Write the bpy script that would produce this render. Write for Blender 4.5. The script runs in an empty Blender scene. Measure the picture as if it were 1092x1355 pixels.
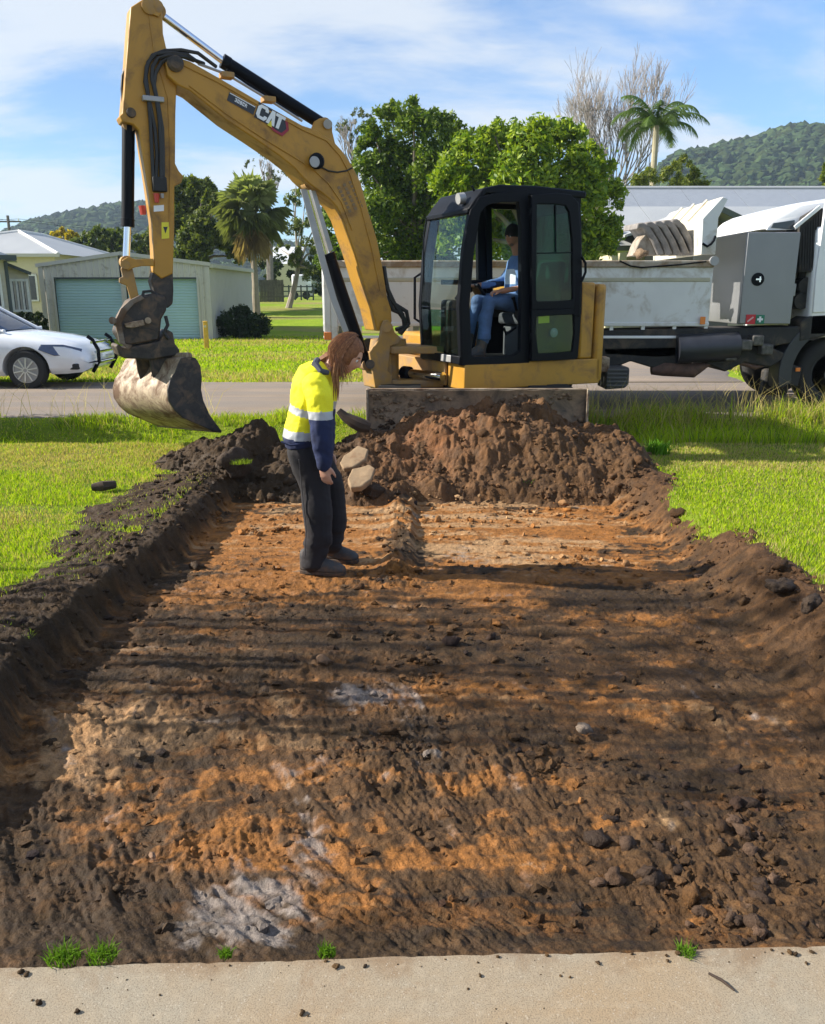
import bpy, bmesh, math, random
import numpy as np
from mathutils import Vector, Matrix
random.seed(7)
RNG = np.random.default_rng(7)
R = math.radians
scene = bpy.context.scene
COL = scene.collection

# ------------------------------------------------------------------ camera
CAM_H, PITCH, FPX, CX, CY = 1.6, R(15.0), 1090.0, 546.0, 677.5
cam_d = bpy.data.cameras.new('camera'); cam = bpy.data.objects.new('camera', cam_d); COL.objects.link(cam)
cam.location = (0, 0, CAM_H); cam.rotation_euler = (R(90) - PITCH, 0, 0)
cam_d.sensor_fit = 'HORIZONTAL'; cam_d.sensor_width = 36; cam_d.lens = 36 * FPX / 1092
cam_d.clip_start = .05; cam_d.clip_end = 6000
scene.camera = cam

# ------------------------------------------------------------------ light
SUN_EL, SUN_AZ = R(32), R(3.5)          # the sun stands to the left, a little beyond the scene
w = bpy.data.worlds.new('World'); scene.world = w; w.use_nodes = True
nt = w.node_tree; N = nt.nodes; L = nt.links; N.clear()
wo = N.new('ShaderNodeOutputWorld'); bg = N.new('ShaderNodeBackground'); sky = N.new('ShaderNodeTexSky')
sky.sky_type = 'NISHITA'; sky.sun_disc = False; sky.sun_elevation = SUN_EL; sky.sun_rotation = R(90) - SUN_AZ
sky.air_density = 1.0; sky.dust_density = .1; sky.ozone_density = 2.2
tc = N.new('ShaderNodeTexCoord'); sep = N.new('ShaderNodeSeparateXYZ'); L.new(tc.outputs['Generated'], sep.inputs[0])
def wmath(op, a, b=None, clamp=False):
    m = N.new('ShaderNodeMath'); m.operation = op; m.use_clamp = clamp
    for i, x in enumerate((a, b)):
        if x is None: continue
        if isinstance(x, (int, float)): m.inputs[i].default_value = x
        else: L.new(x, m.inputs[i])
    return m.outputs[0]
zz = wmath('MAXIMUM', wmath('ADD', sep.outputs[2], .22), .08)
cmb = N.new('ShaderNodeCombineXYZ')
L.new(wmath('DIVIDE', sep.outputs[0], zz), cmb.inputs[0]); L.new(wmath('DIVIDE', sep.outputs[1], zz), cmb.inputs[1])
def wnoise(scale, detail, rough, dist, off):
    mp = N.new('ShaderNodeMapping'); mp.inputs['Location'].default_value = off; mp.inputs['Scale'].default_value = (.7, 1.25, 1)
    L.new(cmb.outputs[0], mp.inputs[0])
    t = N.new('ShaderNodeTexNoise'); t.inputs['Scale'].default_value = scale; t.inputs['Detail'].default_value = detail
    t.inputs['Roughness'].default_value = rough; t.inputs['Distortion'].default_value = dist
    L.new(mp.outputs[0], t.inputs['Vector']); return t.outputs['Fac']
n1 = wnoise(1.15, 9, .56, .45, (3.1, 1.7, 0)); n2 = wnoise(3.4, 6, .6, .3, (9.2, 4.1, 0))
cov = wmath('ADD', wmath('MULTIPLY', n1, .8), wmath('MULTIPLY', n2, .22))
mr = N.new('ShaderNodeMapRange'); mr.interpolation_type = 'SMOOTHSTEP'
L.new(cov, mr.inputs[0]); mr.inputs[1].default_value = .44; mr.inputs[2].default_value = .60
mr.inputs[3].default_value = .05; mr.inputs[4].default_value = .88
mx = N.new('ShaderNodeMix'); mx.data_type = 'RGBA'
tint = N.new('ShaderNodeMix'); tint.data_type = 'RGBA'; tint.blend_type = 'MULTIPLY'; tint.inputs[0].default_value = 1; L.new(sky.outputs[0], tint.inputs[6]); tint.inputs[7].default_value = (.70, .90, 1.12, 1)
L.new(mr.outputs[0], mx.inputs[0]); L.new(tint.outputs[2], mx.inputs[6]); mx.inputs[7].default_value = (5.0, 5.3, 5.7, 1)
L.new(mx.outputs[2], bg.inputs[0]); bg.inputs[1].default_value = .075
L.new(bg.outputs[0], wo.inputs[0])

sun_d = bpy.data.lights.new('sun', 'SUN'); sun_d.energy = 5.0; sun_d.angle = R(.53); sun_d.color = (1, .93, .82)
sun = bpy.data.objects.new('sun', sun_d); COL.objects.link(sun)
to_sun = Vector((-math.cos(SUN_EL) * math.cos(SUN_AZ), math.cos(SUN_EL) * math.sin(SUN_AZ), math.sin(SUN_EL)))
sun.rotation_euler = to_sun.to_track_quat('Z', 'Y').to_euler(); sun.location = to_sun * 50

vs = scene.view_settings
scene.display_settings.display_device = 'sRGB'
vs.view_transform = 'Standard'; vs.look = 'None'; vs.exposure = 1.15; vs.gamma = 1.0; vs.use_curve_mapping = False
scene.cycles.max_bounces = 8; scene.cycles.transparent_max_bounces = 16
scene.cycles.volume_bounces = 0; scene.cycles.use_denoising = True

# ------------------------------------------------------------------ helpers
FWD = Vector((0, math.cos(PITCH), -math.sin(PITCH))); UPV = Vector((0, math.sin(PITCH), math.cos(PITCH)))
CAMP = Vector((0, 0, CAM_H))
def ray(u, v):
    return Vector(((u - CX) / FPX, 0, 0)) + FWD + UPV * (-(v - CY) / FPX)
def hit(u, v, p, n):
    d = ray(u, v); n = Vector(n); t = (Vector(p) - CAMP).dot(n) / d.dot(n)
    return CAMP + d * t
def atY(u, v, Y): return hit(u, v, (0, Y, 0), (0, 1, 0))
def atZ(u, v, z=0): return hit(u, v, (0, 0, z), (0, 0, 1))

def h2(ix, iy, seed):
    n = (ix.astype(np.int64) * 374761393 + iy.astype(np.int64) * 668265263 + seed * 1442695041) & 0xffffffff
    n = ((n ^ (n >> 13)) * 1274126177) & 0xffffffff
    n = (n ^ (n >> 16)) & 0xffffffff
    n = (n * 2246822519) & 0xffffffff
    return ((n ^ (n >> 15)) & 0xffffff) / float(0xffffff)
def vnoise(x, y, seed=0):
    x0 = np.floor(x); y0 = np.floor(y); fx = x - x0; fy = y - y0
    x0 = x0.astype(np.int64); y0 = y0.astype(np.int64)
    sx = fx * fx * fx * (fx * (fx * 6 - 15) + 10); sy = fy * fy * fy * (fy * (fy * 6 - 15) + 10)
    a = h2(x0, y0, seed); b = h2(x0 + 1, y0, seed); c = h2(x0, y0 + 1, seed); d = h2(x0 + 1, y0 + 1, seed)
    return (a + (b - a) * sx) * (1 - sy) + (c + (d - c) * sx) * sy
def fbm(x, y, seed=0, oct=4, gain=.5, lac=2.03):
    s = 0; a = 1; t = 0
    for i in range(oct):
        s = s + a * (vnoise(x, y, seed + i * 17) * 2 - 1); t += a; a *= gain
        x = x * lac + 13.7; y = y * lac + 7.3
    return s / t
def lumps(x, y, cell, seed, dens=.7, rmin=.25, rmax=.62):
    """hemispherical clods on a jittered grid: height in units of cell"""
    gx = np.floor(x / cell).astype(np.int64); gy = np.floor(y / cell).astype(np.int64); out = np.zeros_like(x)
    for i in (-1, 0, 1):
        for j in (-1, 0, 1):
            a = gx + i; b = gy + j
            px = (a + h2(a, b, seed)) * cell; py = (b + h2(a, b, seed + 1)) * cell
            on = h2(a, b, seed + 2) < dens
            r = cell * (rmin + (rmax - rmin) * h2(a, b, seed + 3) ** 2)
            an = h2(a, b, seed + 4) * 3.14159; st = .55 + .45 * h2(a, b, seed + 5)
            dx = x - px; dy = y - py; ca = np.cos(an); sa = np.sin(an)
            u = dx * ca + dy * sa; v = (-dx * sa + dy * ca) / st
            q = 1 - (u * u + v * v) / (r * r)
            out = np.maximum(out, np.where(on & (q > 0), np.sqrt(np.maximum(q, 0)) * r * .75, 0))
    return out
def sstep(a, b, x):
    t = np.clip((x - a) / (b - a), 0, 1); return t * t * (3 - 2 * t)

WM = {}
def wm(o): return WM.get(o.name, Matrix.Identity(4)) if o else Matrix.Identity(4)
def tag(o, label=None, cat=None, group=None, kind=None):
    for k, v in (('label', label), ('category', cat), ('group', group), ('kind', kind)):
        if v: o[k] = v
    return o
def empty(name, loc, label, cat, group=None, rz=0):
    o = bpy.data.objects.new(name, None); COL.objects.link(o); o.empty_display_size = .2
    o.location = loc; o.rotation_euler = (0, 0, rz)
    WM[o.name] = Matrix.Translation(Vector(loc)) @ Matrix.Rotation(rz, 4, 'Z')
    return tag(o, label, cat, group)
def link_mesh(name, me, m=None, parent=None, kind=None):
    o = bpy.data.objects.new(name, me); COL.objects.link(o)
    if m is not None:
        for x in (m if isinstance(m, (list, tuple)) else [m]): me.materials.append(x)
    if parent is not None:
        o.parent = parent; WM[o.name] = wm(parent)
    if kind: o['kind'] = kind
    return o
def np_mesh(name, V, F, smooth=False, attrs=None):
    """V (n,3); F (m,k) one polygon size; attrs: name -> (n,) or (n,3) point data"""
    me = bpy.data.meshes.new(name); V = np.ascontiguousarray(V, dtype=np.float32); F = np.ascontiguousarray(F, dtype=np.int32)
    me.vertices.add(len(V)); me.vertices.foreach_set('co', V.ravel())
    k = F.shape[1]; me.loops.add(F.size); me.polygons.add(len(F))
    me.loops.foreach_set('vertex_index', F.ravel())
    me.polygons.foreach_set('loop_start', np.arange(0, F.size, k, dtype=np.int32))
    me.polygons.foreach_set('loop_total', np.full(len(F), k, dtype=np.int32))
    me.polygons.foreach_set('use_smooth', np.full(len(F), bool(smooth)))
    for a, d in (attrs or {}).items():
        d = np.asarray(d, dtype=np.float32)
        if d.ndim == 1:
            at = me.attributes.new(a, 'FLOAT', 'POINT'); at.data.foreach_set('value', np.ascontiguousarray(d))
        else:
            c = np.ones((len(d), 4), dtype=np.float32); c[:, :3] = d
            at = me.attributes.new(a, 'FLOAT_COLOR', 'POINT'); at.data.foreach_set('color', c.ravel())
    me.update(calc_edges=True); me.validate(); return me

class MB:
    """collects shapes; build() links them as one mesh object (points in world space, parent's frame undone)"""
    def __init__(s): s.v = []; s.f = []
    def add(s, vs, fs):
        o = len(s.v); s.v += [Vector(x) for x in vs]; s.f += [tuple(i + o for i in q) for q in fs]; return s
    def box(s, c, d, M=None):
        c = Vector(c); h = [x / 2 for x in d]; M = M or Matrix.Identity(3)
        vs = [c + M @ Vector((sx * h[0], sy * h[1], sz * h[2])) for sx in (-1, 1) for sy in (-1, 1) for sz in (-1, 1)]
        return s.add(vs, [(0, 1, 3, 2), (4, 6, 7, 5), (0, 4, 5, 1), (2, 3, 7, 6), (0, 2, 6, 4), (1, 5, 7, 3)])
    def hull2(s, a, b):
        """closed solid between two polygons of equal count"""
        n = len(a); fs = [tuple(range(n - 1, -1, -1)), tuple(range(n, 2 * n))]
        fs += [(i, (i + 1) % n, n + (i + 1) % n, n + i) for i in range(n)]
        return s.add(list(a) + list(b), fs)
    def prism(s, poly, off):
        off = Vector(off); return s.hull2([Vector(p) for p in poly], [Vector(p) + off for p in poly])
    def ring(s, outer, inner, off):
        off = Vector(off); n = len(outer); o = [Vector(p) for p in outer]; i = [Vector(p) for p in inner]
        vs = o + i + [p + off for p in o] + [p + off for p in i]; fs = []
        for k in range(n):
            l = (k + 1) % n
            fs += [(k, l, n + l, n + k), (2 * n + k, 3 * n + k, 3 * n + l, 2 * n + l), (k, 2 * n + k, 2 * n + l, l), (n + k, n + l, 3 * n + l, 3 * n + k)]
        return s.add(vs, fs)
    def bar(s, p0, p1, wd, ht, up=(0, 0, 1)):
        p0 = Vector(p0); p1 = Vector(p1); d = (p1 - p0).normalized(); up = Vector(up)
        a = d.cross(up)
        if a.length < 1e-4: a = d.cross(Vector((0, 1, 0)))
        a.normalize(); b = a.cross(d)
        q = [a * wd / 2 + b * ht / 2, -a * wd / 2 + b * ht / 2, -a * wd / 2 - b * ht / 2, a * wd / 2 - b * ht / 2]
        return s.hull2([p0 + x for x in q], [p1 + x for x in q])
    def tube(s, pts, r, seg=8, cap=True, flat=1.0):
        P = [Vector(p) for p in pts]; n = len(P); rr = r if isinstance(r, (list, tuple)) else [r] * n
        T = [(P[min(i + 1, n - 1)] - P[max(i - 1, 0)]).normalized() for i in range(n)]
        a = T[0].orthogonal().normalized(); vs = []
        for i in range(n):
            a = (a - T[i] * a.dot(T[i]));
            a = a.normalized() if a.length > 1e-6 else T[i].orthogonal().normalized()
            b = T[i].cross(a)
            vs += [P[i] + (a * math.cos(2 * math.pi * k / seg) + b * math.sin(2 * math.pi * k / seg) * flat) * rr[i] for k in range(seg)]
        fs = [(i * seg + k, i * seg + (k + 1) % seg, (i + 1) * seg + (k + 1) % seg, (i + 1) * seg + k) for i in range(n - 1) for k in range(seg)]
        if cap: fs += [tuple(range(seg - 1, -1, -1)), tuple((n - 1) * seg + k for k in range(seg))]
        return s.add(vs, fs)
    def cyl(s, p0, p1, r, seg=16, r1=None): return s.tube([p0, p1], [r, r if r1 is None else r1], seg)
    def lathe(s, p, axis, prof, seg=20):
        """prof: list of (distance along axis, radius)"""
        ax = Vector(axis).normalized(); a = ax.orthogonal().normalized(); b = ax.cross(a); p = Vector(p); vs = []
        for h, r in prof: vs += [p + ax * h + (a * math.cos(2 * math.pi * k / seg) + b * math.sin(2 * math.pi * k / seg)) * r for k in range(seg)]
        n = len(prof); fs = [(i * seg + k, i * seg + (k + 1) % seg, (i + 1) * seg + (k + 1) % seg, (i + 1) * seg + k) for i in range(n - 1) for k in range(seg)]
        fs += [tuple(range(seg - 1, -1, -1)), tuple((n - 1) * seg + k for k in range(seg))]
        return s.add(vs, fs)
    def loft(s, rings, cap=True):
        n = len(rings[0]); o = []; fs = []
        for r_ in rings: o += [Vector(p) for p in r_]
        for i in range(len(rings) - 1):
            fs += [(i * n + k, i * n + (k + 1) % n, (i + 1) * n + (k + 1) % n, (i + 1) * n + k) for k in range(n)]
        if cap: fs += [tuple(range(n - 1, -1, -1)), tuple((len(rings) - 1) * n + k for k in range(n))]
        return s.add(o, fs)
    def ball(s, c, r, seg=12, rings=8):
        c = Vector(c); r = Vector(r) if not isinstance(r, (int, float)) else Vector((r, r, r)); vs = [c + Vector((0, 0, r.z))]
        for i in range(1, rings):
            th = math.pi * i / rings
            vs += [c + Vector((r.x * math.sin(th) * math.cos(2 * math.pi * k / seg), r.y * math.sin(th) * math.sin(2 * math.pi * k / seg), r.z * math.cos(th))) for k in range(seg)]
        vs.append(c - Vector((0, 0, r.z))); fs = []
        fs += [(0, 1 + k, 1 + (k + 1) % seg) for k in range(seg)]
        for i in range(rings - 2):
            fs += [(1 + i * seg + k, 1 + (i + 1) * seg + k, 1 + (i + 1) * seg + (k + 1) % seg, 1 + i * seg + (k + 1) % seg) for k in range(seg)]
        b = len(vs) - 1; fs += [(b, b - seg + (k + 1) % seg, b - seg + k) for k in range(seg)]
        return s.add(vs, fs)
    def mesh(s, name, M=None, fix=True):
        me = bpy.data.meshes.new(name); V = [M @ p for p in s.v] if M is not None else s.v
        me.from_pydata([tuple(p) for p in V], [], s.f); me.update()
        if fix:
            bm = bmesh.new(); bm.from_mesh(me); bmesh.ops.recalc_face_normals(bm, faces=bm.faces); bm.to_mesh(me); bm.free()
        return me
    def build(s, name, m, parent=None, bevel=0, smooth=False, kind=None, seg=2, angle=35):
        me = s.mesh(name, wm(parent).inverted() if parent is not None else None)
        o = link_mesh(name, me, m, parent, kind)
        if smooth:
            me.polygons.foreach_set('use_smooth', [True] * len(me.polygons)); me.set_sharp_from_angle(angle=R(angle))
        if bevel:
            b = o.modifiers.new('bevel', 'BEVEL'); b.width = bevel; b.segments = seg; b.limit_method = 'ANGLE'; b.angle_limit = R(32)
            b.harden_normals = False
            me.polygons.foreach_set('use_smooth', [True] * len(me.polygons)); me.set_sharp_from_angle(angle=R(40))
        return o
def bake(o):
    """replace an object's mesh by its modified result"""
    dg = bpy.context.evaluated_depsgraph_get(); dg.update()
    me = bpy.data.meshes.new_from_object(o.evaluated_get(dg)); old = o.data; o.modifiers.clear(); o.data = me
    bpy.data.meshes.remove(old); return me
def copy_tree(o, loc, rz=None, label=None):
    c = o.copy(); COL.objects.link(c); c.location = loc
    if rz is not None: c.rotation_euler = (0, 0, rz)
    if label: c['label'] = label
    for ch in o.children:
        d = ch.copy(); COL.objects.link(d); d.parent = c
        for g in ch.children:
            e = g.copy(); COL.objects.link(e); e.parent = d
    return c

# ------------------------------------------------------------------ materials
MATS = {}
class NT:
    def __init__(s, name):
        s.m = bpy.data.materials.new(name); s.m.use_nodes = True; s.t = s.m.node_tree; s.t.nodes.clear()
        s.out = s.t.nodes.new('ShaderNodeOutputMaterial')
    def n(s, typ, **kw):
        x = s.t.nodes.new('ShaderNode' + typ)
        for k, v in kw.items():
            if hasattr(x, k) and k not in ('Scale', 'Detail'): setattr(x, k, v)
        return x
    def put(s, sock, v):
        if isinstance(v, bpy.types.NodeSocket): s.t.links.new(v, sock)
        elif isinstance(v, (tuple, list)) and len(v) == 3 and sock.type == 'RGBA': sock.default_value = (*v, 1)
        else: sock.default_value = v
    def coord(s, kind='Object', scale=(1, 1, 1), rot=(0, 0, 0), loc=(0, 0, 0)):
        if not hasattr(s, 'tc'): s.tc = s.n('TexCoord')
        mp = s.n('Mapping'); mp.inputs['Scale'].default_value = scale; mp.inputs['Rotation'].default_value = rot; mp.inputs['Location'].default_value = loc
        if kind == 'World':
            g = s.n('NewGeometry'); s.put(mp.inputs[0], g.outputs['Position'])
        else: s.put(mp.inputs[0], s.tc.outputs[kind])
        return mp.outputs[0]
    def noise(s, vec, scale, detail=4, rough=.55, dist=0, color=False):
        x = s.n('TexNoise'); s.put(x.inputs['Vector'], vec); x.inputs['Scale'].default_value = scale; x.inputs['Detail'].default_value = detail
        x.inputs['Roughness'].default_value = rough; x.inputs['Distortion'].default_value = dist
        return x.outputs['Color' if color else 'Fac']
    def ramp(s, fac, stops, mode='LINEAR'):
        x = s.n('ValToRGB'); s.put(x.inputs[0], fac); e = x.color_ramp.elements; x.color_ramp.interpolation = mode
        while len(e) < len(stops): e.new(.5)
        for i, (p, c) in enumerate(stops):
            e[i].position = p; e[i].color = (*c, 1) if not isinstance(c, (int, float)) else (c, c, c, 1)
        return x.outputs[0]
    def mix(s, fac, a, b, mode='MIX'):
        x = s.n('Mix', data_type='RGBA', blend_type=mode); s.put(x.inputs[0], fac); s.put(x.inputs[6], a); s.put(x.inputs[7], b); return x.outputs[2]
    def math(s, op, a, b=0., clamp=False):
        x = s.n('Math', operation=op, use_clamp=clamp); s.put(x.inputs[0], a); s.put(x.inputs[1], b); return x.outputs[0]
    def attr(s, name, col=False):
        x = s.n('Attribute', attribute_name=name); return x.outputs['Color' if col else 'Fac']
    def bump(s, h, strength=.5, dist=.01, nrm=None):
        x = s.n('Bump'); s.put(x.inputs['Height'], h); x.inputs['Strength'].default_value = strength; x.inputs['Distance'].default_value = dist
        if nrm is not None: s.put(x.inputs['Normal'], nrm)
        return x.outputs[0]
    def bsdf(s, color, rough=.6, metal=0., normal=None, spec=None, **kw):
        x = s.n('BsdfPrincipled'); s.put(x.inputs['Base Color'], color); s.put(x.inputs['Roughness'], rough); s.put(x.inputs['Metallic'], metal)
        if normal is not None: s.put(x.inputs['Normal'], normal)
        if spec is not None: s.put(x.inputs['Specular IOR Level'], spec)
        for k, v in kw.items(): s.put(x.inputs[k.replace('_', ' ')], v)
        s.t.links.new(x.outputs[0], s.out.inputs[0]); return x
def sc(c, k): return tuple(min(1, x * k) for x in c)
def mat(name, col, rough=.55, metal=0., var=.12, scale=6, bump=.0, bscale=60, dirt=None, dirt_amt=.35, dirt_scale=4, spec=None, coat=0.):
    """painted or plain surface: base colour with uneven wear, optional dirt film, fine relief"""
    if name in MATS: return MATS[name]
    t = NT(name); c = t.coord('Object')
    nz = t.noise(c, scale, 5, .6, .2)
    base = t.mix(t.ramp(nz, [(.3, 0.), (.72, 1.)]), sc(col, 1 - var), sc(col, 1 + var))
    rg = t.math('MULTIPLY_ADD', nz, .25); t.t.nodes[-1].inputs[2].default_value = rough - .12
    if dirt:
        d = t.noise(c, dirt_scale, 7, .68, .5); f = t.ramp(d, [(.62 - dirt_amt * .5, 0.), (.78 - dirt_amt * .4, 1.)])
        base = t.mix(f, base, dirt); rg = t.mix(f, rg, (.9, .9, .9))
    nrm = t.bump(t.noise(c, bscale, 5, .6), bump, .004) if bump else None
    t.bsdf(base, rg, metal, nrm, spec, **({'Coat_Weight': coat} if coat else {}))
    MATS[name] = t.m; return t.m
def glass(name, tint, alpha=.99, rough=.02):
    """thin tinted pane: tinted transmission under a fresnel reflection"""
    if name in MATS: return MATS[name]
    t = NT(name); tr = t.n('BsdfTransparent'); t.put(tr.inputs[0], tuple(tint)); gl = t.n('BsdfGlossy'); gl.inputs['Roughness'].default_value = rough
    lw = t.n('LayerWeight'); lw.inputs[0].default_value = .5; fr = t.math('MULTIPLY_ADD', t.math('POWER', lw.outputs['Facing'], 5.), .6); t.t.nodes[-1].inputs[2].default_value = .025; df = t.n('BsdfDiffuse'); df.inputs[0].default_value = (.25, .24, .2, 1)
    m1 = t.n('MixShader'); t.put(m1.inputs[0], alpha); t.t.links.new(df.outputs[0], m1.inputs[1]); t.t.links.new(tr.outputs[0], m1.inputs[2])
    m2 = t.n('MixShader'); t.put(m2.inputs[0], fr); t.t.links.new(m1.outputs[0], m2.inputs[1]); t.t.links.new(gl.outputs[0], m2.inputs[2])
    t.t.links.new(m2.outputs[0], t.out.inputs[0]); MATS[name] = t.m; return t.m
# ================================================================== GROUND
def lerp(xs, ys, v): return np.interp(v, xs, ys)
def xl(y): return lerp([1.6, 2.4, 3.6, 4.1, 5.15, 6.9, 8.2], [-1.62, -1.66, -1.82, -1.80, -1.71, -1.64, -1.45], y)
def xr(y): return lerp([1.6, 3.5, 5.0, 5.8, 7.0, 8.2], [1.50, 1.60, 1.74, 1.80, 1.64, 1.6], y)
def slab_edge(x): return 1.70 + .034 * x
def mound_h(x, y):
    n = fbm(x * 1.3, y * 1.3, 71, 3) * .4 + fbm(x * 4, y * 4, 75, 3) * .22
    def hill(cx, cy, sx, sy, h): return h * np.exp(-(((x - cx) / sx) ** 2) ** 1.15 - (((y - cy) / sy) ** 2) ** 1.25)
    a = hill(.62, 8.22, 1.0, .82, .62); b = hill(1.42, 8.05, .64, .8, .36); c = np.maximum(hill(-.35, 8.0, .75, .62, .33), hill(-.40, 7.15, .30, .40, .13))
    d = hill(-1.35, 7.8, .6, .72, .27); e = hill(-2.0, 7.9, .45, .5, .10); f = hill(2.0, 7.4, .4, .8, .12)
    m = (a ** 2 + b ** 2 + c ** 2 + d ** 2 + e ** 2) ** .5
    return m * (1 + n)
def ground_h(x, y):
    """-> height, soil mask 0..1, clod strength"""
    wob = fbm(x * 2.2, y * 2.2, 5, 4)
    L_ = xl(y) + .07 * fbm(y * 2.1 + 3, y * 0 + 1.5, 9, 4) + .03 * fbm(x * 9, y * 9, 31, 2)
    Rf = xr(y) + .10 * fbm(y * 1.7 + 9, y * 0 + 4.5, 19, 4)
    floor_z = -.165 + .018 * fbm(x * 1.1, y * 1.6, 3, 4)
    floor_z = floor_z + lerp([1.7, 1.95, 2.6], [.10, .04, 0], y)
    deeper = sstep(-.02, .05, x) * sstep(7.2, 7.0, y) * sstep(5.12, 5.26, y)
    floor_z = floor_z - .05 * deeper
    ridge = np.exp(-((x + .10 + .04 * fbm(y * 3, x * 0, 44, 3)) / .075) ** 2) * sstep(4.75, 5.2, y) * sstep(7.4, 6.9, y)
    floor_z = floor_z + ridge * (.035 + .07 * fbm(x * 7, y * 7, 46, 4))
    top = .012 * fbm(x * .8, y * .8, 12, 3) - .26 * sstep(8.75, 9.5, y) * sstep(10.6, 9.9, y)
    spillL = np.exp(-((x - L_ + .18) / .22) ** 2) * lerp([2.4, 3.4, 4.5, 7, 9], [.10, .045, .015, .06, .08], y)
    spillR = np.exp(-((x - Rf - .45) / .22) ** 2) * lerp([2, 4.2, 5.2, 6.2, 8], [.08, .09, .04, .06, .09], y)
    top = top + (spillL + spillR) * (.8 + .8 * wob)
    wl = sstep(.13, -.02, x - L_); wr = sstep(.0, .44, x - Rf) ; back = sstep(8.6, 9.0, y)
    tw = np.maximum(np.maximum(wl, wr), back)
    z = floor_z * (1 - tw) + top * tw
    bl = -2.33 + .28 * fbm(y * 1.1, x * 1.3, 61, 4) + .1 * fbm(x * 7, y * 7, 66, 3); bl = np.where(y < 4.2, np.minimum(bl, L_ - .12), bl)
    br = lerp([1.6, 3.6, 4.3, 5.0, 5.7, 6.9, 8.3], [2.5, 2.4, 2.26, 2.18, 2.10, 2.16, 2.22], y) + .2 * fbm(y * 1.3, x * 1.3, 63, 4) + .1 * fbm(x * 7, y * 7, 64, 3)
    soil = np.minimum(sstep(-.12, .10, x - bl), sstep(.10, -.12, x - br)) * sstep(8.95, 8.7, y + .2 * wob)
    return z, soil, tw
def torn(x, y, seed, oct=4, gain=.55):
    s = 0; a = 1.; t = 0
    for i in range(oct):
        s = s + a * (1 - np.abs(vnoise(x, y, seed + i * 13) * 2 - 1) * 2); t += a; a *= gain; x, y = x * 2.1 + y * .35 + 5.1, y * 2.1 - x * .35 + 9.7
    return s / t
SOIL_DARK = np.array([.031, .018, .0075]); SOIL_BROWN = np.array([.088, .046, .018]); SOIL_ORANGE = np.array([.27, .112, .026])
SOIL_TAN = np.array([.37, .235, .12]); SOIL_GREY = np.array([.21, .185, .17]); SOIL_RED = np.array([.112, .057, .023])
def blob(x, y, lst):
    s = 0
    for cx, cy, sx, sy, a in lst: s = s + a * np.exp(-((x - cx) / sx) ** 2 - ((y - cy) / sy) ** 2)
    return s
def scrape(x, y):
    a = -.42 + .6 * fbm(x * .55, y * .55, 91, 3) + .35 * sstep(.0, 1.0, x) - 1.0 * sstep(3.2, 4.4, y); c, s = np.cos(a), np.sin(a); x0, y0 = x, y - 3.0
    return x0 * c + y0 * s * -1, x0 * s + y0 * c
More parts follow.
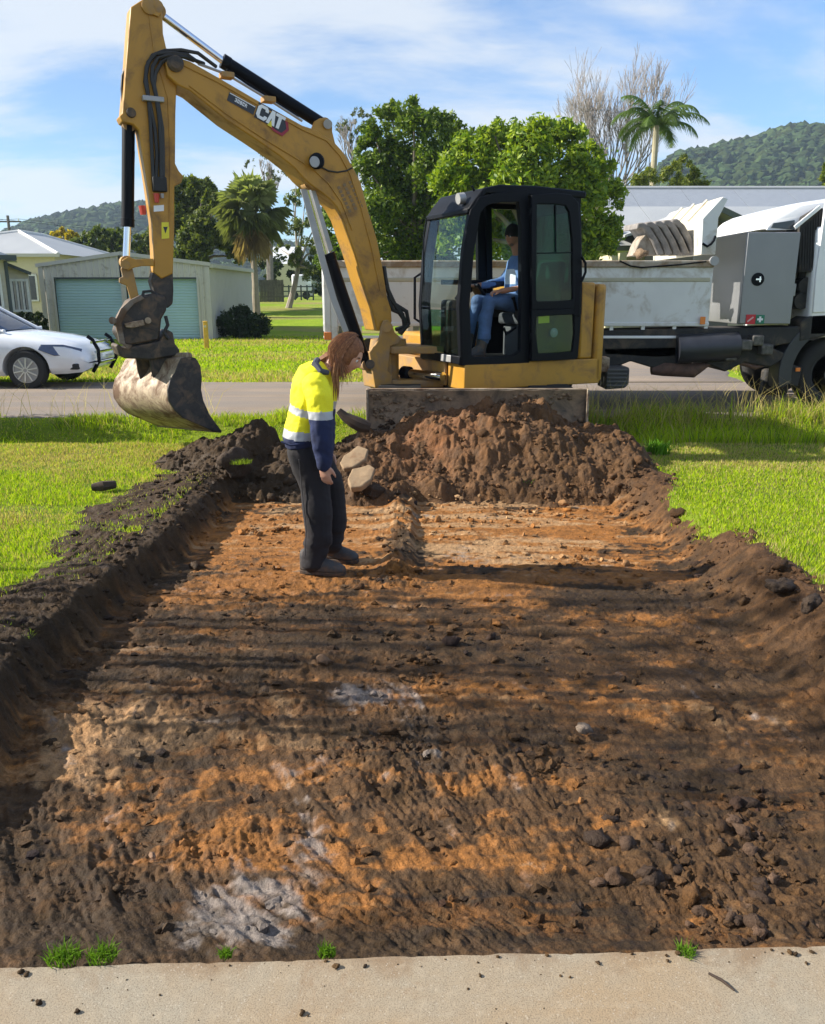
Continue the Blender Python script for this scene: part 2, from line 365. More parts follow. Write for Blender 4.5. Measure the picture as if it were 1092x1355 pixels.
def soil_colour(x, y, z, tw):
    def lay(c, f, k): f = np.clip(f, 0, 1)[:, None]; return c * (1 - f) + k * f
    st = fbm(x * .8, y * 8.5, 101, 6, .6); pt = fbm(x * 2.1, y * 2.6, 111, 6, .6); fi = fbm(x * 17, y * 21, 121, 4, .6); su, sv = scrape(x, y); pd = fbm(su * 10, sv * 1.8, 131, 5, .6); tn = torn(x * 8, y * 10, 135, 4)
    c = np.repeat(SOIL_BROWN[None], len(x), 0) * (1 + .5 * fi[:, None])
    c = lay(c, sstep(.0, .3, -pt + .35 * st + .2 * tn), SOIL_DARK * 1.2)
    c = lay(c, sstep(.12, .4, st - .2 * pt + .25 * fi) * .55, SOIL_ORANGE * .62)
    c = lay(c, sstep(.1, .45, -st + .3 * pd) * .5, SOIL_DARK * 1.5)
    floor = 1 - np.clip(tw * 1.6, 0, 1)
    far = sstep(4.7, 5.5, y) * sstep(7.6, 7.0, y)
    orange = blob(x, y, [(-.95, 2.6, .35, .3, .6), (-.55, 2.35, .4, .25, .55), (-.25, 2.05, .25, .25, .6), (.28, 2.0, .32, .35, .55), (.15, 2.7, .12, .3, .5), (.5, 2.75, .5, .2, .3), (1.0, 3.4, .5, .25, .3),
                         (-1.1, 3.4, .4, .3, .25), (1.2, 4.3, .5, .25, .3), (-.9, 4.6, .5, .4, .4), (-.8, 6.0, .6, .8, .55), (.9, 6.2, .9, .9, .6), (.9, 4.95, .9, .15, .45), (.0, 4.2, 1.2, .12, .25), (.7, 4.75, 1.1, .3, .5), (-.9, 4.9, .7, .3, .4), (.2, 3.75, 1.5, .08, .3)])
    tan = blob(x, y, [(-1.35, 2.9, .25, .35, .75), (-1.1, 3.05, .3, .2, .4), (.5, 6.6, .7, .5, .5), (.6, 5.7, .5, .3, .5), (-.9, 6.6, .6, .5, .3), (1.3, 3.1, .4, .2, .35), (-.6, 5.3, .4, .3, .3), (.9, 2.4, .25, .1, .4), (-.9, 3.75, .9, .10, .35), (-.5, 3.05, .9, .08, .3)])
    grey = blob(x, y, [(-.55, 2.02, .14, .18, .85), (-.35, 2.12, .10, .28, .8), (-.42, 1.88, .22, .12, .6), (-.15, 3.4, .22, .18, .75), (-.85, 3.12, .12, .06, .8), (.08, 2.2, .12, .5, .5), (.05, 2.95, .2, .3, .45), (.55, 4.7, .5, .1, .3), (.35, 5.5, .2, .5, .3), (.8, 3.6, .3, .1, .4), (-.62, 4.3, .15, .12, .35)])
    dark = blob(x, y, [(-1.5, 2.05, .5, .3, .5), (-.8, 2.0, .3, .3, .25), (1.1, 2.1, .6, .4, .5), (.3, 3.1, 1.6, .14, .35), (.6, 3.9, 1.4, .2, .35), (-.2, 3.65, 1.2, .12, .45), (.2, 2.45, .25, .2, .3), (1.2, 2.9, .6, .2, .3), (-.1, 5.9, .09, 1.0, .9)])  # soil's dark patches, plus lateral bands of tree shade put into the colour
    c = lay(c, floor * sstep(.28, .66, .85 * orange + .5 * far + .8 * pt + .5 * st + .55 * fi - .18 * tn + .05) * (.8 + .2 * far), SOIL_ORANGE)
    c = lay(c, floor * sstep(.36, .78, .8 * tan + .3 * far + .8 * st + .55 * pd + .4 * fi) * (.6 + .25 * far), SOIL_TAN)
    c = lay(c, floor * sstep(.36, .75, .8 * grey + .75 * pd + .4 * fi + .3 * pt - .15 * tn) * .85, SOIL_GREY)
    c = lay(c, floor * sstep(.3, .7, .8 * dark + .6 * st - .5 * pt + .45 * fi + .2 * tn - .2 * far) * .85, SOIL_DARK * 1.3)
    wall = np.clip(tw * 1.4, 0, 1)
    right = sstep(.5, 1.5, x)
    wc = (SOIL_DARK * 1.5)[None] * (1 - right[:, None]) + (SOIL_RED * .75)[None] * right[:, None]  # left bank darkened: topsoil and its shade together in the colour
    wc = wc * (1 + .45 * fi[:, None]) ; wc = lay(wc, sstep(.1, .5, fbm(x * 5, y * 5, 141, 4)) * .6, SOIL_DARK)
    c = c * (1 - wall[:, None]) + wc * wall[:, None]
    return np.clip(c * (1 + .30 * fbm(x * 45, y * 45, 151, 2)[:, None]) * (.84 + .34 * torn(x * 20, y * 26, 155, 3)[:, None]), .008, .6)

# fan of columns, finer near the middle; rows finer near the slab
NR, NC = 560, 860
yr = 1.60 * (10.78 / 1.60) ** np.linspace(0, 1, NR)
t = np.linspace(-1, 1, NC); sx = np.sign(t) * np.abs(t) ** 1.15
ext = np.array([1.06, 1.15, 1.3, 1.5, 1.8, 2.2, 2.8, 3.6, 4.8, 6.5]); sx = np.concatenate([-ext[::-1], sx, ext])
NCC = len(sx)
gy, gs = np.meshgrid(yr, sx, indexing='ij'); gx = gs * (1.15 + .60 * gy); X = gx.ravel(); Y = gy.ravel()
Z, SO, TW = ground_h(X, Y)
rough = np.clip(SO, 0, 1)
wallw = np.clip(np.sin(np.clip(TW, 0, 1) * math.pi) + .35 * (TW > .5), 0, 1)
patch = np.clip(.45 + 1.5 * fbm(X * 1.4, Y * 2.2, 201, 4) + .5 * sstep(.35, 1.0, X) * sstep(2.9, 2.2, Y), 0, 1.4)
big = lumps(X, Y, .16, 211, .3) * (.08 * patch + .8 * wallw) + lumps(X, Y, .075, 221, .5) * (.16 * patch + .7 * wallw) + lumps(X, Y, .034, 231, .5) * (.34 * patch + .45)
ridge_ = np.exp(-((X + .10) / .16) ** 2) * sstep(4.7, 5.1, Y)
calm = 1 + .9 * ridge_ - .5 * sstep(4.7, 5.4, Y) * (1 - np.clip(TW, 0, 1))
su_, sv_ = scrape(X, Y)
gash = .020 * torn(su_ * 4.2, sv_ * 1.7, 241, 3) + .014 * torn(su_ * 9, sv_ * 4.4, 243, 3) - .011 * torn(su_ * 19, sv_ * 13, 245, 3) + .009 * torn(su_ * 38, sv_ * 22, 247, 3) + .006 * fbm(su_ * 85, sv_ * 50, 248, 2)
rake = .016 * torn((X * .85 + Y * .45) * 9, (Y - X * .4) * 1.6, 251, 4) * sstep(3.5, 2.7, Y) * sstep(.9, -.2, X) + .010 * torn(X * 1.1, Y * 15, 255, 4)
Z = Z + rough * calm * (big * .55 + gash * (.25 + .50 * patch + .7 * wallw) + rake + .012 * fbm(X * 7, Y * 7, 261, 4))
edge = sstep(.22, .0, Y - slab_edge(X)); Z = Z * (1 - edge * .3) - .012 * edge * (1 - .5 * rough)
COLR = soil_colour(X, Y, Z, TW)
idx = np.arange(NR * NCC).reshape(NR, NCC)
F = np.stack([idx[:-1, :-1], idx[:-1, 1:], idx[1:, 1:], idx[1:, :-1]], -1).reshape(-1, 4)
keep = Y[F].max(1) > slab_edge(X[F].mean(1)) - .03
F = F[keep]
m_soil = SO[F].mean(1) + .5 * (fbm(X[F[:, 0]] * 9, Y[F[:, 0]] * 9, 281, 3)) > .5
def sub(name, Fs, m, attrs):
    used = np.unique(Fs); remap = np.full(len(X), -1, dtype=np.int64); remap[used] = np.arange(len(used))
    return link_mesh(name, np_mesh(name, np.stack([X[used], Y[used], Z[used]], 1), remap[Fs], True, {k: a[used] for k, a in attrs.items()}), m, None, 'structure')

# soil: vertex colour holds earth tones and some painted shade, fine grain on top
t_ = NT('soil'); c_ = t_.coord('World'); col_ = t_.attr('soil_colour', True)
g1 = t_.noise(c_, 160, 5, .65); g2 = t_.noise(c_, 42, 6, .62, .3)
col2 = t_.mix(t_.ramp(g1, [(.3, 0.), (.7, 1.)]), t_.mix(1., col_, (.62, .6, .58), 'MULTIPLY'), t_.mix(1., col_, (1.3, 1.28, 1.25), 'MULTIPLY'))
rg_ = t_.ramp(t_.noise(c_, 7, 4, .6), [(.35, .62), (.65, .95)])
b1 = t_.bump(g2, .95, .016); b2 = t_.bump(g1, .75, .005, b1)
t_.bsdf(col2, rg_, 0, b2, .25); M_SOIL = t_.m
# lawn sheet under the blades
t_ = NT('lawn'); c_ = t_.coord('World')
ga = t_.noise(c_, 1.3, 5, .6, .3); gb = t_.noise(c_, 55, 4, .7); gc = t_.noise(c_, .45, 3, .5)
la = t_.mix(t_.ramp(ga, [(.35, 0.), (.62, 1.)]), (.13, .20, .014), (.22, .29, .022)); la = t_.mix(t_.ramp(gc, [(.56, 0.), (.70, .75)]), la, (.25, .20, .085))
la = t_.mix(t_.ramp(gb, [(.3, .55), (.6, 0.)]), la, (.04, .05, .012))
t_.bsdf(la, .85, 0, t_.bump(gb, .9, .03), .1); M_LAWN = t_.m
soil_o = sub('dug_soil', F[m_soil], M_SOIL, {'soil_colour': COLR})
lawn_o = sub('lawn', F[~m_soil], M_LAWN, {})
tag(soil_o, 'long shallow bed of scraped brown and orange soil cut into the lawn', None); tag(lawn_o, 'bright green lawn either side of the dug bed')

# ---- the heap pushed up in front of the blade
mx_ = np.linspace(-2.75, 2.75, 520); my_ = np.linspace(6.7, 9.05, 250)
MY, MX = np.meshgrid(my_, mx_, indexing='ij'); MX = MX.ravel(); MY = MY.ravel()
mh = mound_h(MX, MY); bz, _, _ = ground_h(MX, MY)
cl = np.clip(mh / .06, 0, 1)
bump_ = lumps(MX, MY, .24, 301, .5) * .95 + lumps(MX, MY, .11, 311, .75) * 1.15 + lumps(MX, MY, .045, 321, .75) * .95
MZ = bz + mh + cl * (bump_ * .62 + .035 * torn(MX * 5, MY * 5, 331, 4) + .020 * torn(MX * 17, MY * 17, 335, 3) + .010 * fbm(MX * 40, MY * 40, 341, 3)) - .05 * sstep(.075, .035, mh) - .004
gi = np.arange(len(MX)).reshape(250, 520); FM = np.stack([gi[:-1, :-1], gi[:-1, 1:], gi[1:, 1:], gi[1:, :-1]], -1).reshape(-1, 4)
FM = FM[mh[FM].max(1) > .035]
fi = fbm(MX * 12, MY * 12, 351, 4); pa = fbm(MX * 2.4, MY * 2.4, 361, 4)
mc = SOIL_RED[None] * (.95 + .5 * fi[:, None]); w1 = np.clip(sstep(.0, .5, pa + .15) * .6, 0, 1)[:, None]; mc = mc * (1 - w1) + SOIL_BROWN * .85 * w1
w2 = np.clip(blob(MX, MY, [(.35, 8.0, .45, .45, 1.), (.0, 7.6, .35, .3, .7)]) * (.55 + .9 * fi), 0, .8)[:, None]; mc = mc * (1 - w2) + np.array([.19, .083, .034]) * w2
w3 = np.clip(sstep(-.2, -1.0, MX) + sstep(1.5, 2.2, MX) * .35 + .2 * pa, 0, 1)[:, None]; mc = mc * (1 - w3) + SOIL_DARK * 1.35 * w3  # heap's shaded left end painted dark; right end partly darkened
MC = np.clip(mc * (1 + .3 * fbm(MX * 50, MY * 50, 371, 2)[:, None]), .008, .5)
used = np.unique(FM); rm = np.full(len(MX), -1); rm[used] = np.arange(len(used))
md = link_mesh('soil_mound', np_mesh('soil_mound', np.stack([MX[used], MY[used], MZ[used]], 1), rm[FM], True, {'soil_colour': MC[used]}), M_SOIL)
tag(md, 'heap of loose reddish brown soil pushed up in front of the dozer blade', 'soil heap')

# ---- clods: joined lumps
def ico(sub_):
    bm = bmesh.new(); bmesh.ops.create_icosphere(bm, subdivisions=sub_, radius=1); v = np.array([p.co[:] for p in bm.verts]); bm.verts.index_update(); f = np.array([[q.index for q in fc.verts] for fc in bm.faces]); bm.free(); return v, f
IV1, IF1 = ico(1); IV2, IF2 = ico(2)
def clods(name, P, S, cols, fine=True, kind='stuff', m=None, seed=1):
    """P (n,3) centres, S (n,) radii, cols (n,3)"""
    iv, jf = (IV2, IF2) if fine else (IV1, IF1); n = len(P); rg = np.random.default_rng(seed)
    k = len(iv); fr = rg.uniform(2.2, 4.2, (n, 1)); ph = rg.uniform(0, 90, (n, 3))
    q = iv[None] * fr[:, :, None] + ph[:, None, :]
    d = 1 + .8 * fbm(q[..., 0].ravel() + q[..., 2].ravel() * .7, q[..., 1].ravel() - q[..., 2].ravel() * .4, seed, 3).reshape(n, k)
    an = rg.uniform(0, 6.28, n); st = rg.uniform(.6, 1.25, (n, 3)) * np.array([1, 1, .72])
    v = iv[None] * d[..., None] * st[:, None, :] * S[:, None, None]
    c, s = np.cos(an)[:, None], np.sin(an)[:, None]
    v = np.stack([v[..., 0] * c - v[..., 1] * s, v[..., 0] * s + v[..., 1] * c, v[..., 2]], -1) + P[:, None, :]
    Fc = (jf[None] + (np.arange(n) * k)[:, None, None]).reshape(-1, 3)
    vc = np.repeat(cols, k, 0) * rg.uniform(.8, 1.2, (n * k, 1))
    return link_mesh(name, np_mesh(name, v.reshape(-1, 3), Fc, fine, {'soil_colour': vc}), m or M_SOIL, None, kind)
def surf_h(x, y):
    """top of soil or heap"""
    z, so, tw = ground_h(x, y); m = mound_h(x, y); return z + np.where(m > .03, m, 0), so, tw
def scatter(n, x0, x1, y0, y1, rg, power=1.0):
    y = y0 * (y1 / y0) ** rg.uniform(0, 1, n); return rg.uniform(x0, x1, n), y
rg = np.random.default_rng(11)
x, y = scatter(22000, -2.3, 2.5, 1.8, 8.6, rg); z, so, tw = surf_h(x, y)
wt = so * (.18 + .6 * np.clip(fbm(x * 1.8, y * 1.8, 401, 3) * 1.6, 0, 1) + .75 * (tw > .05) + .9 * (mound_h(x, y) > .05) + .7 * np.exp(-((x + .1) / .14) ** 2) * (y > 4.8) + .8 * (x > .8) * (y < 2.6))
k = rg.uniform(0, 1, len(x)) < wt; x, y, z, tw = x[k], y[k], z[k], tw[k]
S = (.0045 + .012 * rg.uniform(0, 1, len(x)) ** 4) * (1 + .12 * y)
cc = soil_colour(x, y, z, tw) * rg.uniform(.7, 1.3, (len(x), 1)); mm = mound_h(x, y) > .05
cc[mm] = SOIL_RED * rg.uniform(.6, 1.4, (mm.sum(), 1)); w = x < -.6; cc[mm & w] = SOIL_DARK * 1.4  # crumbs at the shaded left end painted dark as well
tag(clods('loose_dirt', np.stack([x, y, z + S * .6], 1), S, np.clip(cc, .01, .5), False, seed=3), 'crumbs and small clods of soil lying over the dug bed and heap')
x, y = scatter(850, -2.2, 2.5, 1.9, 8.5, rg); z, so, tw = surf_h(x, y)
wt = so * (.10 + .7 * (mound_h(x, y) > .06) + .5 * (tw > .1) * (x > 0) + .5 * np.exp(-((x + .1) / .14) ** 2) * (y > 4.8) + .45 * (x > .7) * (y < 2.8))
k = rg.uniform(0, 1, len(x)) < wt; x, y, z, tw = x[k], y[k], z[k], tw[k]
S = (.014 + .028 * rg.uniform(0, 1, len(x)) ** 2.5) * (.7 + .09 * y); cc = np.where((mound_h(x, y) > .05)[:, None], SOIL_RED * rg.uniform(.5, 1.2, (len(x), 1)), soil_colour(x, y, z, tw) * rg.uniform(.7, 1.2, (len(x), 1)))
cc[x < -.6] = SOIL_DARK * 1.5  # left-side clods darkened too, shade in the colour
x2, y2 = rg.uniform(.55, 1.5, 90), rg.uniform(1.85, 2.55, 90); k2 = rg.uniform(0, 1, 90) < .25 + .75 * np.exp(-((x2 - .95) / .28) ** 2); x2, y2 = x2[k2], y2[k2]; S2 = .010 + .032 * rg.uniform(0, 1, len(x2)) ** 2.2
x, y, z, S = np.concatenate([x, x2]), np.concatenate([y, y2]), np.concatenate([z, surf_h(x2, y2)[0]]), np.concatenate([S, S2]); cc = np.concatenate([cc, np.array([[.07, .042, .026]]) * rg.uniform(.5, 1.6, (len(x2), 1))])
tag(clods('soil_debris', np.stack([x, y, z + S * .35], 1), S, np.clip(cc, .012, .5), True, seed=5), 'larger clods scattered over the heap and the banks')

# ---- slab at the camera's feet
t_ = NT('concrete_slab'); c_ = t_.coord('World')
s1 = t_.noise(c_, 1.6, 5, .6, .4); s2 = t_.noise(c_, 260, 3, .7); s3 = t_.noise(c_, 28, 6, .7)
sv = t_.n('TexVoronoi', feature='F1'); t_.put(sv.inputs['Vector'], c_); sv.inputs['Scale'].default_value = 75
cb = t_.mix(t_.ramp(s1, [(.38, 0.), (.60, 1.)]), (.29, .21, .125), (.275, .24, .18)); cb = t_.mix(t_.ramp(t_.noise(c_, 3.3, 6, .7, .8), [(.52, 0.), (.70, .55)]), cb, (.25, .195, .135)); sp_ = t_.n('SeparateXYZ'); t_.put(sp_.inputs[0], c_)
cb = t_.mix(t_.ramp(t_.math('ADD', t_.math('MULTIPLY', t_.math('SUBTRACT', t_.math('ADD', t_.math('MULTIPLY', sp_.outputs[0], .034), 1.70), sp_.outputs[1]), 2.2), t_.math('MULTIPLY', t_.noise(c_, 5, 6, .7, .5), 1.0)), [(.42, .85), (.62, 0.)]), cb, (.20, .135, .08))
cb = t_.mix(t_.ramp(s2, [(.38, .75), (.5, 0.)]), cb, (.15, .115, .08)); cb = t_.mix(t_.ramp(s3, [(.52, 0.), (.72, .5)]), cb, (.36, .30, .215))
cb = t_.mix(t_.ramp(sv.outputs['Distance'], [(.10, .6), (.2, 0.)]), cb, (.38, .33, .26)); cb = t_.mix(t_.ramp(t_.noise(c_, 6, 7, .75, .6), [(.57, 0.), (.72, .75)]), cb, (.20, .125, .07))
t_.bsdf(cb, .88, 0, t_.bump(s2, .5, .003, t_.bump(s3, .35, .006)), .25); M_SLAB = t_.m
xs = np.linspace(-7, 7, 1400); ye = slab_edge(xs) + .006 * fbm(xs * 5, xs * 0, 501, 4) + .010 * np.minimum(0, fbm(xs * 26, xs * 0 + 3, 511, 3) + .12)
rows = [np.stack([xs, ye - .004, xs * 0 - .11], 1), np.stack([xs, ye, xs * 0 - .008], 1), np.stack([xs, ye - .006, xs * 0 - .001], 1), np.stack([xs, ye - .016, xs * 0], 1), np.stack([xs, ye * 0 + 1.0, xs * 0], 1), np.stack([xs, ye * 0 - 5, xs * 0], 1)]
gi = np.arange(6 * 1400).reshape(6, 1400); FS = np.stack([gi[:-1, :-1], gi[:-1, 1:], gi[1:, 1:], gi[1:, :-1]], -1).reshape(-1, 4)[:, ::-1]
tag(link_mesh('concrete_path', np_mesh('concrete_path', np.concatenate(rows), FS, False), M_SLAB, None, 'structure'), 'worn concrete path along the near end of the dug bed')
x = rg.uniform(-1.3, 1.3, 260); y = slab_edge(x) - .015 - .42 * rg.uniform(0, 1, 260) ** 1.6
k = rg.uniform(0, 1, 260) < .2 + .6 * np.exp(-((x + .8) / .35) ** 2) + .35 * np.exp(-((x - .3) / .2) ** 2) + .5 * (y > slab_edge(x) - .05); x, y = x[k], y[k]
S = .0014 + .0075 * rg.uniform(0, 1, len(x)) ** 3
tag(clods('soil_crumbs', np.stack([x, y, S * .45], 1), S, np.repeat(SOIL_DARK[None] * 1.5, len(x), 0) * rg.uniform(.8, 2.2, (len(x), 1)), True, seed=8), 'dark crumbs of soil dropped on the concrete path')

# ---- far ground: road, verge, paddock, hills
def far_h(x, y):
    return 1.05 * sstep(31, 52, y) + .25 * sstep(55, 120, y) - .015 + .03 * fbm(x * .25, y * .25, 601, 3) * sstep(15.5, 19, y)
ys = np.concatenate([np.linspace(10.7, 34, 150), np.geomspace(34.3, 900, 90)]); ss = np.concatenate([np.linspace(-1, 1, 220)]); ss = np.sign(ss) * np.abs(ss) ** 1.5
FY, FS_ = np.meshgrid(ys, ss, indexing='ij'); FX = FS_ * (14 + 1.25 * FY); FX = FX.ravel(); FY = FY.ravel(); FZ = far_h(FX, FY)
FZ = FZ - .03 * sstep(10.6, 10.9, FY) * sstep(15.0, 14.7, FY)
gi = np.arange(len(FX)).reshape(len(ys), len(ss)); FF = np.stack([gi[:-1, :-1], gi[:-1, 1:], gi[1:, 1:], gi[1:, :-1]], -1).reshape(-1, 4)
t_ = NT('verge'); c_ = t_.coord('World')
ga = t_.noise(c_, .55, 5, .62, .4); gb = t_.noise(c_, 9, 5, .7); gc = t_.noise(t_.coord('World', (.35, 1.1, 1)), .42, 4, .6, .3)
la = t_.mix(t_.ramp(ga, [(.35, 0.), (.65, 1.)]), (.17, .27, .014), (.27, .36, .025)); la = t_.mix(t_.ramp(gc, [(.47, 0.), (.62, .8)]), la, (.27, .215, .09)); la = t_.mix(t_.ramp(gb, [(.3, .4), (.55, 0.)]), la, (.05, .075, .012))
t_.bsdf(la, .9, 0, t_.bump(gb, .8, .08), .1); M_VERGE = t_.m
tag(link_mesh('grass_ground', np_mesh('grass_ground', np.stack([FX, FY, FZ], 1), FF, True), M_VERGE, None, 'structure'), 'open grass beyond the road')
t_ = NT('road'); c_ = t_.coord('World', (1, 1.6, 1))
r1 = t_.noise(c_, .9, 5, .6, .3); r2 = t_.noise(c_, 120, 3, .7); r3 = t_.noise(t_.coord('World', (.12, 2.4, 1)), 1.1, 4, .6)
rb = t_.mix(t_.ramp(r1, [(.35, 0.), (.65, 1.)]), (.215, .172, .135), (.27, .215, .165)); rb = t_.mix(t_.ramp(r3, [(.42, 0.), (.62, .75)]), rb, (.185, .165, .15)); rb = t_.mix(t_.ramp(r2, [(.35, .5), (.5, 0.)]), rb, (.10, .085, .07))
t_.bsdf(rb, .9, 0, t_.bump(r2, .5, .006), .2); M_ROAD = t_.m
xs = np.linspace(-40, 40, 1600); e0 = 10.72 + .12 * fbm(xs * .6, xs * 0, 611, 4) + .06 * fbm(xs * 4, xs * 0 + 5, 612, 3); e1 = 15.15 + .10 * fbm(xs * .6, xs * 0 + 9, 613, 4) + .05 * fbm(xs * 4, xs * 0 + 15, 614, 3)
fr = [0, .012, .1, .3, .5, .7, .9, .988, 1]; cr = [-.02, .006, .018, .03, .036, .03, .018, .006, -.02]
RV = np.concatenate([np.stack([xs, e0 + (e1 - e0) * f, xs * 0 + h], 1) for f, h in zip(fr, cr)]); gi = np.arange(len(RV)).reshape(9, 1600)
tag(link_mesh('road', np_mesh('road', RV, np.stack([gi[:-1, :-1], gi[:-1, 1:], gi[1:, 1:], gi[1:, :-1]], -1).reshape(-1, 4), True), M_ROAD, None, 'structure'), 'pale worn road crossing behind the excavator')

dv = [(2.6, 15.0), (5.9, 15.0), (6.6, 17.5), (7.4, 22), (8.2, 27.6), (5.6, 27.6), (4.6, 22), (3.5, 17.5)]
xs = np.linspace(0, 1, 40); dl_ = np.array([[np.interp(a, [0, .2, .55, 1], [2.6, 3.4, 4.6, 5.6]) + .08 * math.sin(a * 40), 15.0 + 12.6 * a] for a in xs]); dr_ = np.array([[np.interp(a, [0, .2, .55, 1], [6.0, 6.6, 7.4, 8.2]) + .08 * math.sin(a * 37 + 1), 15.0 + 12.6 * a] for a in xs])
VD = []
for a, b in zip(dl_, dr_):
    for f in (0, .03, .5, .97, 1): p = a + (b - a) * f; VD.append((p[0], p[1], float(far_h(np.array([p[0]]), np.array([p[1]]))[0]) + (.035 if 0 < f < 1 else -.02)))
gi = np.arange(200).reshape(40, 5)
tag(link_mesh('driveway', np_mesh('driveway', np.array(VD), np.stack([gi[:-1, :-1], gi[:-1, 1:], gi[1:, 1:], gi[1:, :-1]], -1).reshape(-1, 4), True), M_ROAD, None, 'structure'), 'pale driveway leading off the road behind the tipper')
# ---- grass blades
t_ = NT('grass_blade'); gcol = t_.attr('blade_colour', True)
df = t_.n('BsdfDiffuse'); t_.put(df.inputs[0], gcol); tl = t_.n('BsdfTranslucent'); t_.put(tl.inputs[0], t_.mix(1., gcol, (1.1, 1.15, .5), 'MULTIPLY'))
ms = t_.n('MixShader'); ms.inputs[0].default_value = .42; t_.t.links.new(df.outputs[0], ms.inputs[1]); t_.t.links.new(tl.outputs[0], ms.inputs[2]); t_.t.links.new(ms.outputs[0], t_.out.inputs[0]); M_BLADE = t_.m
def blades(name, x, y, z, h, wd, cols, lean, rg, label=None, plain=False):
    n = len(x); a = rg.uniform(0, 6.283, n); b = rg.uniform(0, 6.283, n); l = lean * rg.uniform(.2, 1.2, n) * h
    dx, dy = np.cos(a) * wd / 2, np.sin(a) * wd / 2; lx, ly = np.cos(b) * l, np.sin(b) * l
    if plain:
        V = np.stack([np.stack([x - dx, y - dy, z - .006], 1), np.stack([x + dx, y + dy, z - .006], 1), np.stack([x + lx, y + ly, z + h], 1)], 1).reshape(-1, 3)
        return tag(link_mesh(name, np_mesh(name, V, np.arange(3 * n).reshape(-1, 3), False, {'blade_colour': np.repeat(cols, 3, 0)}), M_BLADE, None, 'stuff'), label)
    V = np.stack([np.stack([x - dx, y - dy, z - .006], 1), np.stack([x + dx, y + dy, z - .006], 1), np.stack([x + dx * .7 + lx * .35, y + dy * .7 + ly * .35, z + h * .6], 1), np.stack([x + lx, y + ly, z + h], 1), np.stack([x - dx * .7 + lx * .35, y - dy * .7 + ly * .35, z + h * .6], 1)], 1).reshape(-1, 3)
    o = np.arange(n)[:, None] * 5; Fq = np.concatenate([o + np.array([[0, 1, 2]]), o + np.array([[0, 2, 4]]), o + np.array([[4, 2, 3]])])
    vc = np.repeat(cols, 5, 0)
    g = link_mesh(name, np_mesh(name, V, Fq, False, {'blade_colour': vc}), M_BLADE, None, 'stuff'); return tag(g, label)
G_GREEN = np.array([.27, .41, .016]); G_LIGHT = np.array([.48, .57, .03]); G_DEEP = np.array([.11, .20, .014]); G_STRAW = np.array([.46, .38, .16])
def gcols(x, y, rg, straw=.0):
    a = rg.uniform(0, 1, (len(x), 1)); c = G_GREEN * (1 - a) + G_LIGHT * a
    d = (rg.uniform(0, 1, len(x)) < .25)[:, None]; c = np.where(d, G_DEEP + .04 * a, c)
    s = (rg.uniform(0, 1, len(x)) < straw)[:, None]; return np.where(s, G_STRAW * (.7 + .5 * a), c)
rg = np.random.default_rng(21)
n = 560000; y = 3.2 * (10.7 / 3.2) ** (rg.uniform(0, 1, n) ** .9); x = rg.uniform(-1, 1, n) * (.60 * y + 2.2)
z, so, tw = ground_h(x, y); thin = np.clip(1.2 - 1.3 * so - .8 * sstep(.25, .75, fbm(x * 1.5, y * 1.5, 701, 3) + .35 * sstep(8.0, 8.8, y)), 0, 1)
spill = np.where((x < xl(y) - .12) | (x > xr(y) + .5)  , np.where(x < 0, .55, .30) * sstep(-.25, .35, fbm(x * 3.5, y * 3.5, 705, 3)), 0); thin = np.maximum(thin, spill)
k = (rg.uniform(0, 1, n) < thin) & ((so < .93) | (spill > .02)) & (mound_h(x, y) < .05) & ((np.abs(x) > 1.5) | (y > 8.8)); x, y, z = x[k], y[k], z[k]
stw = np.clip(.16 + .8 * sstep(-.05, .45, fbm(x * .6, y * .9, 711, 3) + .45 * (y > 7.6) * (y < 8.9)), 0, .7)
h = (.014 + .024 * rg.uniform(0, 1, len(x))) * (.75 + .5 * sstep(-.4, .4, fbm(x * 3, y * 3, 721, 2))); wd = .0034 + .0011 * y * rg.uniform(.5, 1.2, len(x))
blades('lawn_grass', x, y, z, h, wd, gcols(x, y, rg, stw), .7, rg, 'short bright green mown grass either side of the dug bed', True)
n = 60000; y = rg.uniform(8.9, 10.85, n); x = rg.uniform(-6.6, 6.6, n); z, so, tw = ground_h(x, y)
dn = sstep(.1, .5, fbm(x * 1.2, y * 1.4, 731, 3) + .30 + .3 * (x > 1.9)); k = (rg.uniform(0, 1, n) < dn) & (so < .6) & ((np.abs(x - .7) > 1.9) | (y > 10.4)); x, y, z = x[k], y[k], z[k]
right = (x > 1.9); h = (.07 + .16 * rg.uniform(0, 1, len(x)) ** 1.5) * np.where(right, 1.25, .75) * (1 + .6 * (rg.uniform(0, 1, len(x)) < .03)); h = np.where((~right) & (x < -.8), h * .6, h)
blades('ditch_grass', x, y, z, h, .006 + .006 * rg.uniform(0, 1, len(x)), gcols(x, y, rg, np.where(right & (y > 10.2), .38, .15)), .75, rg, 'long grass growing along the roadside ditch')
n = 420; x = np.concatenate([rg.uniform(2.2, 6, 330), rg.uniform(-5.6, -2.5, 90)]); y = rg.uniform(10.3, 10.8, n); z, so, tw = ground_h(x, y)
blades('seed_grass', x, y, z, .3 + .32 * rg.uniform(0, 1, n), np.full(n, .007), np.repeat(G_STRAW[None], n, 0) * rg.uniform(.8, 1.4, (n, 1)), 1.0, rg, 'tall dry seed stalks beside the road')
n = 85000; y = 15.0 * (31 / 15.0) ** rg.uniform(0, 1, n); x = rg.uniform(-1, .6, n) * (.55 * y + 2); kd = (x < np.interp(y, [15, 17.5, 22, 27.6], [2.5, 3.3, 4.5, 5.5])) | (y > 27.6) | (x > np.interp(y, [15, 17.5, 22, 27.6], [6.1, 6.7, 7.5, 8.3])); x, y = x[kd], y[kd]; n = len(x); z = far_h(x, y)
stw = np.clip(.12 + .8 * sstep(-.05, .4, fbm(x * .25, y * .5, 741, 3)), 0, .8)
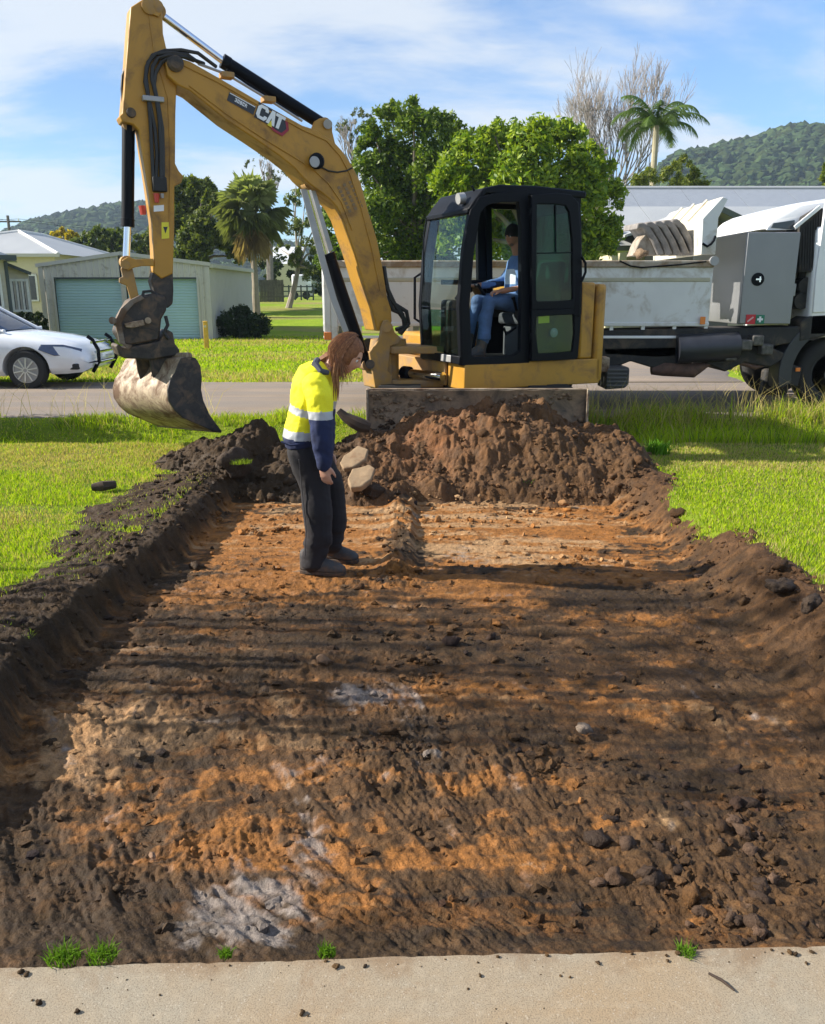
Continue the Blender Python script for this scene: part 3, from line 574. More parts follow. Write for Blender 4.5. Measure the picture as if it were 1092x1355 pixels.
blades('verge_grass', x, y, z, .03 + .05 * rg.uniform(0, 1, n), .012 + .0016 * y * rg.uniform(.5, 1, n), gcols(x, y, rg, stw), .8, rg, 'mown grass verge beyond the road', True)
# ================================================================== EXCAVATOR
YEL = mat('machine_yellow', (.41, .212, .026), .42, var=.10, scale=3, dirt=(.20, .115, .05), dirt_amt=.24, dirt_scale=3.2, spec=.4)
YEL_DUST = mat('dusty_yellow', (.36, .195, .04), .6, var=.15, scale=5, dirt=(.26, .17, .09), dirt_amt=.42, dirt_scale=6)
BLK = mat('cab_black', (.003, .004, .007), .5, var=.2, spec=.13)
BLK_M = mat('matt_black', (.016, .016, .017), .7, var=.3)
RUB = mat('black_rubber', (.018, .018, .018), .85, var=.3, bump=.4, bscale=30)
HOSE = mat('hose_rubber', (.013, .013, .014), .5, var=.3)
CHROME = mat('chrome_rod', (.75, .77, .8), .12, 1., var=.02)
STEEL = mat('worn_steel', (.17, .145, .12), .5, .55, var=.3, scale=8, bump=.4, bscale=40, dirt=(.14, .085, .05), dirt_amt=.35, dirt_scale=5)
DKSTEEL = mat('grimy_steel', (.035, .031, .028), .55, .3, var=.5, scale=14, bump=.5, bscale=35, dirt=(.16, .11, .07), dirt_amt=.28, dirt_scale=7)
GREYM = mat('grey_metal', (.33, .33, .33), .5, .4, var=.15)
MUDSTEEL = mat('muddy_steel', (.10, .085, .07), .75, .2, var=.4, scale=7, bump=.6, bscale=28, dirt=(.33, .24, .16), dirt_amt=.55, dirt_scale=4.5)
PALESTEEL = mat('bucket_steel', (.36, .285, .20), .55, .15, var=.3, scale=6, bump=.35, bscale=30, dirt=(.12, .068, .04), dirt_amt=.42, dirt_scale=5.5)
WHITE_P = mat('decal_white', (.72, .74, .76), .5, var=.04)
DEC_BLACK = mat('decal_black', (.02, .022, .03), .45, var=.1)
DEC_RED = mat('decal_red', (.28, .012, .03), .5, var=.05)
DEC_YEL = mat('decal_yellow', (.70, .62, .03), .5, var=.06)
DEC_GREY = mat('decal_grey', (.20, .13, .06), .6, var=.1)
ORANGE_L = mat('orange_lamp', (.75, .22, .03), .35, var=.05)
RED_M = mat('red_valve', (.5, .05, .03), .4, var=.05)
GLASS_G = glass('green_glass', (.50, .70, .62), .985)
GLASS_C = glass('clear_glass', (.90, .95, .93), .992)
SEATM = mat('seat_fabric', (.05, .055, .065), .9, var=.2, bump=.3, bscale=80)

TH = R(25); S0 = Vector((.85, 10.0, 0)); ff = Vector((-math.cos(TH), -math.sin(TH), 0)); ll = Vector((math.sin(TH), -math.cos(TH), 0)); ZU = Vector((0, 0, 1))
exc = empty('excavator', (S0.x, S0.y, 0.0), 'yellow and black tracked excavator with its arm raised and a muddy bucket hanging down', 'excavator')
def U(f, l, z): return S0 + ff * f + ll * l + ZU * z
def on(l, *pts): return [hit(u, v, U(0, l, 0), ll) for u, v in pts]
# ---- undercarriage: tracks run towards the camera, blade in front
tr0 = Vector((.68, 9.95, 0))
for sx_ in (-1, 1):
    cx_ = tr0.x + sx_ * .82; tk = MB(); prof = []
    for i in range(40):
        a = 2 * math.pi * i / 40; rr = .26; yy = 1.05 * (1 if math.cos(a) > 0 else -1)
        prof.append((yy + rr * math.cos(a), .28 + rr * math.sin(a)))
    o_ = [Vector((cx_ - .225, tr0.y + a, b + .02)) for a, b in prof]; i_ = [Vector((cx_ - .225, tr0.y + a * .965, .30 + (b - .28) * .84)) for a, b in prof]
    tk.ring(o_, i_, (.45, 0, 0)); track = tk.build('track', RUB, exc, smooth=True)
    lg = MB()
    for i in range(48):
        s_ = i / 48 * (4.2 + 2 * math.pi * .3); q = .3
        if s_ < 2.1: p = (-1.05 + s_, 0.02, 0)
        elif s_ < 2.1 + math.pi * q: a = (s_ - 2.1) / q; p = (1.05 + q * math.sin(a), .298 - .278 * math.cos(a), a)
        elif s_ < 4.2 + math.pi * q: p = (1.05 - (s_ - 2.1 - math.pi * q), .575, math.pi)
        else: a = (s_ - 4.2 - math.pi * q) / q; p = (-1.05 - q * math.sin(a), .298 + .278 * math.cos(a), math.pi + a)
        lg.box((cx_, tr0.y + p[0], p[1]), (.46, .055, .05), Matrix.Rotation(p[2], 3, 'X'))
    lg.build('track_lug', RUB, track, kind='stuff')
    rf = MB().box((cx_, tr0.y, .33), (.2, 2.0, .25)); rf.build('track_frame', DKSTEEL, exc, .02)
    for k, yy in enumerate((-1.05, -.6, -.2, .2, .6, 1.05)):
        MB().lathe((cx_ - .15, tr0.y + yy, .31 if k in (0, 5) else .16), (1, 0, 0), [(0, .2 if k in (0, 5) else .1), (.3, .2 if k in (0, 5) else .1)]).build('idler' if k in (0, 5) else 'roller', DKSTEEL, exc, smooth=True)
MB().box((tr0.x, tr0.y, .38), (1.5, 1.3, .34)).build('car_body', DKSTEEL, exc, .03)
MB().lathe((S0.x, S0.y, .52), (0, 0, 1), [(0, .52), (.14, .52)], 32).build('slew_ring', DKSTEEL, exc, smooth=True)
for sx_ in (-.42, .42): MB().bar((tr0.x + sx_, 9.8, .34), (tr0.x + sx_ * 1.1, 8.54, .30), .13, .2).build('blade_arm', YEL_DUST, exc, .015)
# blade: curved mouldboard with top edge lip and worn patches of mud
bl = MB(); n_ = 28; fr_ = []; bk_ = []
BX0, BX1, BY = -.455, 1.79, 8.50
prof = [(.0, .10), (.035, .16), (.055, .26), (.06, .36), (.05, .46), (.02, .56), (-.02, .62)]
rings = []
for i in range(n_ + 1):
    X_ = BX0 + (BX1 - BX0) * i / n_; w_ = .004 * math.sin(i * 1.7) + .003 * math.sin(i * 4.1)
    r_ = [Vector((X_, BY + a, b + (w_ if b > .6 else 0) + .012 * (i / n_ - .5))) for a, b in prof] + [Vector((X_, BY + a + .03, b + (w_ if b > .6 else 0) + .012 * (i / n_ - .5))) for a, b in reversed(prof)]
    rings.append(r_)
bl.loft(rings); blade = bl.build('dozer_blade', MUDSTEEL, exc, .004)
MB().box(((BX0 + BX1) / 2, BY + .012, .625), (BX1 - BX0 - .01, .05, .022)).build('blade_lip', PALESTEEL, blade, .004)
MB().box(((BX0 + BX1) / 2, BY - .012, .14), (BX1 - BX0, .02, .14)).build('cutting_edge', STEEL, blade, .003)
for X_ in (BX0 - .012, BX1 + .012): MB().prism([(X_ - .012, BY - .03, .08), (X_ - .012, BY - .05, .2), (X_ - .012, BY - .035, .63), (X_ - .012, BY + .08, .63), (X_ - .012, BY + .12, .3), (X_ - .012, BY + .1, .08)], (.024, 0, 0)).build('blade_end_plate', PALESTEEL, blade, .004)
# mud stuck along the blade
rgb = np.random.default_rng(33); n = 900; xx = rgb.uniform(BX0 + .03, BX1 - .03, n); zz_ = .16 + .42 * rgb.uniform(0, 1, n) ** 1.5
kk = fbm(xx * 4, zz_ * 5, 55, 3) + .25 * (zz_ < .35) > .06; xx, zz_ = xx[kk], zz_[kk]; sz = .006 + .026 * rgb.uniform(0, 1, len(xx)) ** 2
mud = clods('caked_mud', np.stack([xx, BY + np.interp(zz_, [b for a, b in prof], [a for a, b in prof]) - .002, zz_], 1) - np.array(exc.location), sz, np.where((zz_ > .3)[:, None], [[.24, .17, .11]], [[.07, .045, .03]]) * rgb.uniform(.6, 1.3, (len(xx), 1)), True, seed=12)
mud.parent = blade

# ---- upper body
def plan(poly, z0, z1): return [Vector(U(f, l, z0)) for f, l in poly], [Vector(U(f, l, z1)) for f, l in poly]
deck = [(.78, 1.0), (.78, -.9), (-.5, -1.02), (-.9, -.95), (-1.15, -.7), (-1.27, -.3), (-1.27, .3), (-1.15, .72), (-.96, 1.0)]
# near side skirt, front step, deck
MB().hull2(*plan([(.775, .97), (.775, -.9), (-.5, -1.0), (-.9, -.95), (-1.1, -.7), (-1.2, 0), (-1.1, .7), (-.9, .97)], .66, .845)).build('turntable_deck', YEL_DUST, exc, .012)
MB().hull2(*plan([(.80, 1.0), (.80, .62), (.77, .62), (.77, .97), (-.955, .97), (-.955, 1.0)], .585, .862)).build('side_skirt', YEL, exc, .012)
MB().hull2(*plan([(.83, .60), (.83, .28), (.79, .28), (.79, .60)], .60, .855)).build('front_skirt', YEL_DUST, exc, .01)
MB().box(U(-.70, 1.003, .80), (.002, .002, .002)).build('skirt_bolt', BLK, exc)
# hood and counterweight
MB().hull2(*plan([(-.66, .985), (-.66, -.95), (-.85, -.95), (-.85, .985)], .86, 1.70)).build('engine_hood', YEL, exc, .03)
MB().hull2(*plan([(-.875, 1.0), (-.875, -.98), (-1.08, -.8), (-1.24, -.42), (-1.28, 0), (-1.24, .42), (-1.1, .78), (-.985, 1.0)], .60, 1.68)).build('counterweight', YEL, exc, .035)
MB().hull2(*plan([(-.10, .965), (-.10, .90), (-.65, .90), (-.65, .965)], .87, 1.42)).build('hood_side_panel', YEL, exc, .02)
# front right housings, tool box and boom hoses tray
MB().hull2(*plan([(.66, -.12), (.66, -.92), (-.6, -.95), (-.6, -.12)], .85, 1.12)).build('tank_cover', YEL, exc, .04)

# ---- cab
LP = 1.0
def cabp(poly, l0, th): return MB().prism(on(l0, *poly), ll * -th)
od = [(612, 484), (609, 406), (615, 330), (624, 279), (634, 261), (660, 254), (699, 250), (701, 300), (701, 420), (701, 481), (682, 482), (650, 483)]
idr = [(625, 472), (622, 402), (628, 331), (637, 281), (646, 271), (664, 267.5), (687, 267), (690, 300), (690, 420), (689, 464), (680, 470.5), (650, 473)]
MB().ring(on(LP, *od), on(LP, *idr), ll * -.07).build('door_frame', BLK, exc, .008)
# rear quarter of the near side
ro = [(701, 250), (735, 250.5), (767, 252), (770, 300), (771, 380), (770, 416), (735, 416), (701, 416)]
ri = [(709, 266), (735, 266), (757, 268), (760, 300), (761, 380), (760, 404), (735, 405), (709, 406)]
MB().ring(on(LP - .02, *ro), on(LP - .02, *ri), ll * -.06).build('rear_frame', BLK, exc, .006)
MB().box((on(LP - .05, (703.5, 447))[0]), (.05, .05, .36)).build('rear_post', BLK, exc, .005)
MB().prism(on(LP - .05, *ri), ll * -.006).build('quarter_pane', GLASS_G, exc)
# open door folded back against the cab
dor = MB(); dO = [(704, 258), (735, 256), (758, 258), (766, 268), (769, 320), (768, 400), (766, 470), (735, 477), (705, 478), (704, 440), (704, 405), (704, 320)]
dI = [(711, 270), (735, 270), (749, 272), (754, 281), (758, 320), (758.5, 395), (757, 397), (735, 398.5), (712, 399), (710, 396), (710, 360), (710.5, 320)]
dO1 = [(704, 258), (735, 255), (756, 257), (766, 268), (770, 320), (770, 395), (770, 408), (735, 409), (704, 410), (704, 396), (704, 360), (704, 320)]
dO2 = [(704, 410), (735, 409), (770, 408), (768, 440), (765, 474), (735, 477), (704, 478), (704, 440)]
dI2 = [(710, 419), (735, 417), (760, 416), (761, 440), (758, 465), (735, 467), (713, 468), (709, 440)]
o2 = LP + .075
dor.ring(on(o2, *dO1), on(o2, *dI), ll * -.045); dor.ring(on(o2, *dO2), on(o2, *dI2), ll * -.045)
door = dor.build('cab_door', BLK, exc, .007)
MB().prism(on(o2 - .02, *dI), ll * -.006).build('upper_pane', GLASS_G, door)
MB().prism(on(o2 - .02, *dI2), ll * -.006).build('lower_pane', GLASS_G, door)
MB().bar(*on(o2 - .012, (735, 271), (735.5, 335)), .018, .012).build('pane_rail', BLK, door); MB().bar(*on(o2 - .012, (711, 335), (758, 334)), .014, .012).build('pane_rail', BLK, door)
MB().prism(on(o2 - .028, (712.5, 414), (727, 413), (727, 427), (712.5, 428)), ll * .003).build('warning_sticker', DEC_YEL, door)
MB().lathe(on(o2 - .06, (731, 440))[0], ll, [(0, .05), (.035, .05), (.04, .03)]).build('door_latch', GREYM, door, smooth=True)
MB().tube(on(o2 + .03, (770, 340), (775, 348), (775, 360), (770, 372)), .014).build('door_handle', BLK, door, smooth=True)
MB().box(on(o2 - .01, (764, 390))[0], (.07, .05, .46)).build('door_lock', BLK, door, .01)
for v_ in (275, 440): MB().cyl(on(LP + .045, (702.5, v_))[0], on(LP + .045, (702.5, v_ + 9))[0], .02, 10).build('door_hinge', BLK, door, smooth=True)
# far side of the cab
CF, CB = None, None
def UF(p): d = Vector(p) - S0; return d.dot(ff), d.dot(ll), d.z
pts = [UF(p) for p in on(LP, *od)]
far = [U(f, .02, z) for f, l, z in pts]; farin = [U(f, .02, z) for f, l, z in [UF(p) for p in on(LP, *idr)]]
MB().ring(far, farin, ll * .06).build('far_side_frame', BLK, exc, .006)
pr = [U(f, .05, z) for f, l, z in [UF(p) for p in on(LP, *[(701, 250), (767, 252), (769, 477), (701, 481)])]]
pi_ = [U(f, .05, z) for f, l, z in [UF(p) for p in on(LP, *[(709, 266), (757, 268), (760, 404), (709, 406)])]]
MB().ring(pr, pi_, ll * .05).build('far_rear_frame', BLK, exc, .006)
MB().prism(farin, ll * .006).build('far_side_pane', GLASS_C, exc); MB().prism(pi_, ll * .006).build('far_quarter_pane', GLASS_C, exc)
fA = UF(on(LP, (609, 406))[0])[0]; zR = UF(on(LP, (660, 254))[0])[2]; fB = UF(on(LP, (768, 400))[0])[0]
zbar = 1.70
MB().tube([U(.62, .10, zbar), U(-.2, .10, zbar)], .028, 10).build('side_rail', BLK, exc, smooth=True)
# rear wall
MB().ring([U(fB, .03, .87), U(fB, LP - .08, .87), U(fB, LP - .08, zR), U(fB, .03, zR)], [U(fB, .14, 1.62), U(fB, LP - .18, 1.62), U(fB, LP - .18, zR - .14), U(fB, .14, zR - .14)], ff * .05).build('rear_wall', BLK, exc, .006)
MB().prism([U(fB + .02, .14, 1.62), U(fB + .02, LP - .18, 1.62), U(fB + .02, LP - .18, zR - .14), U(fB + .02, .14, zR - .14)], ff * .006).build('rear_pane', GLASS_G, exc)
# front: pillars follow the near door line, window between them
def fl(v, f_off=0):   # front edge of the cab at image height v on the near side
    us = np.interp(v, [261, 279, 330, 406, 484], [634, 624, 615, 609, 612]); f, l, z = UF(on(LP, (us, v))[0]); return f + f_off, z
vs_ = [272, 279, 300, 330, 370, 406, 440, 484]
for l0, nm in ((LP - .07, 'front_pillar'), (.02, 'front_pillar')):
    a = [U(fl(v)[0] + .012, l0, fl(v)[1]) for v in vs_]; b = [U(fl(v)[0] - .07, l0, fl(v)[1]) for v in vs_]
    MB().prism(a + b[::-1], ll * .068).build(nm, BLK, exc, .008)
gl_ = [(fl(v)[0] + .006, fl(v)[1]) for v in vs_[1:]]
zmid = 1.42
up = [p for p in gl_ if p[1] > zmid]; fm = float(np.interp(-zmid, [-p[1] for p in gl_], [p[0] for p in gl_]))
upp = up + [(fm, zmid + .01)]
pan = MB()
def sheet(ps, l0, l1, th=.006):
    a = [U(f, l0, z) for f, z in ps]; b = [U(f, l1, z) for f, z in ps]; m_ = MB()
    for i in range(len(ps) - 1): m_.hull2([a[i], b[i], b[i + 1], a[i + 1]], [p - ff * th for p in (a[i], b[i], b[i + 1], a[i + 1])])
    return m_
sheet(upp, .09, LP - .07).build('windscreen', GLASS_C, exc)
lo_ = [(fm, zmid - .01)] + [p for p in gl_ if p[1] < zmid - .02][:-1] + [(gl_[-1][0], .96)]
sheet(lo_, .09, LP - .07).build('lower_windscreen', GLASS_G, exc)
MB().bar(U(gl_[-1][0], .03, .90), U(gl_[-1][0], LP - .01, .90), .05, .085).build('front_sill', BLK, exc, .008)
MB().box(U(gl_[-1][0] + .035, .70, .905), (.24, .012, .075), Matrix.Rotation(math.atan2(ll.y, ll.x), 3, 'Z')).build('sill_plate', GREYM, exc, .006)
MB().bar(U(gl_[0][0] + .0, .03, gl_[0][1]), U(gl_[0][0], LP - .02, gl_[0][1]), .06, .05).build('front_header', BLK, exc, .01)
MB().tube([U(fm + .05, .25, zmid + .25), U(fm + .02, .18, zmid + .75), U(fm - .04, .13, zmid + .95)], .008, 6).build('wiper', BLK, exc)
# roof with dropped, rounded front
zr0 = zR
rp = [(fl(279)[0] + .03, fl(279)[1] + .015), (fl(268)[0] + .01, fl(268)[1] + .03), (fl(262)[0] - .06, zr0 + .03), (fl(262)[0] - .25, zr0 + .075), (0, zr0 + .085), (fB - .02, zr0 + .06), (fB - .02, zr0 - .01), (fl(262)[0] - .1, zr0 - .02), (fl(275)[0] - .02, fl(275)[1] - .02)]
MB().prism([U(f, LP - .01, z) for f, z in rp], ll * -(LP - .03)).build('cab_roof', BLK, exc, .02, seg=3)
MB().cyl(U(fl(279)[0] - .02, .80, fl(268)[1] + .06), U(fl(279)[0] + .05, .80, fl(268)[1] + .05), .055, 14).build('work_lamp', GREYM, exc, smooth=True)
MB().tube([U(fl(268)[0] - .1, .80, zr0), U(fl(268)[0] - .06, .80, zr0 + .07)], .012).build('lamp_bracket', BLK, exc)
# inside: floor, seat, consoles, monitor, levers
MB().box(U(.08, .5, .875), (1.45, .92, .03), Matrix.Rotation(math.atan2(ff.y, ff.x), 3, 'Z')).build('cab_floor', BLK_M, exc)
RZ = Matrix.Rotation(math.atan2(ff.y, ff.x), 3, 'Z')
MB().box(U(-.28, .48, 1.30), (.50, .48, .13), RZ).build('seat', SEATM, exc, .04, seg=3)
MB().box(U(-.56, .48, 1.62), (.12, .46, .62), RZ @ Matrix.Rotation(R(-8), 3, 'Y')).build('seat_back', SEATM, exc, .045, seg=3)
MB().box(U(-.30, .48, 1.05), (.42, .42, .36), RZ).build('seat_base', mat('seat_base_grey', (.075, .08, .09), .7), exc, .03)
for l0 in (.18, .80):
    MB().box(U(-.18, l0, 1.36), (.46, .12, .10), RZ).build('arm_console', BLK_M, exc, .02)
    MB().tube([U(.06, l0, 1.40), U(.09, l0, 1.50), U(.11, l0, 1.54)], [.014, .016, .024], 8).build('control_lever', BLK, exc, smooth=True)
MB().box(U(.50, .18, 1.20), (.24, .26, .62), RZ).build('front_console', BLK_M, exc, .04, seg=3)
MB().tube([U(.46, .20, 1.5), U(.42, .24, 1.60), U(.33, .28, 1.62)], [.05, .04, .03], 8).build('monitor_arm', BLK, exc, smooth=True)
MB().box(U(.26, .30, 1.60), (.035, .20, .20), RZ @ Matrix.Rotation(R(38), 3, 'Y')).build('monitor', BLK, exc, .01)
for l0 in (.38, .60): MB().bar(U(.50, l0, .9), U(.42, l0, 1.28), .025, .025).build('travel_lever', BLK, exc, .004)
MB().tube([U(.10, .86, 1.22), U(.22, .86, 1.15), U(.25, .86, 1.22)], .016).build('safety_lever', BLK, exc, smooth=True)
# mirror and handrail at the front
MB().tube([U(.82, .0, 1.25), U(.90, -.02, 1.3), U(.90, -.02, 1.75), U(.82, .0, 1.8)], .016, 8).build('handrail', BLK, exc, smooth=True)

# ---- boom plane
PHI = R(28); hh = Vector((-math.cos(PHI), -math.sin(PHI), 0)); bb = Vector((math.sin(PHI), -math.cos(PHI), 0)); P0 = Vector((-.25, 9.5, 1.15))
def bp(off, *pts): return [hit(u, v, P0 + bb * off, bb) for u, v in pts]
def plate(pts, off, th): return MB().prism(bp(off, *pts), bb * -th)
BW, SW = .17, .10
boom_o = [(219, 79), (228, 73), (252, 81), (289, 102), (347, 136), (401, 166), (420, 172), (440, 185), (453, 199), (467, 220), (478, 242), (488, 280), (499, 315), (506, 350), (513, 394), (518, 409), (519, 425), (513, 437), (500, 438), (493, 409), (480, 370), (470, 336), (454, 289), (446, 274), (437, 264), (425, 254), (412, 245), (402, 236), (390, 222), (370, 206), (335, 182), (300, 159), (252, 120), (235, 112), (222, 100)]
boom = plate(boom_o, BW, BW * 2).build('boom', YEL, exc, .012)
# raised weld strips along the flanges and reinforcement at the knee
MB().tube([p + bb * .006 for p in bp(BW, (238, 84), (289, 109), (347, 142), (401, 172), (432, 186), (450, 206), (463, 230), (477, 272), (492, 330), (503, 385))], .007, 6).build('weld_seam', YEL, boom, smooth=True)
MB().tube([p + bb * .006 for p in bp(BW, (250, 113), (300, 151), (345, 181), (386, 206), (412, 222), (434, 242), (452, 268), (466, 305))], .006, 6).build('weld_seam', YEL, boom, smooth=True)
# valve line pipes along the top of the boom
for off in (.09, .05): MB().tube(bp(off, (262, 84), (300, 98), (350, 128), (400, 160)), .013, 8).build('steel_pipe', GREYM, boom, smooth=True)
for q in ((300, 100), (355, 132)): MB().box(bp(.07, q)[0], (.12, .12, .05), Matrix.Rotation(PHI, 3, 'Z')).build('pipe_clamp', YEL_DUST, boom, .006)
# ears for the stick cylinder on the boom
for off in (BW - .02, -BW + .06): plate([(412, 172), (417, 160), (424, 156), (434, 156.5), (440, 163), (440, 174), (444, 190), (430, 184)], off, .04).build('cylinder_ear', YEL, boom, .006)
MB().cyl(bp(BW + .02, (434, 164))[0], bp(-BW - .02, (434, 164))[0], .045, 14).build('pivot_pin', GREYM, boom, smooth=True)
# light on the boom and its lead
MB().lathe(bp(BW, (416.5, 214))[0], bb, [(0, .05), (.03, .075), (.07, .078), (.085, .06)], 20).build('boom_lamp', BLK, boom, smooth=True)
MB().lathe(bp(BW + .083, (416.5, 214))[0], bb, [(0, .055), (.006, .05)], 16).build('lamp_lens', GREYM, boom, smooth=True)
MB().tube([p + bb * .012 for p in bp(BW, (424, 221), (434, 226), (446, 228), (458, 226), (466, 222))], .008, 6).build('lamp_lead', HOSE, boom, smooth=True)
# maker's badge: letters cut as solid shapes on the side of the boom
def decal_frame(p, q):
    a, b = bp(BW + .004, p, q); x = (b - a).normalized(); y = bb.cross(x) * -1
    if y.z < 0: y = -y
    return a, x, y
A_, DX, DY = decal_frame((302, 130), (378, 172))
LEN = (bp(BW + .004, (378, 172))[0] - A_).length
def dpoly(pts, m, nm, lift=0.): MB().prism([A_ + DX * (a * LEN) + DY * (b * LEN) + bb * lift for a, b in pts], bb * .003).build(nm, m, boom)
dpoly([(-.01, -.035), (.44, -.035), (.44, .095), (-.01, .095)], DEC_BLACK, 'model_plate')
dpoly([(.0, .078), (.43, .078), (.43, .09), (.0, .09)], WHITE_P, 'plate_stripe', .003)
def letters(txt, a, b, h, m, nm, sp=.62, wt=.24, lift=.004):
    """block letters on a 3 by 5 grid, one joined mesh"""
    G = {'C': ['111', '1.1', '1..', '1.1', '111'], 'A': ['111', '1.1', '111', '1.1', '1.1'], 'T': ['111', '.1.', '.1.', '.1.', '.1.'], '3': ['111', '..1', '.11', '..1', '111'], '0': ['111', '1.1', '1.1', '1.1', '111'], '8': ['111', '1.1', '111', '1.1', '111'], 'R': ['11.', '1.1', '11.', '1.1', '1.1']}
    mb = MB(); u = h / 5
    for i, ch in enumerate(txt):
        for r_, row in enumerate(G[ch]):
            for c__, on_ in enumerate(row):
                if on_ == '1':
                    x0 = a + (i * 3.9 + c__) * u * 1.0; y0 = b + (4 - r_) * u
                    mb.prism([A_ + DX * (x * LEN) + DY * (y * LEN) + bb * lift for x, y in ((x0, y0), (x0 + u * 1.02, y0), (x0 + u * 1.02, y0 + u * 1.02), (x0, y0 + u * 1.02))], bb * .003)
    mb.build(nm, m, boom)
letters('308CR', .10, .005, .055, WHITE_P, 'model_lettering')
# hexagon backing of the badge
dpoly([(.46, -.06), (.80, -.06), (.97, -.10), (1.03, .02), (.97, .15), (.80, .185), (.46, .185)], DEC_BLACK, 'badge_backing', .0)
dpoly([(.70, -.06), (.82, -.11), (.98, -.115), (1.05, .02), (.98, .165), (.94, .14), (1.005, .02), (.95, -.075), (.82, -.075), (.72, -.03)], DEC_RED, 'badge_hexagon', .003)
def dl(quads, m, nm, lift):
    mb = MB()
    for q in quads: mb.prism([A_ + DX * (x * LEN) + DY * (y * LEN) + bb * lift for x, y in q], bb * .003)
    mb.build(nm, m, boom)
C_ = [[(.47, .0), (.51, -.045), (.62, -.045), (.655, -.005), (.655, .03), (.605, .03), (.595, .0), (.53, .0), (.525, .06), (.53, .125), (.595, .125), (.605, .095), (.655, .095), (.655, .13), (.62, .17), (.51, .17), (.47, .125)]]
A_l = [[(.655, -.045), (.71, -.045), (.755, .17), (.70, .17)], [(.755, .17), (.70, .17), (.735, -.045), (.80, -.045)], ]
T_l = [[(.775, .125), (.94, .125), (.94, .17), (.775, .17)], [(.83, -.045), (.885, -.045), (.885, .13), (.83, .13)]]
dl(C_, WHITE_P, 'badge_letter', .006); dl([[(.655, -.045), (.705, -.045), (.728, .06), (.728, .17), (.70, .17)], [(.728, .06), (.752, -.045), (.805, -.045), (.757, .17), (.728, .17)]], WHITE_P, 'badge_letter', .006); dl(T_l, WHITE_P, 'badge_letter', .006)
dl([[(.69, -.075), (.775, -.075), (.732, .02)]], DEC_YEL, 'badge_triangle', .0085)
# faint print on the lower boom
mb = MB()
for r_ in range(3):
    for q in range(7):
        u0, v0 = 446 + r_ * 7.5 + q * 2.4, 247 - r_ * 3.5 + q * 5.2
        mb.prism(bp(BW + .003, (u0, v0), (u0 + 3.6, v0 - 1.4), (u0 + 5.2, v0 + 2.2), (u0 + 1.6, v0 + 3.6)), bb * .002)
mb.build('warning_print', DEC_GREY, boom)

# ---- stick
stick_o = [(173, 9), (184, 2), (192, -3), (204, -3), (211, 3), (215, 17), (216, 44), (220, 62), (230, 85), (234, 105), (232.5, 150), (232, 216), (237, 226), (243, 233), (240, 242), (231, 246), (231, 300), (229, 362), (214, 369), (203, 360), (204, 341), (202, 294), (195, 244), (187, 194), (184, 172), (176, 164), (162, 161), (158, 153), (162, 150), (164, 127), (167, 86)]
stick = plate(stick_o, SW, SW * 2).build('stick', YEL, exc, .010)
MB().tube([p + bb * .004 for p in bp(SW, (197, 20), (204, 70), (212, 96), (222, 130), (225, 200), (224, 300))], .005, 6).build('weld_seam', YEL, stick, smooth=True)
for q, r_ in (((197, 9), .05), ((208, 9), .04)): MB().lathe(bp(SW, q)[0], bb, [(0, r_ * 1.3), (.025, r_ * 1.3), (.03, r_)], 18).build('pin_boss', YEL_DUST, stick, smooth=True)
for off in (SW + .025, -SW + .0): plate([(196, -6), (206, -6), (213, 2), (215, 14), (210, 22), (200, 18)], off, .025).build('cylinder_ear', YEL, stick, .005)
MB().lathe(bp(BW + .045, (233, 82))[0], bb * -1, [(0, .05), (.02, .075), (.36, .075), (.38, .05)], 20).build('boom_pin', DKSTEEL, boom, smooth=True)
MB().lathe(bp(SW, (173.5, 149))[0], bb, [(0, .045), (.02, .04)], 14).build('pin_boss', DKSTEEL, stick, smooth=True)
# coupler block, valves, stickers
MB().box(bp(SW + .03, (211, 244))[0], (.13, .07, .13), Matrix.Rotation(PHI, 3, 'Z')).build('valve_block', BLK_M, stick, .01)
MB().tube(bp(SW + .03, (207, 256), (207.5, 268)), [.03, .02], 8).build('shut_off_valve', RED_M, stick, smooth=True); MB().tube(bp(SW + .03, (214, 256), (215, 262)), [.02, .015], 8).build('hose_fitting', GREYM, stick, smooth=True)
plate([(203.5, 272), (217, 271), (217, 279), (203.5, 280)], SW + .003, .003).build('white_sticker', WHITE_P, stick)
plate([(214, 294), (224, 294), (224, 315), (214, 316)], SW + .003, .003).build('yellow_sticker', DEC_YEL, stick)
plate([(216, 300), (222, 300), (219, 309)], SW + .005, .002).build('sticker_mark', DEC_BLACK, stick)
MB().tube(bp(-SW - .05, (188, 272), (190, 284)), [.035, .03], 8).build('tail_valve', RED_M, stick, smooth=True)
# hose bundle: from the boom tip over the stick
hs = [[(262, 82), (248, 72), (228, 70), (207, 71), (196, 82), (193, 100), (196, 125), (199, 160), (201, 200), (203, 238)],
      [(256, 80), (240, 74), (224, 73), (209, 77), (202, 88), (201, 105), (206, 125), (211, 160), (213, 200), (213, 238)],
      [(286, 88), (262, 70), (240, 66), (218, 67), (202, 73), (194, 88), (192, 108), (198, 135), (205, 170), (208, 205), (206, 240)],
      [(270, 84), (246, 75), (226, 75), (214, 82), (206, 96), (204, 112), (209, 135), (215, 170), (216, 205), (216, 234)]]
for k, h_ in enumerate(hs):
    offs = [.07 if i == 0 else BW + .02 if i < 3 else SW + .03 + .015 * (k % 2) for i in range(len(h_))]
    MB().tube([bp(o, p)[0] for o, p in zip(offs, h_)], .017, 8).build('hydraulic_hose', HOSE, stick, smooth=True)
MB().box(bp(SW + .035, (202.5, 131))[0], (.19, .06, .045), Matrix.Rotation(PHI, 3, 'Z')).build('hose_clamp', GREYM, stick, .006)
MB().tube(bp(0, (168, 86), (162, 100), (161, 118), (163, 140)), .012, 8).build('return_hose', HOSE, stick, smooth=True)
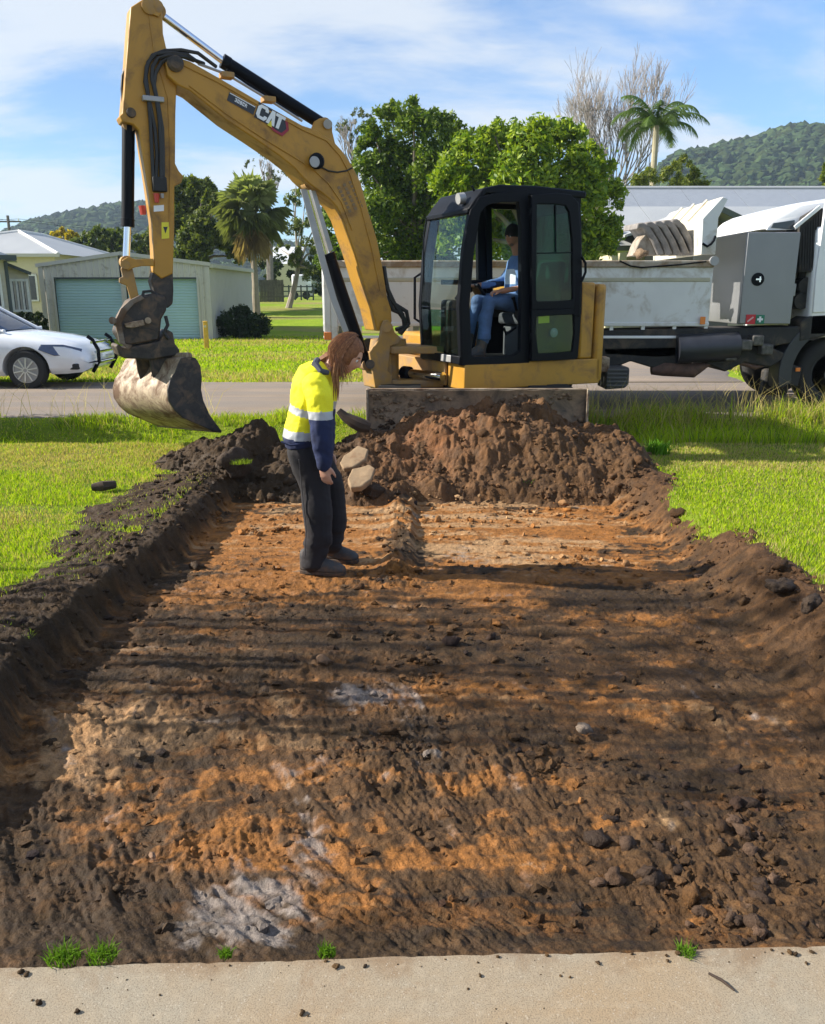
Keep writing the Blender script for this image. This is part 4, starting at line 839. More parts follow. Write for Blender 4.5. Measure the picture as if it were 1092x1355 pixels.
# ---- cylinders
def ram(a, b, c, r0, r1, parent, off=0, nm='cylinder'):
    p, q, s_ = bp(off, a, b, c); d = (q - p).normalized()
    bar_ = MB().lathe(q, (s_ - q).normalized(), [(0, r0 * .75), (.0, r0 * 1.08), (.07, r0 * 1.08), (.075, r0), ((s_ - q).length, r0)], 20).build(nm, BLK, parent, smooth=True)
    MB().cyl(p, q + (s_ - q).normalized() * .02, r1, 16).build('piston_rod', CHROME, bar_, smooth=True)
    for e, rr in ((p, r1 * 1.8), (s_, r0 * 1.0)): MB().cyl(e + bb * (r0 * .9), e - bb * (r0 * .9), rr, 16).build('rod_eye', YEL_DUST, bar_, smooth=True)
    return bar_
sc_ = ram((209, 16), (294, 80), (428, 165), .062, .034, exc, 0, 'stick_cylinder')
MB().tube(bp(.06, (300, 92), (345, 122), (395, 154)), .012, 8).build('cylinder_pipe', BLK, sc_, smooth=True)
bc_ = ram((167, 347), (169, 300), (170, 166), .058, .033, exc, -.02, 'bucket_cylinder')
MB().tube(bp(-.02, (177, 200), (176, 240), (176, 272)), .012, 8).build('cylinder_pipe', BLK, bc_, smooth=True)
bo_ = ram((408, 243), (434, 335), (484, 482), .068, .036, exc, 0, 'boom_cylinder')
pg = MB().prism(bp(.075, (398, 250), (406, 250), (430, 338), (446, 395), (462, 438), (455, 440), (438, 398), (423, 345)), bb * -.012).build('rod_guard', GREYM, bo_, .004)
MB().prism(bp(.09, (412, 252), (418, 252), (441, 330), (436, 334)), bb * -.01).build('rod_guard', GREYM, bo_, .003)
# ---- boom foot casting on its swing post
for off in (BW + .05, -BW - .01):
    plate([(508, 424), (513, 423), (519, 429), (523, 440), (531, 447), (528, 455), (517, 458), (514, 491), (520, 496), (519, 512), (497, 513), (494, 495), (489, 466), (498, 455), (503, 446), (505, 432)], off, .04).build('swing_casting', YEL_DUST, exc, .01)
plate([(492, 470), (519, 462), (520, 513), (497, 514)], BW - .01, 2 * BW - .02).build('swing_post', YEL_DUST, exc, .015)
MB().cyl(bp(BW + .07, (512, 433))[0], bp(-BW - .07, (512, 433))[0], .055, 16).build('foot_pin', YEL_DUST, exc, smooth=True)
MB().cyl(bp(BW + .07, (490, 482))[0], bp(-BW - .05, (490, 482))[0], .05, 16).build('cylinder_pin', DKSTEEL, exc, smooth=True)
pz = bp(0, (508, 470))[0]
MB().lathe((pz.x + .05, pz.y + .05, .50), (0, 0, 1), [(0, .2), (.08, .22), (.12, .12), (.42, .12), (.46, .22), (.58, .2)], 20).build('swing_bracket', YEL_DUST, exc, smooth=True)
for z0 in (.56, .93): MB().hull2([Vector((pz.x - .16, pz.y - .02, z0)), Vector((pz.x + .12, pz.y - .2, z0)), U(.76, .45, z0), U(.76, -.45, z0)], [Vector((pz.x - .16, pz.y - .02, z0 + .08)), Vector((pz.x + .12, pz.y - .2, z0 + .08)), U(.76, .45, z0 + .08), U(.76, -.45, z0 + .08)]).build('mount_plate', YEL_DUST, exc, .012)
MB().cyl(U(.86, .62, .70), U(1.02, .10, .70), .05, 14).build('swing_cylinder', CHROME, exc, smooth=True); MB().cyl(U(1.02, .10, .70), U(1.05, .0, .70), .075, 14).build('swing_gland', BLK, exc, smooth=True)
for a in ([(508, 352), (512, 380), (525, 408), (536, 425), (533, 438)], [(509, 362), (516, 395), (530, 412), (540, 432), (528, 440)], [(510, 378), (522, 402), (538, 412), (541, 428), (530, 442)], [(511, 392), (520, 410), (533, 416), (535, 432), (524, 436)]):
    MB().tube(bp(BW * .2, *a), .024, 8).build('base_hose', HOSE, exc, smooth=True)

# ---- linkage, hitch and bucket
for off in (SW + .03, -SW):
    plate([(162, 344), (169, 340), (180, 343), (203, 342), (204, 352), (188, 352), (178, 354), (170, 358), (163, 352)], off, .03).build('guide_link', YEL, exc, .006)
    plate([(163, 350), (170, 347), (175, 352), (184, 392), (180, 398), (173, 396), (168, 378), (158, 374), (158, 368), (163, 366), (160, 356)], off - .035, .03).build('power_link', YEL_DUST, exc, .006)
MB().cyl(bp(SW + .05, (166, 350))[0], bp(-SW - .05, (166, 350))[0], .042, 16).build('link_pin', YEL_DUST, exc, smooth=True)
# stick nose, dark and greasy
plate([(203, 360), (229, 356), (230, 385), (229, 402), (222, 408), (212, 404), (204, 385), (200, 372)], SW - .012, SW * 2 - .024).build('stick_nose', DKSTEEL, exc, .015)
# tilting hitch: near and far cheeks with a body between
HW = .20
hitch = plate([(172, 398), (181, 393), (202, 388), (219, 392), (221, 410), (214, 422), (211, 450), (165, 458), (154, 440), (160, 418)], HW - .05, 2 * HW - .1).build('tilt_hitch', DKSTEEL, exc, .02)
for off in (HW, -HW + .035):
    plate([(152, 425), (160, 408), (172, 397), (186, 390), (192, 395), (178, 402), (168, 413), (161, 428), (166, 455), (176, 457), (170, 463), (158, 452)], off, .035).build('hitch_cheek', STEEL, hitch, .006)
MB().cyl(bp(HW + .06, (149, 424))[0], bp(-HW - .03, (149, 424))[0], .035, 14).build('hitch_pin', STEEL, hitch, smooth=True)
MB().cyl(bp(HW + .03, (196, 424))[0], bp(HW - .12, (196, 424))[0], .03, 12).build('hitch_bolt', PALESTEEL, hitch, smooth=True)
plate([(165, 428), (190, 423), (192, 430), (176, 434), (167, 433)], HW + .012, .03).build('worn_plate', PALESTEEL, hitch, .005)
MB().tube(bp(HW * .6, (188, 396), (190, 386), (200, 385), (208, 391)), .016, 8).build('hitch_hose', HOSE, hitch, smooth=True); MB().tube(bp(HW * .9, (219, 418), (222, 430), (217, 440), (223, 448)), .018, 8).build('hitch_hose', HOSE, hitch, smooth=True)
# lower cradle and ears
cr_ = plate([(153, 458), (157, 455), (163, 461), (211, 452), (222, 436), (229, 440), (232, 455), (238, 463), (237, 470), (224, 472), (200, 476), (165, 474), (158, 470)], HW * .8, HW * 1.6).build('hitch_cradle', DKSTEEL, hitch, .012)
for u0, off in ((179, -.12), (197, .1)):
    plate([(u0, 468), (u0 + 32, 466), (u0 + 30, 480), (u0 + 18, 490), (u0 + 8, 505), (u0 + 3, 490)], off, .03).build('bucket_ear', DKSTEEL, hitch, .006)
# bucket: side plates carry the curve, back sheet between, tilted about the boom's plane
BKW = 1.08
sp = [(239, 474), (249, 471), (258, 474), (264, 484), (266, 500), (265, 515), (268, 530), (276, 548), (286, 562), (293, 571), (280, 570), (262, 562), (241, 553), (230, 543), (222, 530), (221, 516), (224, 503), (231, 493), (235, 482)]
wv = Vector((-.72, .69, -.06)).normalized(); bc0 = bp(.36, (245, 515))[0]; nearp = [hit(u, v, bc0, wv) for u, v in sp]; ctr = sum(nearp, Vector()) / len(nearp)
sheet_o = nearp[-9:] + nearp[:3]                                       # round the back from the lip up to the top bar
back = nearp[10:] + nearp[:4]
bk = MB(); Cn = ctr
inn = [p + (Cn - p).normalized() * .022 for p in back]
rings = []; nseg = 14
for i in range(nseg + 1):
    o_ = wv * (BKW * i / nseg); rings.append([p + o_ for p in back] + [p + o_ for p in inn[::-1]])
bk.loft(rings); bucket = bk.build('bucket', PALESTEEL, exc, .004, smooth=False)
for e, m_ in ((-.02, DKSTEEL), (BKW, PALESTEEL)):  # near plate's shaded side painted as dark steel, far plate pale
    MB().prism([p + wv * e for p in nearp], wv * .022).build('side_plate', m_, bucket, .005)
lip0, lip1 = nearp[9], nearp[10]
MB().hull2([lip0 + Vector((0, 0, .012)), lip1 + Vector((0, 0, .012)), lip1 - Vector((0, 0, .014)), lip0 - Vector((0, 0, .014))], [p + wv * BKW for p in (lip0 + Vector((0, 0, .012)), lip1 + Vector((0, 0, .012)), lip1 - Vector((0, 0, .014)), lip0 - Vector((0, 0, .014)))]).build('cutting_edge', STEEL, bucket, .003)
tb = nearp[1]; MB().cyl(tb + wv * -.02, tb + wv * (BKW + .02), .035, 12).build('top_bar', PALESTEEL, bucket, smooth=True)
# ================================================================== TIPPER TRUCK
WHITE = mat('truck_white', (.62, .63, .62), .35, var=.06, scale=2, dirt=(.36, .31, .24), dirt_amt=.22, dirt_scale=2.2, coat=.2)
WHITE_C = mat('clean_white', (.74, .75, .76), .3, var=.03, coat=.3)
CREAM = mat('canopy_cream', (.68, .64, .52), .45, var=.06, dirt=(.4, .32, .22), dirt_amt=.2)
BOXSTEEL = mat('brushed_steel', (.24, .245, .25), .45, .55, var=.08, scale=2, bump=.1, bscale=120)
CHASSIS = mat('chassis_black', (.018, .018, .018), .75, var=.5, scale=6, dirt=(.09, .07, .05), dirt_amt=.25)
CONC = mat('old_concrete', (.30, .26, .21), .92, var=.3, scale=7, bump=.8, bscale=22, dirt=(.16, .11, .07), dirt_amt=.3)
RUST = mat('rusty_pipe', (.10, .055, .04), .8, var=.4, scale=12, bump=.3)
TY = 11.35     # near side of the truck
trk = empty('tipper_truck', (3.0, 12.4, 0.0), 'white tipper truck with a steel toolbox parked on the road behind the excavator', 'truck')
def tp(*pts, Y=TY): return [atY(u, v, Y) for u, v in pts]
DEP = 2.3
zt, zb = atY(700, 345, TY).z, atY(700, 431, TY).z
XL, XRt = atY(428, 430, TY).x, atY(942, 385, TY).x
# tray: near side panel, far side panel, floor, tailgate, headboard
def side_panel(nm, Y):
    m_ = MB(); m_.box(((XL + XRt) / 2, Y + .03, (zt + zb) / 2), (XRt - XL, .05, zt - zb)); s_ = m_.build(nm, WHITE, trk, .01)
    MB().box(((XL + XRt) / 2, Y + .02, zt - .04), (XRt - XL, .09, .09)).build('top_rail', mat('rail_dirty', (.42, .38, .31), .7, var=.25, scale=5, dirt=(.22, .15, .09), dirt_amt=.5, dirt_scale=3), s_, .015)
    MB().box(((XL + XRt) / 2, Y + .025, zt - .24), (XRt - XL - .06, .06, .055)).build('pressed_rib', mat('rib_olive', (.40, .38, .28), .6, var=.1), s_, .012)
    MB().box(((XL + XRt) / 2, Y + .022, zb + .02), (XRt - XL, .07, .05)).build('bottom_rail', WHITE, s_, .008)
    return s_
side_panel('tray_side', TY); side_panel('tray_side', TY + DEP - .06)
MB().box(((XL + XRt) / 2, TY + DEP / 2, zb + .02), (XRt - XL - .04, DEP - .16, .06)).build('tray_floor', WHITE, trk)
# lower slotted rail seen below the side panel
MB().box(((XL + XRt) / 2, TY + .02, atY(860, 446, TY).z), (XRt - XL, .05, .035)).build('lower_rail', WHITE_C, trk, .005)
for u in np.linspace(434, 936, 13): x_ = atY(u, 420, TY).x; MB().box((x_, TY + .03, zb - .06), (.05, .04, .13)).build('rail_post', WHITE_C, trk, .004)
MB().box((XL + .02, TY + DEP / 2 - .0, (zt + zb) / 2 - .05), (.06, DEP - .12, zt - zb + .06)).build('tailgate', WHITE, trk, .01)
for u0 in (427, 436): x_ = atY(u0, 400, TY - .03).x; MB().box((x_ + .06, TY - .015, 1.50), (.09, .05, 1.08)).build('corner_post', WHITE, trk, .01)
MB().box((XL + .06, TY - .045, 1.02), (.10, .012, .10)).build('marker_lamp', ORANGE_L, trk, .004); MB().box((XRt - .10, TY - .045, zb + .07), (.07, .012, .10)).build('marker_lamp', ORANGE_L, trk, .004)
# headboard with the sloping rock canopy above
for Y in (TY + .02, TY + DEP - .07): MB().prism(tp((918, 345), (942, 340), (944, 290), (957, 266), (962, 262), (955, 262), (924, 287)), (0, .05, 0)) if False else None
sp_ = [(928, 337), (947, 337), (951, 288), (964, 263), (957, 260), (930, 289)]
cn = MB().prism(tp(*sp_), (0, .045, 0)).build('canopy_side', WHITE, trk, .008)
MB().prism([p + Vector((0, DEP - .1, 0)) for p in tp(*sp_)], (0, .045, 0)).build('canopy_side', WHITE, trk, .008)
hb = tp((929, 337), (930, 289), (957, 260))
dz_ = Vector((0, DEP - .16, 0)); o_ = Vector((0, .05, 0))
MB().hull2([hb[0] + o_, hb[1] + o_, hb[1] + o_ + dz_, hb[0] + o_ + dz_], [p + Vector((.04, 0, 0)) for p in (hb[0] + o_, hb[1] + o_, hb[1] + o_ + dz_, hb[0] + o_ + dz_)]).build('headboard', CREAM, trk, .006)
MB().hull2([hb[1] + o_, hb[2] + o_, hb[2] + o_ + dz_, hb[1] + o_ + dz_], [p + Vector((.03, 0, -.03)) for p in (hb[1] + o_, hb[2] + o_, hb[2] + o_ + dz_, hb[1] + o_ + dz_)]).build('rock_canopy', CREAM, trk, .006)
q_ = hb[1] + (hb[2] - hb[1]) * .45
for k in (.25, .5, .75): MB().bar(hb[1] + o_ + dz_ * k + Vector((0, 0, .012)), hb[2] + o_ + dz_ * k + Vector((0, 0, .012)), .06, .04).build('canopy_rib', CREAM, trk, .006)
MB().tube(tp((930, 322), (936, 326), (941, 323), (945, 318), (947, 312), Y=TY - .04), .016, 8).build('tarp_arm', BLK, trk); MB().lathe(atY(946, 345, TY - .05), (0, 1, 0), [(0, .06), (.08, .06)], 14).build('tarp_pulley', GREYM, trk, smooth=True)
MB().tube(tp((820, 345), (835, 352), (850, 354), (900, 350), (935, 346), Y=TY - .03), .01, 6).build('tarp_cord', BLK, trk)
# steel toolbox across the chassis
X0, X1 = atY(983, 370, TY - .03).x, atY(1053, 370, TY - .03).x; bz0, bz1 = atY(985, 429, TY).z, atY(990, 307, TY).z
MB().box(((X0 + X1) / 2, TY + 1.02, (bz0 + bz1) / 2), (X1 - X0, 2.1, bz1 - bz0)).build('toolbox', BOXSTEEL, trk, .012)
MB().box(((X0 + X1) / 2, TY - .038, (bz0 + bz1) / 2), (X1 - X0 - .02, .012, bz1 - bz0 - .02)).build('toolbox_door', BOXSTEEL, trk, .004)
tl = MB().lathe(atY(1003, 369.5, TY - .045), (0, -1, 0), [(0, .085), (.006, .085), (.008, .07)], 20).build('paddle_latch', BLK, trk, smooth=True); MB().box(atY(1004, 369.5, TY - .06), (.07, .012, .02)).build('latch_paddle', CHROME, tl); MB().box(atY(1006, 369.5, TY - .06), (.018, .013, .07)).build('latch_paddle', CHROME, tl)
def st(u, v, wd, m, nm): p = atY(u, v, TY - .05); return MB().box(p, (wd, .006, wd)).build(nm, m, trk)
st(993.5, 422.5, .125, mat('sign_red', (.5, .02, .03), .5), 'fire_sticker'); st(1006, 422.5, .115, mat('sign_green', (.01, .16, .09), .5), 'aid_sticker')
p = atY(1006, 422.5, TY - .056); MB().box(p, (.075, .004, .026)).build('white_cross', WHITE_P, trk); MB().box(p + Vector((0, -.001, 0)), (.026, .004, .075)).build('white_cross', WHITE_P, trk)
p = atY(993.5, 422.5, TY - .056); MB().bar(p + Vector((-.04, 0, -.03)), p + Vector((.035, 0, .03)), .004, .02).build('sticker_flame', mat('sign_pale', (.6, .35, .35), .5), trk)
MB().box((X1 + .01, TY + .03, 1.62), (.05, .06, .16)).build('toolbox_hinge', BOXSTEEL, trk, .006)
# cab with roof deflector; front of it is outside the frame
CXa = atY(1062, 340, TY).x; CXb = CXa + 1.75
def cabside(Y): return [Vector((CXa + .18, Y, 1.0)), Vector((CXa + .14, Y, 2.42)), Vector((CXb - .25, Y, 2.48)), Vector((CXb, Y, 1.8)), Vector((CXb + .04, Y, .75)), Vector((CXa + .9, Y, .75)), Vector((CXa + .75, Y, 1.0))]
MB().hull2(cabside(TY - .02), cabside(TY + DEP - .05)).build('truck_cab', WHITE_C, trk, .05, seg=3)
MB().hull2([Vector((CXb - .22, TY + .15, 2.5)), Vector((CXb - .05, TY + .15, 2.05)), Vector((CXb - .05, TY + DEP - .2, 2.05)), Vector((CXb - .22, TY + DEP - .2, 2.5))], [p + Vector((.06, 0, .02)) for p in (Vector((CXb - .22, TY + .15, 2.5)), Vector((CXb + .0, TY + .15, 1.95)), Vector((CXb + .0, TY + DEP - .2, 1.95)), Vector((CXb - .22, TY + DEP - .2, 2.5)))]).build('windscreen', GLASS_G, trk)
MB().prism([(CXa + .55, TY - .028, 2.35), (CXa + 1.25, TY - .028, 2.3), (CXa + 1.4, TY - .028, 1.8), (CXa + .55, TY - .028, 1.75)], (0, .012, 0)).build('side_window', BLK, trk)
# roof fairing: rounded hump lofted across the truck
rings = []
for Y, k in ((TY + .12, .0), (TY + .17, .7), (TY + .32, .95), (TY + .7, 1.0), (TY + 1.6, 1.0), (TY + 1.98, .95), (TY + 2.12, .7), (TY + 2.18, 0)):
    pr_ = [(1008, 303), (1010, 292), (1018, 281), (1032, 274), (1060, 267), (1092, 262), (1150, 268), (1180, 300)]
    r_ = []
    for u, v in pr_: q = atY(u, v, TY + .3); r_.append(Vector((q.x, Y, 2.35 + (q.z - 2.35) * (.55 + .45 * k))))
    rings.append(r_)
fa = MB().loft(rings).build('roof_fairing', WHITE_C, trk, smooth=True, angle=50)
MB().prism(tp((1021, 301), (1024, 295), (1052, 291), (1052, 304), Y=TY + .1), (0, .03, 0)).build('fairing_window', mat('window_dim', (.05, .06, .07), .15), trk, .004)
# intake louvres behind the cab
LV = MB().prism(tp((1058, 303), (1063, 286), (1086, 273), (1090, 276), (1082, 360), (1058, 360), Y=TY + .03), (0, .4, 0)).build('intake_housing', CHASSIS, trk, .01)
for i in range(7):
    u = 1062 + i * 3.4; MB().bar(*tp((u, 358), (u + 2.2, 302 - i * 3.6), Y=TY + .018), .018, .014).build('intake_louvre', BLK_M, LV)
MB().bar(*tp((1052, 301), (1086, 273), Y=TY + .02), .03, .05).build('fairing_edge', WHITE_C, trk, .006)
MB().prism(tp((1080, 362), (1094, 262), (1115, 262), (1115, 412), (1076, 414), Y=TY - .04), (0, .05, 0)).build('cab_door', WHITE_C, trk, .01)
MB().prism(tp((1076, 416), (1115, 414), (1115, 440), (1058, 452), (1060, 425), Y=TY - .02), (0, .4, 0)).build('cab_sill', CHASSIS, trk, .02)
MB().tube(tp((1063, 300), (1064, 340), (1060, 400), Y=TY + .25), .07, 12).build('exhaust_stack', CHASSIS, trk, smooth=True)
for q in ((1068, 378), (1062, 398)): MB().lathe(atY(*q, TY + .1), (0, 1, 0), [(0, .11), (.25, .11)], 14).build('air_tank', CHASSIS, trk, smooth=True)
# chassis and running gear
for Y in (TY + .72, TY + 1.45): MB().box((3.2, Y, .80), (7.8, .09, .24)).build('chassis_rail', CHASSIS, trk, .01)
MB().box((1.9, TY + .5, .82), (5.2, .9, .22)).build('sub_frame', CHASSIS, trk, .02)
MB().prism(tp((792, 437), (945, 434), (1060, 432), (1060, 452), (1000, 462), (930, 470), (870, 474), (800, 470)), (0, .6, 0)).build('chassis_side', CHASSIS, trk, .02)
MB().prism(tp((792, 460), (1010, 455), (1045, 470), (1020, 486), (985, 480), (960, 492), (930, 478), (868, 488), (835, 478), (800, 492)), (0, 1.2, 0)).build('underframe', CHASSIS, trk, .02)
MB().cyl(atY(895, 462, TY - .02), atY(975, 458, TY - .02), .19, 18).build('fuel_tank', mat('tank_black', (.02, .022, .03), .4, var=.3), trk, smooth=True)
for q in ((985, 456), (1000, 450), (1012, 462), (965, 470)): MB().box(atY(*q, TY - .04), (.16, .2, .14)).build('engine_part', mat('greasy_alloy', (.10, .095, .085), .6, .3, var=.6, scale=20), trk, .02)
MB().tube(tp((862, 490), (878, 488), (918, 490), (932, 484), Y=TY + .05), [.06, .1, .1, .05], 14).build('muffler', RUST, trk, smooth=True); MB().tube(tp((930, 486), (945, 478), (975, 478), (1000, 486), (1015, 480), Y=TY + .05), .035, 10).build('exhaust_pipe', RUST, trk, smooth=True)
MB().tube(tp((950, 482), (958, 489), (968, 488), (975, 480), Y=TY + .02), .014, 6).build('air_line', HOSE, trk)
def wheel(x_, y_, r_, wd, nm='wheel', parent=trk, dirx=-1, rimr=.58):
    ty = MB().lathe((x_, y_, r_), (0, dirx, 0), [(-wd, r_ * .6), (-wd, r_ * .9), (-wd * .85, r_ * .985), (-wd * .5, r_), (-wd * .15, r_), (wd * .0, r_ * .97), (wd * .06, r_ * .88), (wd * .02, r_ * .62), (-wd * .1, r_ * .58)], 40).build(nm, RUB, parent, smooth=True, angle=50)
    return ty
ax = atY(1107, 480, TY + .05).x
for y_, d in ((TY + .08, 1), (TY + DEP - .1, -1)):
    wt_ = MB().lathe((ax, y_, .5), (0, 1 if d == 1 else -1, 0), [(.30, .3), (.30, .45), (.27, .49), (.2, .5), (.06, .5), (.02, .48), (-.01, .42), (.0, .31), (.02, .29)], 44).build('front_wheel', RUB, trk, smooth=True, angle=50)
    MB().lathe((ax, y_, .5), (0, 1 if d == 1 else -1, 0), [(.02, .3), (.05, .26), (.1, .2), (.02, .12), (-.02, .1)], 24).build('rim', GREYM, wt_, smooth=True)
for xx_ in (.55, 1.75):
    for y_, d in ((TY + .05, 1), (TY + DEP - .05, -1)):
        wt_ = MB().lathe((xx_, y_, .48), (0, d, 0), [(.56, .3), (.56, .45), (.5, .48), (.30, .48), (.29, .4), (.27, .4), (.26, .48), (.06, .48), (.0, .45), (.0, .3), (.06, .28)], 44).build('rear_wheel', RUB, trk, smooth=True, angle=50)
        MB().lathe((xx_, y_, .48), (0, d, 0), [(.06, .29), (.12, .2), (.05, .12), (.0, .1)], 20).build('rim', GREYM, wt_, smooth=True)
# front mudguard arch and flap
arc = [Vector((ax + .62 * math.cos(a), TY - .01, .52 + .62 * math.sin(a))) for a in np.linspace(R(20), R(192), 20)]; ar2 = [Vector((ax + .80 * math.cos(a), TY - .01, .52 + .80 * math.sin(a))) for a in np.linspace(R(20), R(195), 20)]
MB().prism(arc + ar2[::-1], (0, .34, 0)).build('mudguard', mat('guard_plastic', (.03, .033, .038), .5, var=.2), trk, .012)
MB().prism(tp((1047, 482), (1062, 486), (1056, 511), (1040, 508), Y=TY + .02), (0, .03, 0)).build('mud_flap', BLK_M, trk, .004); MB().box(atY(1056, 489, TY), (.06, .03, .05)).build('marker_lamp', ORANGE_L, trk, .006)
MB().box(atY(1025, 505, TY + 1.6), (.4, .2, .4)).build('axle_housing', CHASSIS, trk, .05)
# ribbed black guard low on the near side, just clear of the excavator's tail
gx0, gx1 = atY(803, 485, TY - .3).x, atY(834, 485, TY - .3).x
rg_ = MB().prism([Vector((gx0, TY - .3, .33)), Vector((gx0, TY - .3, .62)), Vector((gx1 - .02, TY - .3, .63)), Vector((gx1, TY - .3, .6)), Vector((gx1, TY - .3, .4)), Vector((gx1 - .05, TY - .3, .35))], (0, .5, 0)).build('ribbed_guard', mat('guard_grey', (.055, .055, .055), .7, var=.3), trk, .02)
for i in range(5): MB().box(((gx0 + gx1) / 2 - .01, TY - .306, .385 + i * .052), (gx1 - gx0 - .05, .02, .022)).build('guard_rib', mat('rib_grey', (.10, .10, .10), .7), rg_, .004)
MB().box(atY(797, 482, TY - .2), (.16, .2, .2)).build('guard_bracket', PALESTEEL, trk, .02)
# load: broken slabs leaning in the tray (things of their own)
labs = ['ribbed grey edging slab leaning against the tipper headboard, nearest to it', 'second grey edging slab from the tipper headboard', 'third grey edging slab from the tipper headboard', 'fourth grey edging slab from the tipper headboard', 'fifth grey edging slab from the headboard, against the pale chunk']
for i in range(5):
    u0 = 922 - i * 11.5; Y_ = TY + .35; pth = [(u0 - 1, 337), (u0 - 9, 318), (u0 - 19 - i * .4, 300), (u0 - 27, 293 + i * 1.2), (u0 - 33, 294 + i * 1.4)]
    c3 = [atY(u, v, Y_) for u, v in pth]; sl = MB(); rings = []
    for p, nrm in zip(c3, [(1, .35), (1, .4), (.9, .5), (.4, .9), (.1, 1)]):
        n2 = Vector((nrm[0], 0, nrm[1])).normalized() * .042
        rings.append([p + n2, p - n2, p - n2 + Vector((0, .75, .02)), p + n2 + Vector((0, .75, .02))])
    o = sl.loft(rings).build('concrete_slab', mat('edging_grey', (.20, .185, .175), .9, var=.35, scale=9, bump=.6, bscale=25), None, .02)
    tag(o, labs[i], 'slab', 'broken concrete slabs loaded on the tipper')
ch = clods('soil_lump', np.array([list(atY(848, 336, TY + .35))]), np.array([.10]), np.array([[.20, .14, .09]]), True, None, M_SOIL, 79); tag(ch, 'small lump of brown soil at the left end of the tipper load', 'soil')

# ================================================================== PARKED CAR
CARW = mat('car_white', (.70, .72, .75), .22, var=.02, coat=.6)
CARG = mat('car_glass', (.015, .03, .07), .05, var=.02, spec=.9)
car = empty('parked_car', (-7.9, 14.75, 0), 'white sedan with a dark bull bar parked on the grass across the road', 'car')
c0 = Vector((-7.9, 14.75, 0))
def cs(x_, zb_, zs, zt_, hw, hwt):   # one closed cross-section of the lower body, nose at +x
    return [c0 + Vector((x_, y, z)) for y, z in ((-hw * .9, zb_), (-hw, zb_ + .10), (-hw * 1.0, zs - .12), (-hw * .97, zs), (-hwt, zt_ - .02), (-hwt * .5, zt_), (hwt * .5, zt_), (hwt, zt_ - .02), (hw * .97, zs), (hw, zs - .12), (hw, zb_ + .10), (hw * .9, zb_))]
ST = [(-2.42, .42, .80, .95, .78, .65), (-2.36, .30, .86, 1.02, .84, .70), (-1.9, .24, .88, 1.06, .89, .74), (-1.0, .22, .86, 1.02, .91, .78), (.0, .22, .84, .99, .915, .80), (.75, .22, .83, .97, .91, .78), (1.2, .23, .80, .93, .90, .74), (1.7, .25, .745, .865, .88, .70), (2.1, .26, .69, .79, .83, .62), (2.32, .28, .62, .70, .74, .52), (2.42, .34, .54, .60, .62, .42)]
bd = MB().loft([cs(*s_) for s_ in ST]).build('body', CARW, car, smooth=True, angle=60)
WX = (1.46, -1.37)
for k, x_ in enumerate(WX):
    for s_ in (-1, 1):
        cut = MB().cyl(c0 + Vector((x_, s_ * .55, .33)), c0 + Vector((x_, s_ * 1.2, .33)), .385, 36).build('arch_cut', BLK, None)
        m_ = bd.modifiers.new('arch', 'BOOLEAN'); m_.object = cut; m_.operation = 'DIFFERENCE'; m_.solver = 'EXACT'; bd['cut%d%d' % (k, s_)] = cut.name
# the cutters are built in world space and the body hangs on the car's empty, so bake in place
bpy.context.view_layer.update(); bake(bd)
for o in [o for o in scene.objects if o.name.startswith('arch_cut')]: bpy.data.objects.remove(o)
for k in list(bd.keys()):
    if k.startswith('cut'): del bd[k]
bd.data.set_sharp_from_angle(angle=R(45))
cab_st = [(-1.75, 1.04, .66, 1.05), (-1.0, 1.40, .56, 1.0), (-.3, 1.45, .58, 1.0), (.35, 1.36, .58, .98), (1.02, .965, .70, .955)]
gh = MB(); rings = [[c0 + Vector((x_, y, z)) for y, z in ((-.78, zb_ - .06), (-hw - .02, (z_ + zb_) / 2 + .05), (-hw, z_ - .03), (-hw * .6, z_), (hw * .6, z_), (hw, z_ - .03), (hw + .02, (z_ + zb_) / 2 + .05), (.78, zb_ - .06))] for x_, z_, hw, zb_ in cab_st]
gh.loft(rings); gho = gh.build('glasshouse', CARG, car, smooth=True, angle=60)
for s_ in (-1, 1):
    MB().tube([c0 + Vector((x_, s_ * (hw + .0), z_ - .012)) for x_, z_, hw, _ in cab_st] + [c0 + Vector((1.1, s_ * .72, .955))], .035, 8).build('roof_pillar', CARW, car, smooth=True)
    MB().tube([c0 + Vector((-.32, s_ * .80, .95)), c0 + Vector((-.34, s_ * .62, 1.41))], .03, 6).build('door_pillar', CARW, car)
rf = MB(); rings = [[c0 + Vector((x_, y, z)) for y, z in ((-hw + .02, z_ - .03), (-hw * .6, z_ + .012), (hw * .6, z_ + .012), (hw - .02, z_ - .03))] for x_, z_, hw in ((-1.0, 1.41, .56), (-.3, 1.46, .58), (.35, 1.37, .58))]
rf.loft(rings); rf.build('roof', CARW, car, smooth=True)
for k, x_ in enumerate(WX):
    for s_ in (-1, 1):
        p = c0 + Vector((x_, s_ * .90, .33)); tw_ = MB().lathe(p, (0, -s_, 0), [(.21, .2), (.21, .3), (.17, .325), (.1, .33), (.04, .325), (.0, .30), (.0, .215), (.03, .205), (.1, .2)], 40).build('wheel', RUB, car, smooth=True, angle=50)
        MB().lathe(p, (0, -s_, 0), [(.01, .215), (-.004, .21), (-.004, .19), (.02, .185), (.10, .18), (.10, .02)], 36).build('rim', GREYM, tw_, smooth=True)
        for q in range(10):
            a = q * math.pi / 5 + .2; d_ = Vector((math.cos(a), 0, math.sin(a))); MB().bar(p + d_ * .03 + Vector((0, -s_ * -.0, 0)), p + d_ * .20, .022, .03, (0, 1, 0)).build('spoke', mat('alloy', (.62, .62, .63), .3, .7, var=.05), tw_)
        MB().lathe(p, (0, -s_, 0), [(.03, .055), (-.008, .05)], 16).build('hub_cap', GREYM, tw_, smooth=True)
